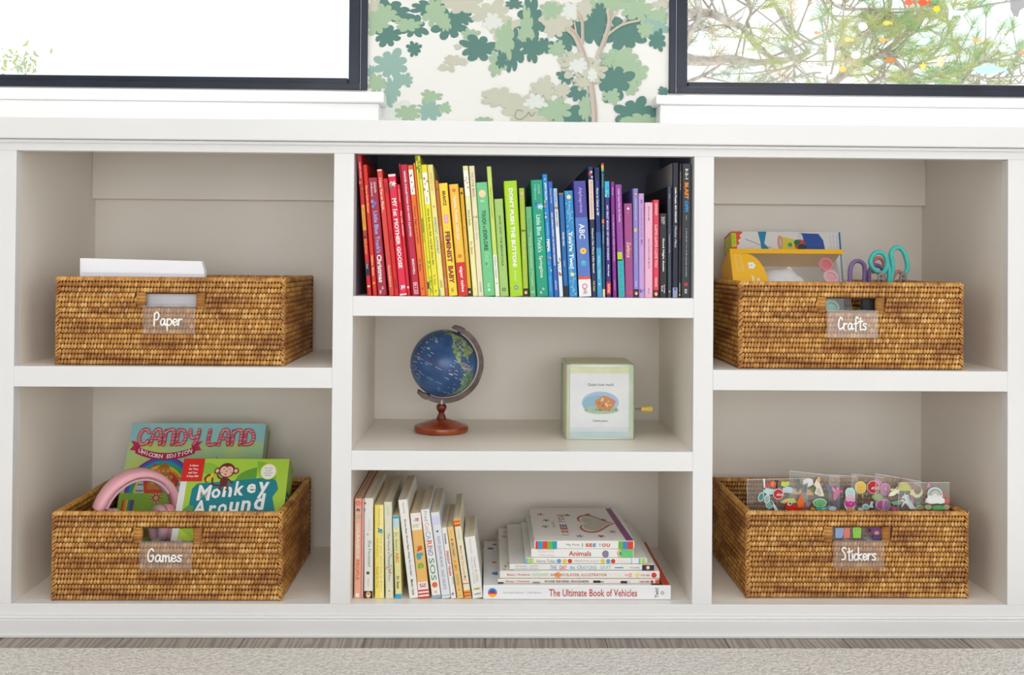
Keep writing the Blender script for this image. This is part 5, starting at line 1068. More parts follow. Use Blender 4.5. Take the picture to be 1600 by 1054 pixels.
    for i in range(N):
        t0, t1 = i/N, (i+1)/N; x0, x1 = X(.06+.44*t0), X(.06+.44*t1)
        g.flat([(x0, bz(t0)-.0105), (x1, bz(t1)-.0105), (x1, bz(t1)+.002), (x0, bz(t0)+.002)], -10*LAY, cr)
    for s_, x0 in ((1, .06), (-1, .50)):
        g.flat([(X(x0+.03*s_), Z(.155)), (X(x0-.045*s_), Z(.135)), (X(x0-.02*s_), Z(.17)), (X(x0-.045*s_), Z(.205)), (X(x0+.03*s_), Z(.215))], -9.5*LAY, ink('#c2305c'))
    wt = 'UNICORN EDITION'
    for i, ch in enumerate(wt):
        if ch != ' ':
            t = (i+.8)/(len(wt)+.6); g.text(ch, X(.075+.41*t), bz(t)-.0042, -12*LAY, ink('#f3dfe4'), h=.0074, off=.035)
    st = {'C': (1, [[(.92, .8), (.7, 1), (.3, .95), (.08, .6), (.1, .3), (.35, .02), (.75, .05), (.92, .25)]]), 'A': (1.02, [[(.05, 0), (.2, .7), (.4, 1), (.75, .98), (.88, .6), (.92, 0)], [(.1, .42), (.9, .42)]]),
          'N': (1, [[(.1, 0), (.15, .95)], [(.15, .85), (.5, 1), (.85, .95), (.9, .5), (.85, 0)]]), 'D': (1, [[(.1, 0), (.15, 1)], [(.15, .98), (.6, .95), (.9, .55), (.7, .1), (.1, .02)]]),
          'Y': (1, [[(.08, 1), (.2, .55), (.5, .45), (.85, .6)], [(.92, 1), (.85, .4), (.55, 0)]]), 'L': (.85, [[(.12, 1), (.1, .05), (.75, .05)]]), ' ': (.5, [])}
    txt = 'CANDY LAND'; tot = sum(st[c][0]+.16 for c in txt); cx0 = X(.065); sx = W*.875/tot; sz = H*.112; zb = Z(.165)
    for ci, ch in enumerate(txt):
        adv, ss = st[ch]
        for s_ in ss:
            q_ = [(p.x, p.y) for p in catmull([(cx0+a*sx, zb+b*sz, 0) for a, b in s_], 5)]
            g.ribbon(q_, .0066, -14*LAY, ink('#8c1f3a'), 8); g.ribbon(q_, .0050, -15*LAY, ink('#d85a6e'), 8)
            for j in range(0, len(q_)-1, 2):
                a = q_[j]; g.flat([(a[0]-.0022, a[1]-.0016), (a[0]-.0022, a[1]-.0004), (a[0]+.0022, a[1]+.0016), (a[0]+.0022, a[1]+.0004)], -16*LAY, ink('#f3c9c9'))
        cx0 += (adv+.16)*sx
o = gbox('board_game_box', 207.5, 416, 661, .232, 28, .042, (None, plain('candy_box_side', '#7fb0b8', '#a8c070', .35, 20), plain('card_tray', '#8f9a50', None, .5)), 'pale green board game box with candy cane lettering leaning at the back of the basket', 'board game', candy)
def monkey(g, W, H, h):
    def X(u): return -h+W*u
    def Z(v): return H*(1-v)
    g.rect(-h, h, 0, H, -LAY, ink('#a8cc3e'))
    g.rect(-h, X(.06), 0, H, -2*LAY, ink('#e9ebe6'))
    def leaf(x, z, L, w, a, c, lay=2.5):
        P = []
        for i in range(13): t = i/12; P.append((L*t, w*math.sin(PI*t)))
        for i in range(12, -1, -1): t = i/12; P.append((L*t, -w*math.sin(PI*t)))
        P = P[:13]+P[14:-1]; ca, sa = math.cos(a), math.sin(a)
        g.flat([(min(max(x+p*ca-q_*sa, X(.062)), h), min(max(z+p*sa+q_*ca, 0), H)) for p, q_ in P], -lay*LAY, ink(c))
    leaf(X(.12), Z(.06), .05, .010, -.25, '#8cbc3a'); leaf(X(.5), Z(.34), .062, .016, .95, '#5f9a34', 2.6); leaf(X(.7), Z(.02), .05, .012, -.8, '#7fb52e', 2.7); leaf(X(.08), Z(.62), .05, .014, 1.2, '#5f9a54', 2.8); leaf(X(.2), Z(.9), .06, .014, 2.0, '#c3d84a', 2.9); leaf(X(1.0), Z(.50), .045, .016, 3.6, '#5fa050', 8); leaf(X(.07), Z(.95), .05, .012, .8, '#8cc44a', 2.75)
    tl = ink('#0f7f8c')
    g.flat([(X(.12), Z(.27)), (X(.16), Z(.225)), (X(.45), Z(.20)), (X(.84), Z(.165)), (X(.90), Z(.20)), (X(.925), Z(.27)), (X(.88), Z(.34)), (X(.91), Z(.44)), (X(.93), Z(.49)), (X(.86), Z(.53)), (X(.84), Z(.60)), (X(.14), Z(.60)), (X(.16), Z(.42)), (X(.115), Z(.41))], -3.5*LAY, tl)
    wh = ink('#f0f1ee')
    for s_, x, z, hh, w, a in (('M', .24, .305, .135, .12, .05), ('o', .35, .31, .088, .085, 0), ('n', .455, .295, .092, .085, 0), ('k', .565, .265, .125, .085, 0), ('e', .675, .265, .085, .085, 0), ('y', .785, .28, .145, .10, 0), ('A', .222, .435, .13, .12, 0), ('r', .34, .455, .085, .065, 0), ('o', .43, .445, .09, .085, 0), ('u', .535, .43, .092, .085, 0), ('n', .645, .415, .09, .085, 0), ('d', .765, .38, .145, .095, 0)):
        g.text(s_, X(x), Z(z), -5*LAY, wh, h=H*hh, w=W*w, off=.028, shear=.06)
    # laughing monkey with a banana
    d = ink('#6a1f20'); p = ink('#e9b8a4'); mx, mz = X(.42), Z(.105)
    for s_ in (-1, 1): g.disc(mx+s_*.0155, mz-.001, .005, .0055, -6*LAY, d, 16); g.disc(mx+s_*.0155, mz-.001, .003, .0034, -7*LAY, p, 12)
    g.disc(mx, mz, .0138, .0125, -6.5*LAY, d, 24); g.disc(mx-.0045, mz-.0005, .0065, .0072, -8*LAY, p, 18); g.disc(mx+.0045, mz-.0005, .0065, .0072, -8*LAY, p, 18); g.disc(mx, mz-.0045, .0098, .0065, -8.2*LAY, p, 18)
    for s_ in (-1, 1): g.ribbon([(mx+s_*.0045-.0018, mz+.0012), (mx+s_*.0045, mz+.0024), (mx+s_*.0045+.0018, mz+.0012)], .0007, -9*LAY, ink('#3a1a18'), 5); g.disc(mx+s_*.0075, mz-.004, .0018, .0015, -9*LAY, ink('#d88878'), 8)
    g.disc(mx, mz-.002, .0014, .001, -9.2*LAY, ink('#3a1a18'), 8); g.disc(mx-.001, mz-.0072, .0018, .0014, -9.2*LAY, ink('#b8303a'), 8)
    g.disc(mx-.002, mz-.0195, .0068, .0085, -6.2*LAY, d, 18)
    for q_ in ([(mx-.006, mz-.015), (mx-.012, mz-.012), (mx-.014, mz-.008)], [(mx+.003, mz-.014), (mx+.010, mz-.020), (mx+.012, mz-.0215)], [(mx-.005, mz-.026), (mx-.008, mz-.031), (mx-.004, mz-.034)], [(mx+.002, mz-.026), (mx+.006, mz-.030), (mx+.003, mz-.033)], [(mx-.008, mz-.026), (mx-.020, mz-.024), (mx-.022, mz-.014), (mx-.028, mz-.008), (mx-.034, mz-.014), (mx-.031, mz-.020)]):
        g.ribbon([(a.x, a.y) for a in catmull([(a, b, 0) for a, b in q_], 4)], .0028, -6.1*LAY, d, 8)
    g.ribbon([(mx-.030, mz-.017), (mx-.025, mz-.013), (mx-.0225, mz-.007)], .0042, -7*LAY, ink('#f0c02e'), 8)
    g.disc(X(.815), Z(.115), .0138, .0138, -6*LAY, ink('#d8e04a'), 28); g.disc(X(.815), Z(.115), .0124, .0124, -7*LAY, ink('#f1f0ea'), 28)
    for i, t in enumerate(('Develops', 'Social-', 'Emotional', 'Skills')): g.text(t, X(.815), Z(.085+.021*i), -8*LAY, ink('#8a6a4a'), h=.0024, w=.014 if i % 2 == 0 else .010)
    g.rect(-h, X(.20), Z(.205), H, -6*LAY, ink('#d4231c'))
    for i, t in enumerate(('A Game', 'for You', 'and Your', '2-Year-Old')): g.text(t, X(.105), Z(.063+.032*i), -7*LAY, wh, h=.0032, w=.019 if i == 3 else .015, off=.03)
    g.disc(X(.30), Z(.80), .016, .02, -4*LAY, ink('#3a8a4a'), 20); g.ribbon([(a.x, a.y) for a in catmull([(X(.22), Z(.84), 0), (X(.20), Z(.80), 0), (X(.24), Z(.77), 0), (X(.27), Z(.80), 0)], 5)], .0035, -6*LAY, d, 8); g.disc(X(.36), Z(.76), .007, .007, -6*LAY, d, 14)
    g.rect(X(.86), X(.88), Z(.68), Z(.60), -6*LAY, ink('#7a4a2a'))
    # right side panel
    g.add([(h+LAY, .003, H*.30), (h+LAY, .024, H*.30), (h+LAY, .024, H*.72), (h+LAY, .003, H*.72)], [(0, 1, 2, 3)], ink('#0f6a74'))
    for i in range(9): g.add([(h+2*LAY, .008+.002*(i % 2), H*(.34+.04*i)), (h+2*LAY, .018, H*(.34+.04*i)), (h+2*LAY, .018, H*(.36+.04*i)), (h+2*LAY, .008, H*(.36+.04*i))], [(0, 1, 2, 3)], wh)
o = gbox('board_game_box', 288, 452.5, 716.5, .134, 30, .048, (None, plain('monkey_box_side', '#8fbc34', '#a4c83e', .35, 20), plain('card_tray_lime', '#9ac23a', None, .5)), 'lime green board game box with a cartoon monkey, in front of the pale green box', 'board game', monkey)

# ------------------------------------------------------------------ pink headphones
hp = empty('headphones'); hc = at(207, 790, .076); hp.location = (hc.x, .076, ZB+.008); hp.rotation_euler = (0, math.radians(4), math.radians(37))
tag(hp, 'pale pink over ear headphones standing in the basket marked Games', 'headphones')
M['pink'] = plain('pink_plastic', '#e3a3ae', '#e8adb6', .3, 4, None, 0, .5); M['pink_soft'] = plain('pink_cushion', '#d3a9b6', '#dbb4bf', .55, 8, (200, .0003)); M['pink_dark'] = plain('pink_hinge', '#c98590', '#cf8e98', .4, 6)
ztop = at(209, 739, .076).z-ZB-.008; zc_ = .098; ra, rz_ = .066, ztop-zc_
def strap(g, off_r, wd, thk, m, a0, a1, n=40):
    ringv = []; 
    for i in range(n+1):
        a = a0+(a1-a0)*i/n; c = Vector(((ra+off_r)*math.cos(a), 0, zc_+(rz_+off_r)*math.sin(a))); nr = Vector((math.cos(a), 0, math.sin(a)))
        w = wd*(.70+.30*max(0, math.sin(a)))
        prof = [(-.5, .2), (-.42, .42), (0, .5), (.42, .42), (.5, .2), (.5, -.25), (.4, -.5), (-.4, -.5), (-.5, -.25)]
        ringv.append([c+Vector((0, 1, 0))*(u*w)+nr*(v*thk) for u, v in prof])
    k_ = 9; vs = [v for r_ in ringv for v in r_]
    fs = [(i*k_+j, i*k_+(j+1) % k_, (i+1)*k_+(j+1) % k_, (i+1)*k_+j) for i in range(n) for j in range(k_)]+[tuple(range(k_)), tuple(n*k_+j for j in range(k_-1, -1, -1))]
    g.add(vs, [f[::-1] for f in fs], m)
g = MB(); strap(g, 0, .041, .013, M['pink'], math.radians(18), math.radians(180-18)); g.build('headband', hp, smooth=50)
g = MB(); strap(g, -.0085, .036, .006, M['pink_soft'], math.radians(40), math.radians(180-22)); g.build('band_cushion', hp, smooth=50)
for s_ in (-1, 1):
    g = MB(); a0_ = math.radians(-22) if s_ > 0 else math.radians(180-19); a1_ = math.radians(46) if s_ > 0 else math.radians(202)
    strap(g, -.0015, .031, .0110, M['pink_dark'], a0_, a1_, 10); g.build('yoke', hp, smooth=50)
    g = MB(); cx = s_*.047; czz = .088
    T0 = g.T; g.T = Matrix.Translation(Vector((cx, 0, czz))) @ Matrix.Rotation(PI/2*s_, 4, 'Y') @ Matrix.Translation(Vector((0, 0, -.004)))
    g.lathe([(0, 0), (.035, 0), (.0360, .008), (.033, .015), (.025, .0185), (0, .019)], M['pink'], 36)
    cup = g.build('ear_cup', hp, smooth=40)
    g = MB(); g.T = T0; n = 32; pts = [(cx-s_*.010, .024*math.cos(2*PI*i/n), czz+.025*math.sin(2*PI*i/n)) for i in range(n)]
    g.tube(pts, .0095, M['pink_soft'], 12, closed=True); g.build('ear_cushion', hp, smooth='all')

# ------------------------------------------------------------------ craft things in the upper right basket
fz = ZST+0.0078
o, W, H = tilted('craft_box', 1142, 1312.5, 362, .214, math.radians(12), fz, .052); tag(o, 'white and orange craft box with a blue pot picture, behind the yellow box', 'craft box')
g = MB(); h = W/2; g.box(-h, h, 0, .052, 0, H, ink('#e3e2e2')); y = -LAY
def X(u): return -h+W*u
def zz(v): return H-v*.00108
og = ink('#e0562a')
g.flat([(X(0), 0), (X(.045), 0), (X(.05), zz(24)), (X(.075), zz(20)), (X(.06), zz(15)), (X(.09), zz(11)), (X(.075), zz(7)), (X(.105), zz(2)), (X(.1), H), (X(0), H)], y, og)
g.rect(X(.0), X(.045), zz(26), zz(3), 2*y, ink('#cfd82a'))
for i in range(3): g.text('Washable', X(.008+.012*i), zz(14), 3*y, ink('#5a6a1a'), h=.0011, w=.018, up=True)
g.flat([(X(.245), H), (X(.325), H), (X(.30), zz(20)), (X(.345), zz(30)), (X(.27), zz(30)), (X(.265), zz(18))], y, ink('#1d87b4')); g.ribbon([(X(.13), zz(13)), (X(.28), zz(24)), (X(.36), zz(27))], .0009, 2*y, ink('#6a6a70'), 5)
g.disc(X(.445), zz(18), .0050, .0125, 2*y, ink('#e0955a'), 20); g.disc(X(.447), zz(18), .0030, .0095, 3*y, ink('#c9b8c0'), 18); g.flat([(X(.45), zz(8)), (X(.60), zz(14)), (X(.60), zz(34)), (X(.46), zz(34))], 1.6*y, ink('#dccf3e')); g.disc(X(.535), zz(22), .004, .004, 2.2*y, ink('#1f9a8a'), 14)
g.disc(X(.625), zz(22), .010, .010, 2.5*y, ink('#c8402a'), 14); g.disc(X(.60), zz(18), .006, .005, 2.8*y, ink('#2a6a4a'), 12); g.disc(X(.645), zz(26), .008, .006, 2.9*y, ink('#2a3a5a'), 12)
g.flat([(X(.62), zz(2)), (X(.80), zz(3)), (X(.84), zz(14)), (X(.855), zz(34)), (X(.68), zz(34)), (X(.66), zz(16))], 2*y, ink('#2b54a8')); g.disc(X(.63), zz(13), .0055, .0115, 2.4*y, ink('#d8d8dc'), 20)
for i in range(3): g.text('1 paint - 2 clay - 3 brush', X(.905+.03*i), zz(17), y, ink('#4a4a50'), h=.0018, w=.026, up=True)
g.rect(X(.985), h, 0, H, 2*y, ink('#1d6fa8')); g.add([(-h-LAY, .001, 0), (-h-LAY, .051, 0), (-h-LAY, .051, H), (-h-LAY, .001, H)], [(0, 3, 2, 1)], og)
g.add([(-h-2*LAY, .002, H*.84), (-h-2*LAY, .046, H*.84), (-h-2*LAY, .046, H*.98), (-h-2*LAY, .002, H*.98)], [(0, 3, 2, 1)], ink('#cfd82a'))
g.build('carton', o)
o, W, H = tilted('paint_kit_box', 1140, 1317.5, 389, .128, math.radians(25), fz, .070); tag(o, 'yellow craft kit box with a clear window and pink paint pots', 'craft box')
h = W/2; t = .070; ye = plain('yellow_card', '#f2b40a', '#f5ba14', .4, 6); g = MB(); wl = ink('#d8d4d2'); hs = H/ .2
g.box(-h, -h+.001, 0, t, 0, H, ye); g.box(h-.001, h, t*.5, t, 0, H, M['film']); g.box(-h, h, t-.001, t, 0, H, wl); g.box(-h, h, 0, t, 0, .001, wl); g.box(-h, h, 0, t, H-.001, H, ye)
g.rect(-h, h, H-.0085, H, -.0003, ye)
P = [(-h, 0), (-h, H-.008), (-h+.026, H-.009)]+[(-h+.026+(.034)*math.sin(a), H-.009-.060*(1-math.cos(a))) for a in [PI/2*i/10 for i in range(1, 11)]]+[(-h+.066, 0)]
g.flat(P, -.0003, ye)
g.ribbon([(-h+.007, H-.012), (-h+.017, H-.012), (-h+.020, H-.042), (-h+.010, H-.042)], .0005, -.0006, ink('#f6e8b0'), 4, True)
for i in range(4): g.text('paint your own', -h+.0095+i*.0026, H-.0265, -.0006, ink('#f6e8b0'), h=.0012, w=.025, up=True)
g.flat([(-h+.028, H-.026), (-h+.037, H-.025), (-h+.041, H-.031), (-h+.037, H-.037), (-h+.029, H-.037)], -.0006, ink('#f3f1ea')); g.text('7', -h+.034, H-.031, -.0009, ink('#5a5a5a'), h=.004, up=True)
g.text('bear', -h+.033, H-.060, -.0006, ink('#fbf3d8'), h=.006, w=.022, off=.02, up=True); g.text('bank', -h+.042, H-.062, -.0006, ink('#fbf3d8'), h=.006, w=.018, off=.02, up=True)
g.build('carton', o)
g = MB(); g.flat([(-h+.022, H-.0085), (h-.0005, H-.0085), (h-.0005, .001), (-h+.05, .001)], -.0001, M['film']); g.build('clear_window', o)
g = MB(); wc_ = plain('white_plaster', '#eeeef0', None, .35)
for c, r_ in (((-.016, .034, H-.056), (.032, .026, .032)), ((.000, .030, H-.046), (.024, .018, .022)), ((.014, .026, H-.055), (.018, .014, .018)), ((.008, .026, H-.028), (.0065, .004, .0075)), ((.040, .03, H-.068), (.03, .02, .012)), ((-.02, .03, H-.105), (.045, .028, .03))): g.ball(c, r_, wc_, 24, 16)
g.build('plaster_figure', o, smooth='all')
for (x, dz, c) in ((.066, .026, '#e06a78'), (.071, .049, '#eeb0bc'), (.064, .104, '#a8d8c8'), (.070, .127, '#c8e6dc')):
    g = MB(); n = 24; x0 = x
    if x > .05: x0 = x-.0
    g.T = Matrix.Translation(Vector((x0, .006, H-dz))) @ Matrix.Rotation(PI/2, 4, 'X')
    g.lathe([(0, -.010), (.0080, -.010), (.0100, .0), (.0128, .0004), (.0128, .0014), (.0086, .0018), (.0078, -.001), (0, -.0012)], ink(c, .3), 24); g.lathe([(0, -.0010), (.0076, -.0010), (.0076, -.0004), (0, -.0003)], ink('#d8404e' if c == '#e06a78' else ('#e79aa8' if c == '#eeb0bc' else c), .2), 20); g.build('paint_pot', o, smooth=30)
# scissors
def pxpts(P, Y, u0, v0, s): return [at(u0+a/s, v0+b/s, Y) for a, b in P]
M['steel'] = plain('polished_steel', '#b0aca8', None, .22, 8, None, 1.0); M['clip'] = plain('dark_polished_clip', '#6a625c', None, .25, 8, None, .9)
def scissors(label, Y, loops, col, r, blades, clips=()):
    pts = [pxpts(L_, Y+dy, 1280, 380, 7.025) for L_, cl, dy in loops]; base = Vector((sum(p.x for q in pts for p in q)/sum(len(q) for q in pts), Y, fz))
    o = empty('scissors', base); tag(o, label, 'scissors', 'scissors in the crafts basket'); m = ink(col, .4)
    for (L_, cl, dy), q in zip(loops, pts):
        g = MB(); pp = catmull([tuple(p-base) for p in q], 6, closed=cl); g.tube(pp, r, m, 12, closed=cl, sq=(1.15, 1)); g.build('handle', o, smooth='all')
    for bp in blades:
        g = MB(); a = at(1280+bp[0]/7.025, 380+bp[1]/7.025, Y)-base; x1 = bp[2]
        g.prism([(a.x-.006, a.z), (a.x+.006, a.z), (x1+.001, .004), (x1-.001, .004)], -.001+bp[3], .001+bp[3], M['steel']); g.build('blade', o)
    for c in clips:
        a = at(1280+c[0]/7.025, 380+c[1]/7.025, Y)-base; g = MB()
        P = [(a.x+.0058*math.cos(t_), a.z+(.0085 if math.sin(t_) > 0 else .030)*math.sin(t_)) for t_ in [2*PI*i/24 for i in range(24)]]
        g.prism(P, -.0068, -.0050, M['clip']); g.disc(a.x, a.z+.001, .0028, .0028, -.0072, ink('#6a5a50'), 14); g.rect(a.x-.0024, a.x+.0024, a.z-.016, a.z-.004, -.0072, ink('#4a3a34')); g.build('clip', o, bevel=.0006)
    return o
scissors('teal handled scissors with two tall loops, rightmost in the crafts basket', .070, [([(562, 190), (595, 120), (655, 98), (715, 125), (742, 200), (735, 265), (705, 320), (650, 318), (600, 285), (570, 240)], True, 0), ([(742, 200), (768, 300), (760, 420), (750, 520)], False, 0), ([(786, 520), (790, 400), (806, 290), (800, 190), (786, 110), (820, 58), (880, 50), (930, 100), (960, 190), (968, 270), (940, 330), (900, 380)], False, -.001)], '#46b5ac', .0037, [(760, 520, -.004, .002), (770, 520, .004, -.002)], [(664, 368), (905, 368)])
scissors('purple handled scissors between the clear craft box and the teal pair', .105, [([(350, 520), (338, 380), (345, 270), (380, 205), (440, 195), (490, 235), (500, 310), (495, 400), (505, 520)], False, 0), ([(545, 520), (545, 400), (550, 310), (590, 250), (650, 245), (700, 290), (690, 380), (640, 430), (600, 520)], False, .004)], '#8d70a6', .0036, [(500, 520, -.003, .002), (540, 520, .003, .006)])
scissors('peach handled scissors mostly hidden behind the teal pair', .135, [([(600, 330), (590, 240), (605, 180), (650, 158), (695, 185), (712, 250), (700, 330), (720, 420), (760, 540)], False, 0), ([(790, 540), (800, 420), (835, 330), (880, 310), (905, 350), (880, 430), (830, 520)], False, .003)], '#cf8278', .0030, [(770, 540, 0, .002), (790, 540, .004, .006)])
g = MB(); q0 = at(1352, 478, .045); g.box(-.010, .034, 0, .012, 0, .122, ink('#1d1c20')); g.disc(.014, .100, .005, .005, -.0004, ink('#3a3a40'), 16); g.disc(.016, .090, .003, .003, -.0008, ink('#6a6a70'), 14); g.rect(.004, .010, .03, .11, -.0004, ink('#34343a'))
o = g.build('pencil_case', bevel=.003); o.location = (q0.x, .032, fz); tag(o, 'small black case seen through the hand hole of the crafts basket', 'case')
g = MB(); a = at(1414, 440, .09); g.tube([(0, 0, 0), (.002, 0, a.z-fz+.0015)], .0035, ink('#e8553a', .35), 12); o = g.build('marker_pen', smooth=40); o.location = (a.x, .09, fz); tag(o, 'orange red pen tip just above the rim beside the teal scissors', 'pen')

# ------------------------------------------------------------------ clear sticker packs in the lower right basket
fz = ZB+0.0078
SU = lambda u, v: (1160+u/8.783, 730+v/8.783)
SV = lambda u, v: (1320+u/8.783, 730+v/8.783)
packs = []
def pack(u0, v0, u1, v1, Y, label, lean=0):
    A = at(u0, v0, Y); Bq = at(u1, v1, Y); o = empty('sticker_pack', ((A.x+Bq.x)/2, Y, fz)); h = (Bq.x-A.x)/2
    tag(o, label, 'sticker pack', 'clear sticker packs in the basket'); g = MB()
    g.add([(-h+lean, 0, 0), (h+lean, 0, 0), (h, 0, Bq.z-fz), (-h, 0, A.z-fz)], [(0, 1, 2, 3)], M['film'])
    g.ribbon([(-h, A.z-fz), (h, Bq.z-fz)], .0005, -.0001, ink('#e8e8ea', .2), 4); g.ribbon([(-h, A.z-fz), (-h+lean, 0)], .0005, -.0001, ink('#c8c8ca', .2), 4)
    g.build('sleeve', o); o['Y'] = Y; packs.append(o); return o
_sc = [0]
def sk(o, fn, u, v, shapes, s=1.0, ground=SU, y=0.0, rot=0.0):
    """shapes: list of (colour, polygon in mm or ('d', x, z, rx, rz)); the first is the widest"""
    px, py = ground(u, v); Y = o.location.y-.0024-y; c = at(px, py, Y)-o.location
    g = MB(); ca, sa = math.cos(rot), math.sin(rot)
    for i, (col, sh) in enumerate(shapes):
        if sh[0] == 'd': P = [(sh[1]+sh[3]*math.cos(2*PI*k/22), sh[2]+sh[4]*math.sin(2*PI*k/22)) for k in range(22)]
        else: P = sh
        P = [(c.x+(a*ca-b*sa)*s*.001, c.z+(a*sa+b*ca)*s*.001) for a, b in P]
        y1 = c.y+.0018; y0 = c.y+.0006-i*.0003
        g.prism(P, y0, y1 if i == 0 else y0+.00025, ink(col, .25))
    g.build('sticker', o); return g
def eyes(x, z, d=1.6, r=.45, c='#222222'): return [(c, ('d', x-d, z, r, r)), (c, ('d', x+d, z, r, r))]
def octo(r): return [(r*math.cos(PI/8+PI/4*i), r*math.sin(PI/8+PI/4*i)) for i in range(8)]
def arc(r0, r1, a0=0, a1=PI, n=16): return [(r1*math.cos(a0+(a1-a0)*i/n), r1*math.sin(a0+(a1-a0)*i/n)) for i in range(n+1)]+[(r0*math.cos(a1+(a0-a1)*i/n), r0*math.sin(a1+(a0-a1)*i/n)) for i in range(n+1)]
p1 = pack(1167, 748.5, 1262, 747, .062, 'clear sticker pack at the left end of the basket, with glasses and a red octagon', .004)
p2 = pack(1234, 735, 1312, 744, .070, 'clear sticker pack with a dark green dog and a bird, taller than its neighbour', .002)
p3 = pack(1296, 741, 1340, 744, .078, 'narrow clear sticker pack with a pink bird and an ice cream')
p4 = pack(1331, 740, 1382, 746, .086, 'clear sticker pack with a yellow face and a red octagon, right of the ice cream')
p5 = pack(1368, 739.5, 1440, 752, .066, 'clear sticker pack with a unicorn, a yellow rainbow and a moon')
p6 = pack(1404, 753.5, 1484, 753.5, .056, 'clear sticker pack with a blue rainbow on a cloud, at the right end', -.002)
p7 = pack(1290, 800, 1370, 800, .034, 'short clear sticker pack behind the hand hole, with a light green figure')
# p1
for dx in (0, 9): sk(p1, None, 258+dx*9, 405+dx*3, [('#d8e6e4', ('d', 0, 0, 4.6, 7.6)), ('#3a8f86' if dx == 0 else '#9ab8b0', ('d', 0, 0, 3.4, 6.2))], 1, SU, .001, -.25)
sk(p1, None, 300, 230, [('#e4ecec', [(-1, -9), (1, -9), (2, 9), (-1, 9)])], 1, SU, 0, .1)
sk(p1, None, 400, 320, [('#b9d8dc', [(-14, -2), (-6, -6), (10, -6), (16, -1), (13, 4), (4, 2), (-12, 5)])])
sk(p1, None, 345, 245, [('#c8503e', ('d', 0, 0, 3, 3.4))]); sk(p1, None, 415, 230, [('#e0583c', ('d', 0, 0, 5, 5.2)), ('#e88a70', ('d', 0, .5, 1.6, 3.6))])
sk(p1, None, 475, 230, [('#26282a', [(-1, -8), (1.4, -8), (1, 4), (3.5, 5.5), (-4, 6.5), (-3.5, 4.6), (-.6, 4)])])
sk(p1, None, 495, 365, [('#e9d8d6', octo(9)), ('#c4202a', octo(8))], 1, SU, .002)
sk(p1, None, 590, 225, [('#c9cf5a', [(-7, -3), (0, -5), (7, -2), (6, 4), (0, 3), (-6, 4)]), ('#b9d06a', ('d', 2, 0, 2.5, 2))]); sk(p1, None, 620, 310, [('#b5cfd8', [(-8, -4), (8, -5), (9, 3), (0, 6), (-8, 3)])])
sk(p1, None, 370, 510, [('#bdd8d8', ('d', 0, 0, 6, 7)), ('#7fb0a8', ('d', 0, 0, 4.4, 5.4))]); sk(p1, None, 430, 520, [('#d6e8ea', [(-6, 7), (-3, 8), (8, -8), (3, -9)])])
sk(p1, None, 640, 455, [('#c2c870', [(-14, -2), (-4, 3), (8, 4), (14, -3), (4, -5), (-10, -4)])], 1, SU, -.0008)
sk(p1, None, 690, 535, [('#cc2a22', [(-11, -4), (-11, 6), (-4, 7), (2, 2), (10, 1), (20, 3), (14, -5), (0, -7)]), ('#e8e8e8', ('d', -5, 4, 3.2, 2.6)), ('#2a2224', ('d', -4.4, 4.4, 2, 1.5))], 1, SU, .002)
sk(p1, None, 800, 460, [('#de6a2a', [(-4, -11), (5, -10), (6, -2), (3, 8), (1, 12), (-2, 6), (-6, -3)]), ('#c8501e', [(5, -6), (16, -11), (8, -10), (3, -9)])], 1, SU, .003)
# p2
sk(p2, None, 740, 220, [('#e8f0ee', ('d', 0, 0, .4, .4))], 1)
sk(p2, None, 810, 250, [('#35544a', [(-8, -9), (-7, -3), (-8, 4), (-12, 9), (-11, 11), (-7, 12.5), (-3, 11), (-2, 3), (3, 1), (9, 2.5), (11, 5), (10, 0), (9, -10), (6.5, -10), (6, -4), (-2, -3), (-4, -10), (-6, -10), (-5, -4)]), ('#2a2a2c', [(-7, 12), (-3, 11), (-3.4, 5), (-6, 6)]), ('#e0e0da', ('d', -8, 10.5, .6, .6))], 1.0, SU, .002)
sk(p2, None, 905, 205, [('#e3e6ea', [(-9, -5), (0, -8), (9, -3), (7, 5), (0, 7), (-8, 4)])], 1, SU, -.0008)
sk(p2, None, 1050, 290, [('#e4dccb', [(-3, 16), (-8, 6), (-4, 1), (-7, -8), (2, -13), (9, -12), (6, -2), (1, 10), (2, 18)]), ('#d9b27c', [(-3, 16), (-1, 19), (2, 18), (2, 11), (-2, 10)]), ('#c8c0ae', [(0, 2), (4, -8), (1, -11), (-4, -4)])], 1, SU, .002)
sk(p2, None, 980, 320, [('#5f9a58', [(-8, 6), (-2, 3), (6, -6), (2, -6), (-5, 0)])]); sk(p2, None, 745, 330, [('#d8b890', [(-8, -4), (6, -5), (9, 2), (0, 5), (-8, 3)])], 1, SU, -.0008); sk(p2, None, 930, 340, [('#d6a890', [(-6, -5), (6, -5), (5, 5), (-5, 5)])], 1, SU, -.0008)
sk(p2, None, 1065, 485, [('#dfe9dc', ('d', 0, 0, 11.2, 6.8)), ('#58b068', ('d', 0, 0, 10, 5.8))]+[('#a8dca0', [(x-.4, -3.6), (x+.4, -3.6), (x+1.2, 3.6), (x+.4, 3.6)]) for x in (-6, -3, 0, 3, 6)], 1, SU, .002)
sk(p2, None, 1100, 565, [('#4fa694', ('d', 0, 0, 11, 3.4)), ('#8fd0b8', ('d', 2, 0, 4, 1.6))], 1, SU, .002); sk(p2, None, 970, 570, [('#e6b04e', ('d', 0, 0, 4, 1.8))]); sk(p2, None, 900, 500, [('#a878a0', [(-4, -2), (0, 4), (5, 0), (2, -4)])]); sk(p2, None, 1240, 565, [('#c9cfdc', ('d', 0, 0, 6.5, 3.6))], 1, SU, .001)
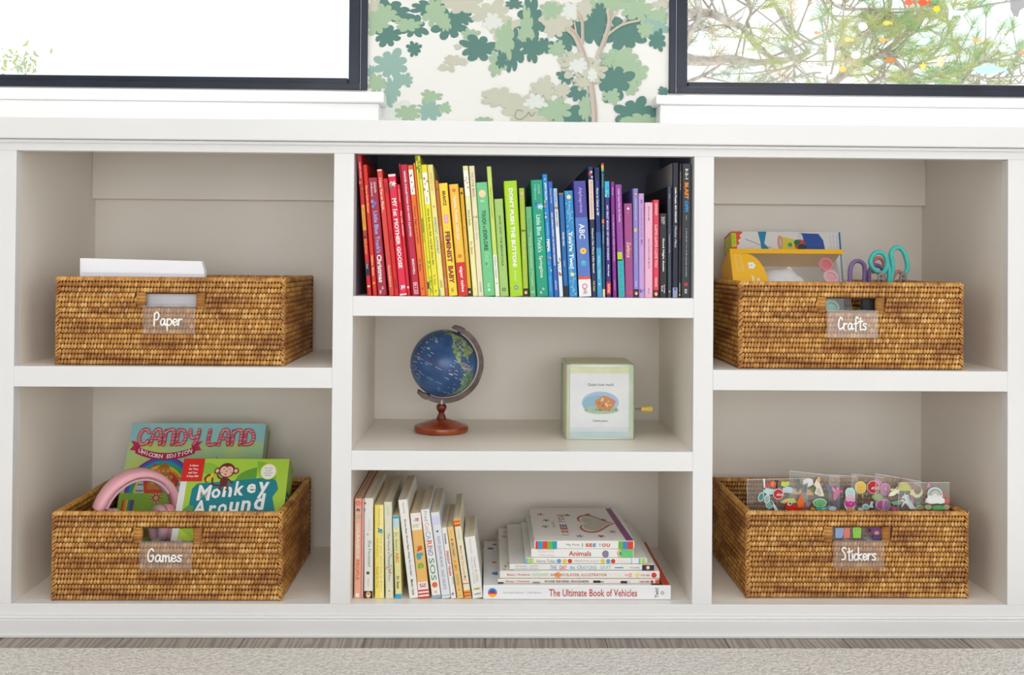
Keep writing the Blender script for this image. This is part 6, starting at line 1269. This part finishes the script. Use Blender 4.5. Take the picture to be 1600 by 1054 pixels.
# p3
sk(p3, None, 1165, 265, [('#2a5a8c', [(-4, 7), (-1, 8), (2, 3), (8, -8), (9, -13), (3, -9), (-2, 0)])]); sk(p3, None, 1240, 500, [('#2c5484', [(-4, 4), (2, 1), (6, -5), (-3, -5)])])
sk(p3, None, 1290, 350, [('#d8559a', [(-9, 12), (-6, 3), (-4, -1), (-5, -10), (-2, -13), (1, -8), (3, -1), (11, 1), (12, 4), (4, 5), (5, 9), (2, 10), (-1, 6), (-5, 9)]), ('#e890b8', [(-8, 10), (-5, 3), (-1, 3), (-4, 8)]), ('#e0a070', [(-5, -9), (-2, -13), (-1, -9)]), ('#f0f0f0', ('d', 2.5, 7.5, .8, .8))], 1, SU, .003)
sk(p3, None, 1330, 480, [('#60606c', [(-6, -10), (5, -10), (6, 8), (0, 12), (-5, 6)])], .9, SU, -.0008)
# ice cream (on p3)
sk(p3, None, 1480, 440, [('#d9e8e4', [(-6, -18), (6, -18), (9, -8), (8, 2), (8, 14), (4, 19), (-4, 19), (-8, 14), (-7, 2), (-10, -8)]), ('#b6dcd4', ('d', 0, 12, 6.6, 6.6)), ('#e3b8cf', ('d', 0, 2, 7.2, 6.4)), ('#cf3f9a', [(-8, -1), (-3, -4), (0, -2), (4, -4), (9, -2), (8, -9), (4, -12), (-5, -12), (-9, -8)]), ('#dca070', [(-5, -12), (5, -12), (4, -18), (-4, -18)])]+eyes(0, 12.5)+eyes(0, 1.5, 4)+[('#f8d8e8', [(-1.5, -6), (1.5, -6), (0, -8)])], 1, SU, .004)
# p4
sk(p4, None, 218, 275, [('#e6dba0', ('d', 0, 0, 9.8, 10.4)), ('#ecc75c', ('d', 0, 0, 8.8, 9.4)), ('#d8a840', [(-2, -3), (2, -3.4), (0, -4.6)])]+eyes(0, 1, 2.4), 1, SV, .001); sk(p4, None, 245, 395, [('#b9c48a', [(-1.4, 3), (1.4, 3), (0, -5)])], 1, SV)
sk(p4, None, 440, 240, [('#dd7fb4', ('d', 0, 0, 9, 9.5))], 1, SV, -.0006)
sk(p4, None, 395, 270, [('#ecdedc', octo(11.2)), ('#c9262b', octo(10.2))], 1, SV, .0015)
sk(p4, None, 450, 405, [('#a8c878', ('d', 0, 0, 9, 5.6))], 1, SV, -.0006)
sk(p4, None, 560, 300, [('#e0a0cc', ('d', 0, 0, 8.5, 10.5)), ('#cf74b4', ('d', 0, 0, 7, 9)), ('#e8b890', ('d', 0, 1, 2.2, 2.6))], 1, SV, .003)
sk(p4, None, 290, 540, [('#b9d9dc', ('d', 0, 0, 6, 5)), ('#8fc0c4', ('d', 0, 0, 3, 2.4))], 1, SV, .002); sk(p4, None, 225, 575, [('#e8eceb', [(-5, 2), (4, 3), (5, -2), (-4, -3)])], 1, SV, .001); sk(p4, None, 375, 515, [('#e0e6ea', [(-5, -4), (-1, 6), (2, 5), (1, 0), (3, -5)])], 1, SV, .001); sk(p4, None, 415, 525, [('#44507c', [(-3, -5), (3, -6), (4, 3), (0, 6), (-4, 2)])], 1, SV, .0)
sk(p4, None, 545, 520, [('#e9c8dc', arc(0, 10.6, -PI/2-.2, PI/2+.2)[:17]), ('#b78ac8', ('d', 3, 0, 7, 7.5))], 1, SV, .001, 0)
sk(p4, None, 505, 515, [('#e8b0c8', [(6, 9)]+[(6*0-9.2*math.cos(a), 9.2*math.sin(a)) for a in [PI/2-PI*i/12 for i in range(13)]]+[(3, -9)]), ('#c82f8c', [(1.5, 7)]+[(-7.4*math.cos(a), 7.4*math.sin(a)) for a in [PI/2-PI*i/12 for i in range(13)]]+[(1.5, -7)])], 1, SV, .003)
# p5
sk(p5, None, 810, 320, [('#e6dd8c', arc(0, 13)[:17]), ('#dc9a5a', arc(10.5, 12)), ('#bccf3c', arc(0, 10)[:17])], 1, SV, .0); sk(p5, None, 925, 470, [('#c878a8', [(-2, 9), (1, 9), (3, -6), (-1, -8)])], 1, SV)
sk(p5, None, 685, 355, [('#f0efdc', [(-10, -5), (-7, 1), (0, 5), (1, 8), (4, 5.5), (8, 7), (7, 3), (9, 0), (4, 0), (-1, -4)])], 1, SV, .002); sk(p5, None, 745, 260, [('#7f9ab4', ('d', 0, 0, 3, 3))], 1, SV); sk(p5, None, 660, 310, [('#d8cf70', ('d', 0, 0, 4, 2.4))], 1, SV)
sk(p5, None, 995, 335, [('#e9e6b0', [(9*math.cos(a), 10*math.sin(a)) for a in [-2.6+3.5*i/14 for i in range(15)]]+[(2+7*math.cos(a)-2, 1+7.4*math.sin(a)+2) for a in [.8-3.1*i/14 for i in range(15)]])], 1, SV, .002)
sk(p5, None, 925, 340, [('#e8dca8', [(-4, -3), (-2, 0), (-4, 4), (0, 3), (3, 6), (3, 1), (6, -2), (2, -2), (0, -6)])], 1, SV, .001); sk(p5, None, 720, 480, [('#7fb48c', [(-10, 0), (4, 4), (9, 0), (4, -4), (-6, -4)])], 1, SV)
sk(p5, None, 690, 570, [('#c860a8', ('d', 0, 0, 5, 2.6))], 1, SV, .001)
sk(p5, None, 850, 470, [('#e8eef0', [(-9, 5), (-6, 9), (-4, 10), (-3, 14), (-1, 10.5), (3, 11), (6, 3), (10, -4), (16, -12), (6, -12), (1, -5), (-3, -2), (-7, -9), (-8.5, -8), (-5, 0), (-10, 1), (-11, 2), (-5, 3.5), (-3, 6)]), ('#c88078', [(-6, 5), (-3, 5), (-1, 1), (-4, 1)]), ('#9fd8d8', [(0, 10), (3, 10), (6, 2), (8, -4), (4, -1), (1, 5)])], 1, SV, .003)
sk(p5, None, 1015, 510, [('#3f9a68', [(-5, -4), (-4, 4), (1, 5), (4, 1), (3, -6)])], 1, SV); sk(p5, None, 1030, 575, [('#c0c890', arc(0, 7)[:17]), ('#c87f6a', arc(3, 4.6))], 1, SV, .001)
# p6
sk(p6, None, 1240, 400, [('#dfe6e6', [(-16, -9), (-15, -4), (-12, -2), (-12, 5)]+[(12.5*math.cos(a)*1.0, 3+12*math.sin(a)) for a in [PI-PI*i/16 for i in range(17)]]+[(12, -2), (16, -4), (16, -10), (10, -12), (4, -11), (-2, -12), (-8, -12)]), ('#7fbccb', [(x, z+2) for x, z in arc(9, 11.6)]), ('#d8748c', [(x, z+2) for x, z in arc(7.4, 9)]), ('#e8d890', [(x, z+2) for x, z in arc(5.8, 7.4)]), ('#8fb8b8', [(x, z+2) for x, z in arc(4.2, 5.8)]), ('#e8e9e6', [(-15, -8), (-14, -3), (-9, -1), (-5, -2), (0, -1), (5, -2), (9, -1), (14, -3), (15, -9), (8, -11), (0, -10), (-8, -11)])], 1, SV, .002)
sk(p6, None, 1410, 450, [('#d8604c', ('d', 0, 0, 4, 3.2))], 1, SV); sk(p6, None, 1360, 385, [('#d86a50', ('d', 0, 0, 3, 2.6))], 1, SV); sk(p6, None, 1150, 245, [('#c88aa8', [(-3, -3), (0, 5), (4, 0), (2, -4)])], 1, SV); sk(p6, None, 1290, 555, [('#5fae6a', [(-10, -3), (-9, 3), (0, 4), (9, 3), (11, -3)])], 1, SV, .003); sk(p6, None, 1150, 545, [('#a8b08a', ('d', 0, 0, 6, 4))], 1, SV, .001); sk(p6, None, 1400, 545, [('#c8a09a', ('d', 0, 0, 5, 4))], 1, SV, -.0006)
# p7: behind the hole
sk(p7, None, 170, 900, [('#8fc44e', [(-6, -8), (6, -8), (7, 6), (5, 10), (-5, 10), (-7, 6)])]+eyes(0, 5, 3), 1, SV); sk(p7, None, 20, 900, [('#d87a6a', [(-6, -8), (6, -8), (6, 8), (-2, 9)])], 1, SV); sk(p7, None, -60, 900, [('#8fa0c4', [(-8, -8), (5, -8), (6, 8), (-8, 8)])], 1, SV)
sk(p7, None, 345, 860, [('#7a3a5a', ('d', 0, 0, 4, 5.5)), ('#2a1a24', ('d', 0, 0, 2, 3))], 1, SV); sk(p7, None, 440, 880, [('#6a3a7a', ('d', 0, 0, 8, 8)), ('#c88a5a', ('d', 0, -2, 4, 3))], 1, SV); sk(p7, None, 445, 960, [('#4a3a6a', ('d', 0, 0, 8, 3))], 1, SV, .001)
# the word on the two red octagons reads backwards, as both are seen from behind
for o, u, v, gr, s_ in ((p1, 500, 360, SU, 1), (p4, 400, 272, SV, 1.2)):
    px, py = gr(u, v); c = at(px, py, o.location.y)-o.location; g = MB(); yy = -.0056 if o is p1 else -.0052
    g.text('STOP', c.x, c.z, yy, ink('#f3e8e6', .3), h=.0038*s_, w=.0108*s_, off=.03, mirror=True); g.build('lettering', o)
# ------------------------------------------------------------------ garden behind the windows
ng = random.Random(21)
bark = plain('pine_bark', '#a99d95', '#c4bab2', .9, 40); 
needle = [plain('pine_needles_olive', '#b6bc7c', None, .7), plain('pine_needles_green', '#9cba86', None, .7), plain('pine_needles_grey', '#adb6a4', None, .7), plain('dry_needles', '#cbb695', None, .7)]
def WP(u, v, Y): return at(1040+u/2.857, v/2.857, Y)
def pine(name, label, limbs, Y, seed, colors, nn=46, ln=.11):
    name_left = seed == 3; r_ = random.Random(seed); base = empty(name, (WP(limbs[0][0][0], limbs[0][0][1], Y).x, Y, 0)); tag(base, label, 'tree', 'trees beyond the windows')
    T0 = Matrix.Translation(-base.location); gw = MB(); gw.T = T0; leaves = MB(); leaves.T = T0
    def tuft(p, d, col, k=nn):
        for _ in range(k):
            t = r_.random(); q = p+d*(t*.10); dr = (d.normalized()*r_.uniform(.2, 1)+Vector((r_.uniform(-1, 1), r_.uniform(-1, 1), r_.uniform(-.6, 1)))*.75).normalized()
            L_ = ln*r_.uniform(.6, 1.1); sd = dr.cross(Vector((0, 1, 0))).normalized()*.0015
            leaves.add([q-sd, q+sd, q+dr*L_], [(0, 1, 2)], col)
    for L_ in limbs:
        P, r0, dens = L_[:-2], L_[-2], L_[-1]
        q = catmull([tuple(WP(u, v, Y+r_.uniform(-.25, .25))) for u, v in P], 6); n = len(q)
        gw.tube(q, [r0*(1-.75*i/n) for i in range(n)], bark, 7)
        for i in range(1, n):
            for _ in range(2):
                if r_.random() < dens*.36:
                    d = (q[i]-q[i-1]).normalized(); side = Vector((r_.uniform(-.8, .8), r_.uniform(-.8, .8), r_.uniform(-.5, .9)))
                    d2 = (d*.5+side).normalized(); Lt = r_.uniform(.12, .42); tw_ = [q[i], q[i]+d2*Lt*.5+Vector((0, 0, r_.uniform(-.02, .03))), q[i]+d2*Lt+Vector((0, 0, r_.uniform(-.03, .06)))]
                    gw.tube(tw_, [.006, .004, .002], bark, 5)
                    if r_.random() < .9: tuft(tw_[2]-d2*.05, d2, r_.choice(colors))
                    if r_.random() < .6: tuft(tw_[1], d2, r_.choice(colors), nn//2)
    c0 = limbs[0]; b0_ = WP(c0[0][0]-(45 if name_left else 0), c0[0][1], Y); gw.tube([(b0_.x, Y, -.2), (b0_.x, Y, b0_.z*.6), tuple(WP(c0[0][0], c0[0][1], Y))], [.07, .055, c0[-2]*1.2], bark, 10)
    for _ in range(9):                                   # the crown above the window head
        s0 = WP(r_.choice([limbs[-1][1][0], limbs[1][1][0], limbs[0][2][0]]), -60, Y); dd = Vector((r_.uniform(-.7, .7), r_.uniform(-.4, .4), r_.uniform(.5, 1.1)))
        q = catmull([tuple(s0), tuple(s0+dd*.5+Vector((.05, 0, 0))), tuple(s0+dd)], 5); gw.tube(q, [.016*(1-.8*i/len(q)) for i in range(len(q))], bark, 6)
        for j in range(2, len(q)):
            for _k in range(3): tuft(q[j], Vector((r_.uniform(-1, 1), r_.uniform(-1, 1), r_.uniform(-.2, 1))).normalized(), r_.choice(colors), nn//2)
    gw.build('branches', base, smooth='all'); o = leaves.build('needles', base); o['kind'] = 'stuff'
    return base
pine('pine_tree', 'overexposed pine branches filling the left half of the right window', [
  [(60, 262), (180, 272), (280, 262), (400, 278), (550, 262), (640, 232), .030, .35], [(90, 60), (200, 60), (270, 92), (340, 122), (400, 200), (470, 255), (560, 262), .024, .6],
  [(130, -40), (150, 60), (110, 160), (90, 230), .02, 1.3], [(470, -30), (520, 80), (560, 150), (640, 190), (740, 205), .012, .5], [(360, -20), (380, 60), (350, 120), .010, .6],
  [(60, 380), (180, 330), (280, 262), .014, .3], [(640, 232), (560, 300), (500, 350), .010, .8], [(480, 380), (560, 350), (660, 325), (740, 330), .010, .5]], 3.0, 3, [needle[0], needle[0], needle[2], needle[3]], 40)
pine('pine_tree', 'denser overexposed pine crown behind the middle of the right window', [
  [(700, 400), (760, 360), (850, 290), (960, 240), (1060, 160), (1130, 60), (1160, -40), .030, 1.0], [(690, 230), (780, 210), (880, 170), (960, 120), (1000, 40), (1010, -40), .022, 1.1], [(960, 240), (1000, 250), (1060, 310), (1130, 380), .022, .8],
  [(1010, 250), (1080, 170), (1160, 120), .014, 1.0], [(680, -40), (740, 70), (830, 130), (880, 170), .012, 1.5], [(720, 0), (800, 40), (900, 40), (1000, 60), .012, 1.7], [(880, 400), (960, 350), (1060, 370), (1150, 360), .016, .8], [(800, 340), (900, 330), (960, 300), .01, .8]], 4.4, 5, [needle[0], needle[1], needle[0]], 46)
pine('pine_tree', 'pale green pine sprays low in the right end of the right window', [
  [(1080, 400), (1180, 340), (1300, 330), (1450, 350), (1640, 330), .016, 2.0], [(1100, 300), (1200, 240), (1260, 140), (1250, 60), .014, 1.6], [(1300, 400), (1380, 300), (1480, 260), (1640, 220), .014, 1.6], [(1180, 80), (1300, 50), (1450, 20), (1640, -10), .018, .6], [(1200, 380), (1400, 380), (1640, 370), .012, 2.2]], 5.8, 8, [needle[1], needle[1], needle[0]], 46, .13)
g = MB(); r_ = random.Random(4); base = at(38, 100, 3.4)
for i in range(95):
    p = Vector((r_.gauss(0, .036), r_.gauss(0, .05), r_.gauss(0, .042))); a = r_.uniform(0, 6.28); L_ = r_.uniform(.008, .02); d = Vector((math.cos(a), r_.uniform(-.3, .3), math.sin(a)))*L_; s_ = Vector((-math.sin(a), 0, math.cos(a)))*L_*.4
    if i % 3 == 0: p += Vector((-.12, 0, -.03))
    g.add([p-d, p-s_, p+d, p+s_], [(0, 1, 2, 3)], r_.choice([plain('shrub_leaf', '#8f9a78', None, .6) if i == 0 else needle[0], needle[2], needle[0]]))
g.tube([(0, 0, .03), (.01, 0, -.1), (0, 0, -.5), (-.02, 0, -base.z)], [.0015, .002, .006, .02], bark, 6)
o = g.build('shrub'); o.location = base; tag(o, 'pale leafy shrub tip low in the left corner of the left window', 'shrub')
g = MB(); g.box(-14, 14, .6, 16, -.25, -.2, plain('pale_paving', '#d8d4cc', '#e4e0d8', .9, 3)); struct(g, 'ground')

# ------------------------------------------------------------------ translucent creature stickers on the right pane
def vinyl(c): return clear('sticker_vinyl', '#%02x%02x%02x' % tuple(int(255-(255-int(c[i:i+2], 16))*.5) for i in (1, 3, 5)), .5, .3, .2, c, True)
def fish(s, k=0): return [(s*x, s*z) for x, z in [(-9, 0), (-6, 4), (0, 5.5), (5, 3.5), (8, 1), (12, 5), (12, -5), (8, -1), (5, -3.5), (0, -5), (-6, -3.5)]]
def star(s): return [(s*(7 if i % 2 == 0 else 3)*math.cos(PI/2+PI*i/5), s*(7 if i % 2 == 0 else 3)*math.sin(PI/2+PI*i/5)) for i in range(10)]
def oval(a, b): return [(a*math.cos(2*PI*i/20), b*math.sin(2*PI*i/20)) for i in range(20)]
yg = YW+.0192
cs = [(1085, 12, fish(1.0), '#e89080', 'orange red fish', 'first red fish sticker at the top edge of the pane'), (1150, 12, fish(1.1), '#e8836a', 'x', 'second red fish sticker at the top edge of the pane, right of the first'), (1210, 40, oval(6.5, 5.5), '#ecd86a', 'x', 'bright yellow round sticker near the top of the right pane'), (988, 103, fish(.8), '#ead98a', 'x', 'pale yellow fish sticker in the upper middle of the right pane'),
 (880, 118, oval(8, 7.5), '#f2f4ee', 'x', 'white round sticker left of the pale yellow fish'), (675, 146, fish(.6), '#e9b890', 'x', 'leftmost small orange fish sticker on the right pane'), (815, 177, fish(.8), '#efd9a8', 'x', 'pale orange fish sticker left of the middle of the pane'), (970, 178, fish(.8), '#ecc79a', 'x', 'pale orange fish sticker below the pale yellow one'),
 (738, 232, [(-5, 14), (0, 17), (5, 12), (7, 0), (4, -14), (-4, -14), (-7, -2)], '#f4f5f2', 'x', 'tall white sticker in the left part of the pane'), (850, 245, oval(8.5, 7), '#f4f5f0', 'x', 'white oval sticker right of the tall white one'), (1000, 268, fish(.9), '#e0a86a', 'x', 'deep orange fish sticker in the middle of the pane'), (790, 308, oval(6.5, 5.5), '#eed79a', 'x', 'yellow orange round sticker low in the pane'), (715, 315, oval(9, 7.5), '#f3f3ec', 'x', 'white round sticker at the lower left of the pane'),
 (1228, 275, oval(6.5, 9.5), '#f2dcc8', 'x', 'peach and white oval sticker low right of the middle'), (1150, 295, star(1.2), '#efe09a', 'x', 'yellow starfish sticker low in the pane'), (1385, 180, fish(.75), '#eec49a', 'x', 'small orange fish sticker at the right side of the pane'), (1505, 215, oval(6.5, 7), '#f2f4f2', 'x', 'white round sticker near the right edge of the photograph'),
 (1455, 312, [(-34, 2), (-22, 7), (-6, 9), (4, 12), (6, 8), (16, 5), (22, 4), (30, 9), (27, 1), (31, -6), (22, -2), (8, -6), (-10, -8), (-24, -6)], '#cfe2ea', 'x', 'pale blue shark sticker in the lower right of the pane'), (1295, 55, [(-16, 14), (-12, 18), (-8, 12), (-4, 4), (14, 3), (20, 8), (22, 2), (15, -4), (14, -13), (10, -12), (8, -5), (-6, -6), (-8, -14), (-13, -12), (-12, 4)], '#dfe9ee', 'x', 'pale blue dog shaped sticker in the upper right of the pane'),
 (1150, 185, [(-14, -6), (-4, 4), (10, 8), (14, 2), (4, -6)], '#dbeae6', 'x', 'pale mint sticker in the centre right of the pane'), (1562, 30, [(-10, 18), (-9, -4), (-3, -16), (4, -18), (8, -6), (20, 2), (20, 18)], '#b4b2b4', 'x', 'grey sticker at the upper right edge of the photograph'), (1595, 235, fish(.8), '#eeb8a8', 'x', 'coral fish sticker at the far right edge of the photograph')]
for u, v, P, c, _, lab in cs:
    p = WP(u, v, yg); g = MB(); g.prism([(x*.00128*.75*1.15, z*.00128*.75*1.15) for x, z in P], 0, .0004, vinyl(c))
    big = [(x*1.22, z*1.22) for x, z in P]
    o = g.build('window_sticker'); o.location = (p.x, yg, p.z); tag(o, lab, 'window sticker', 'creature stickers on the right window')
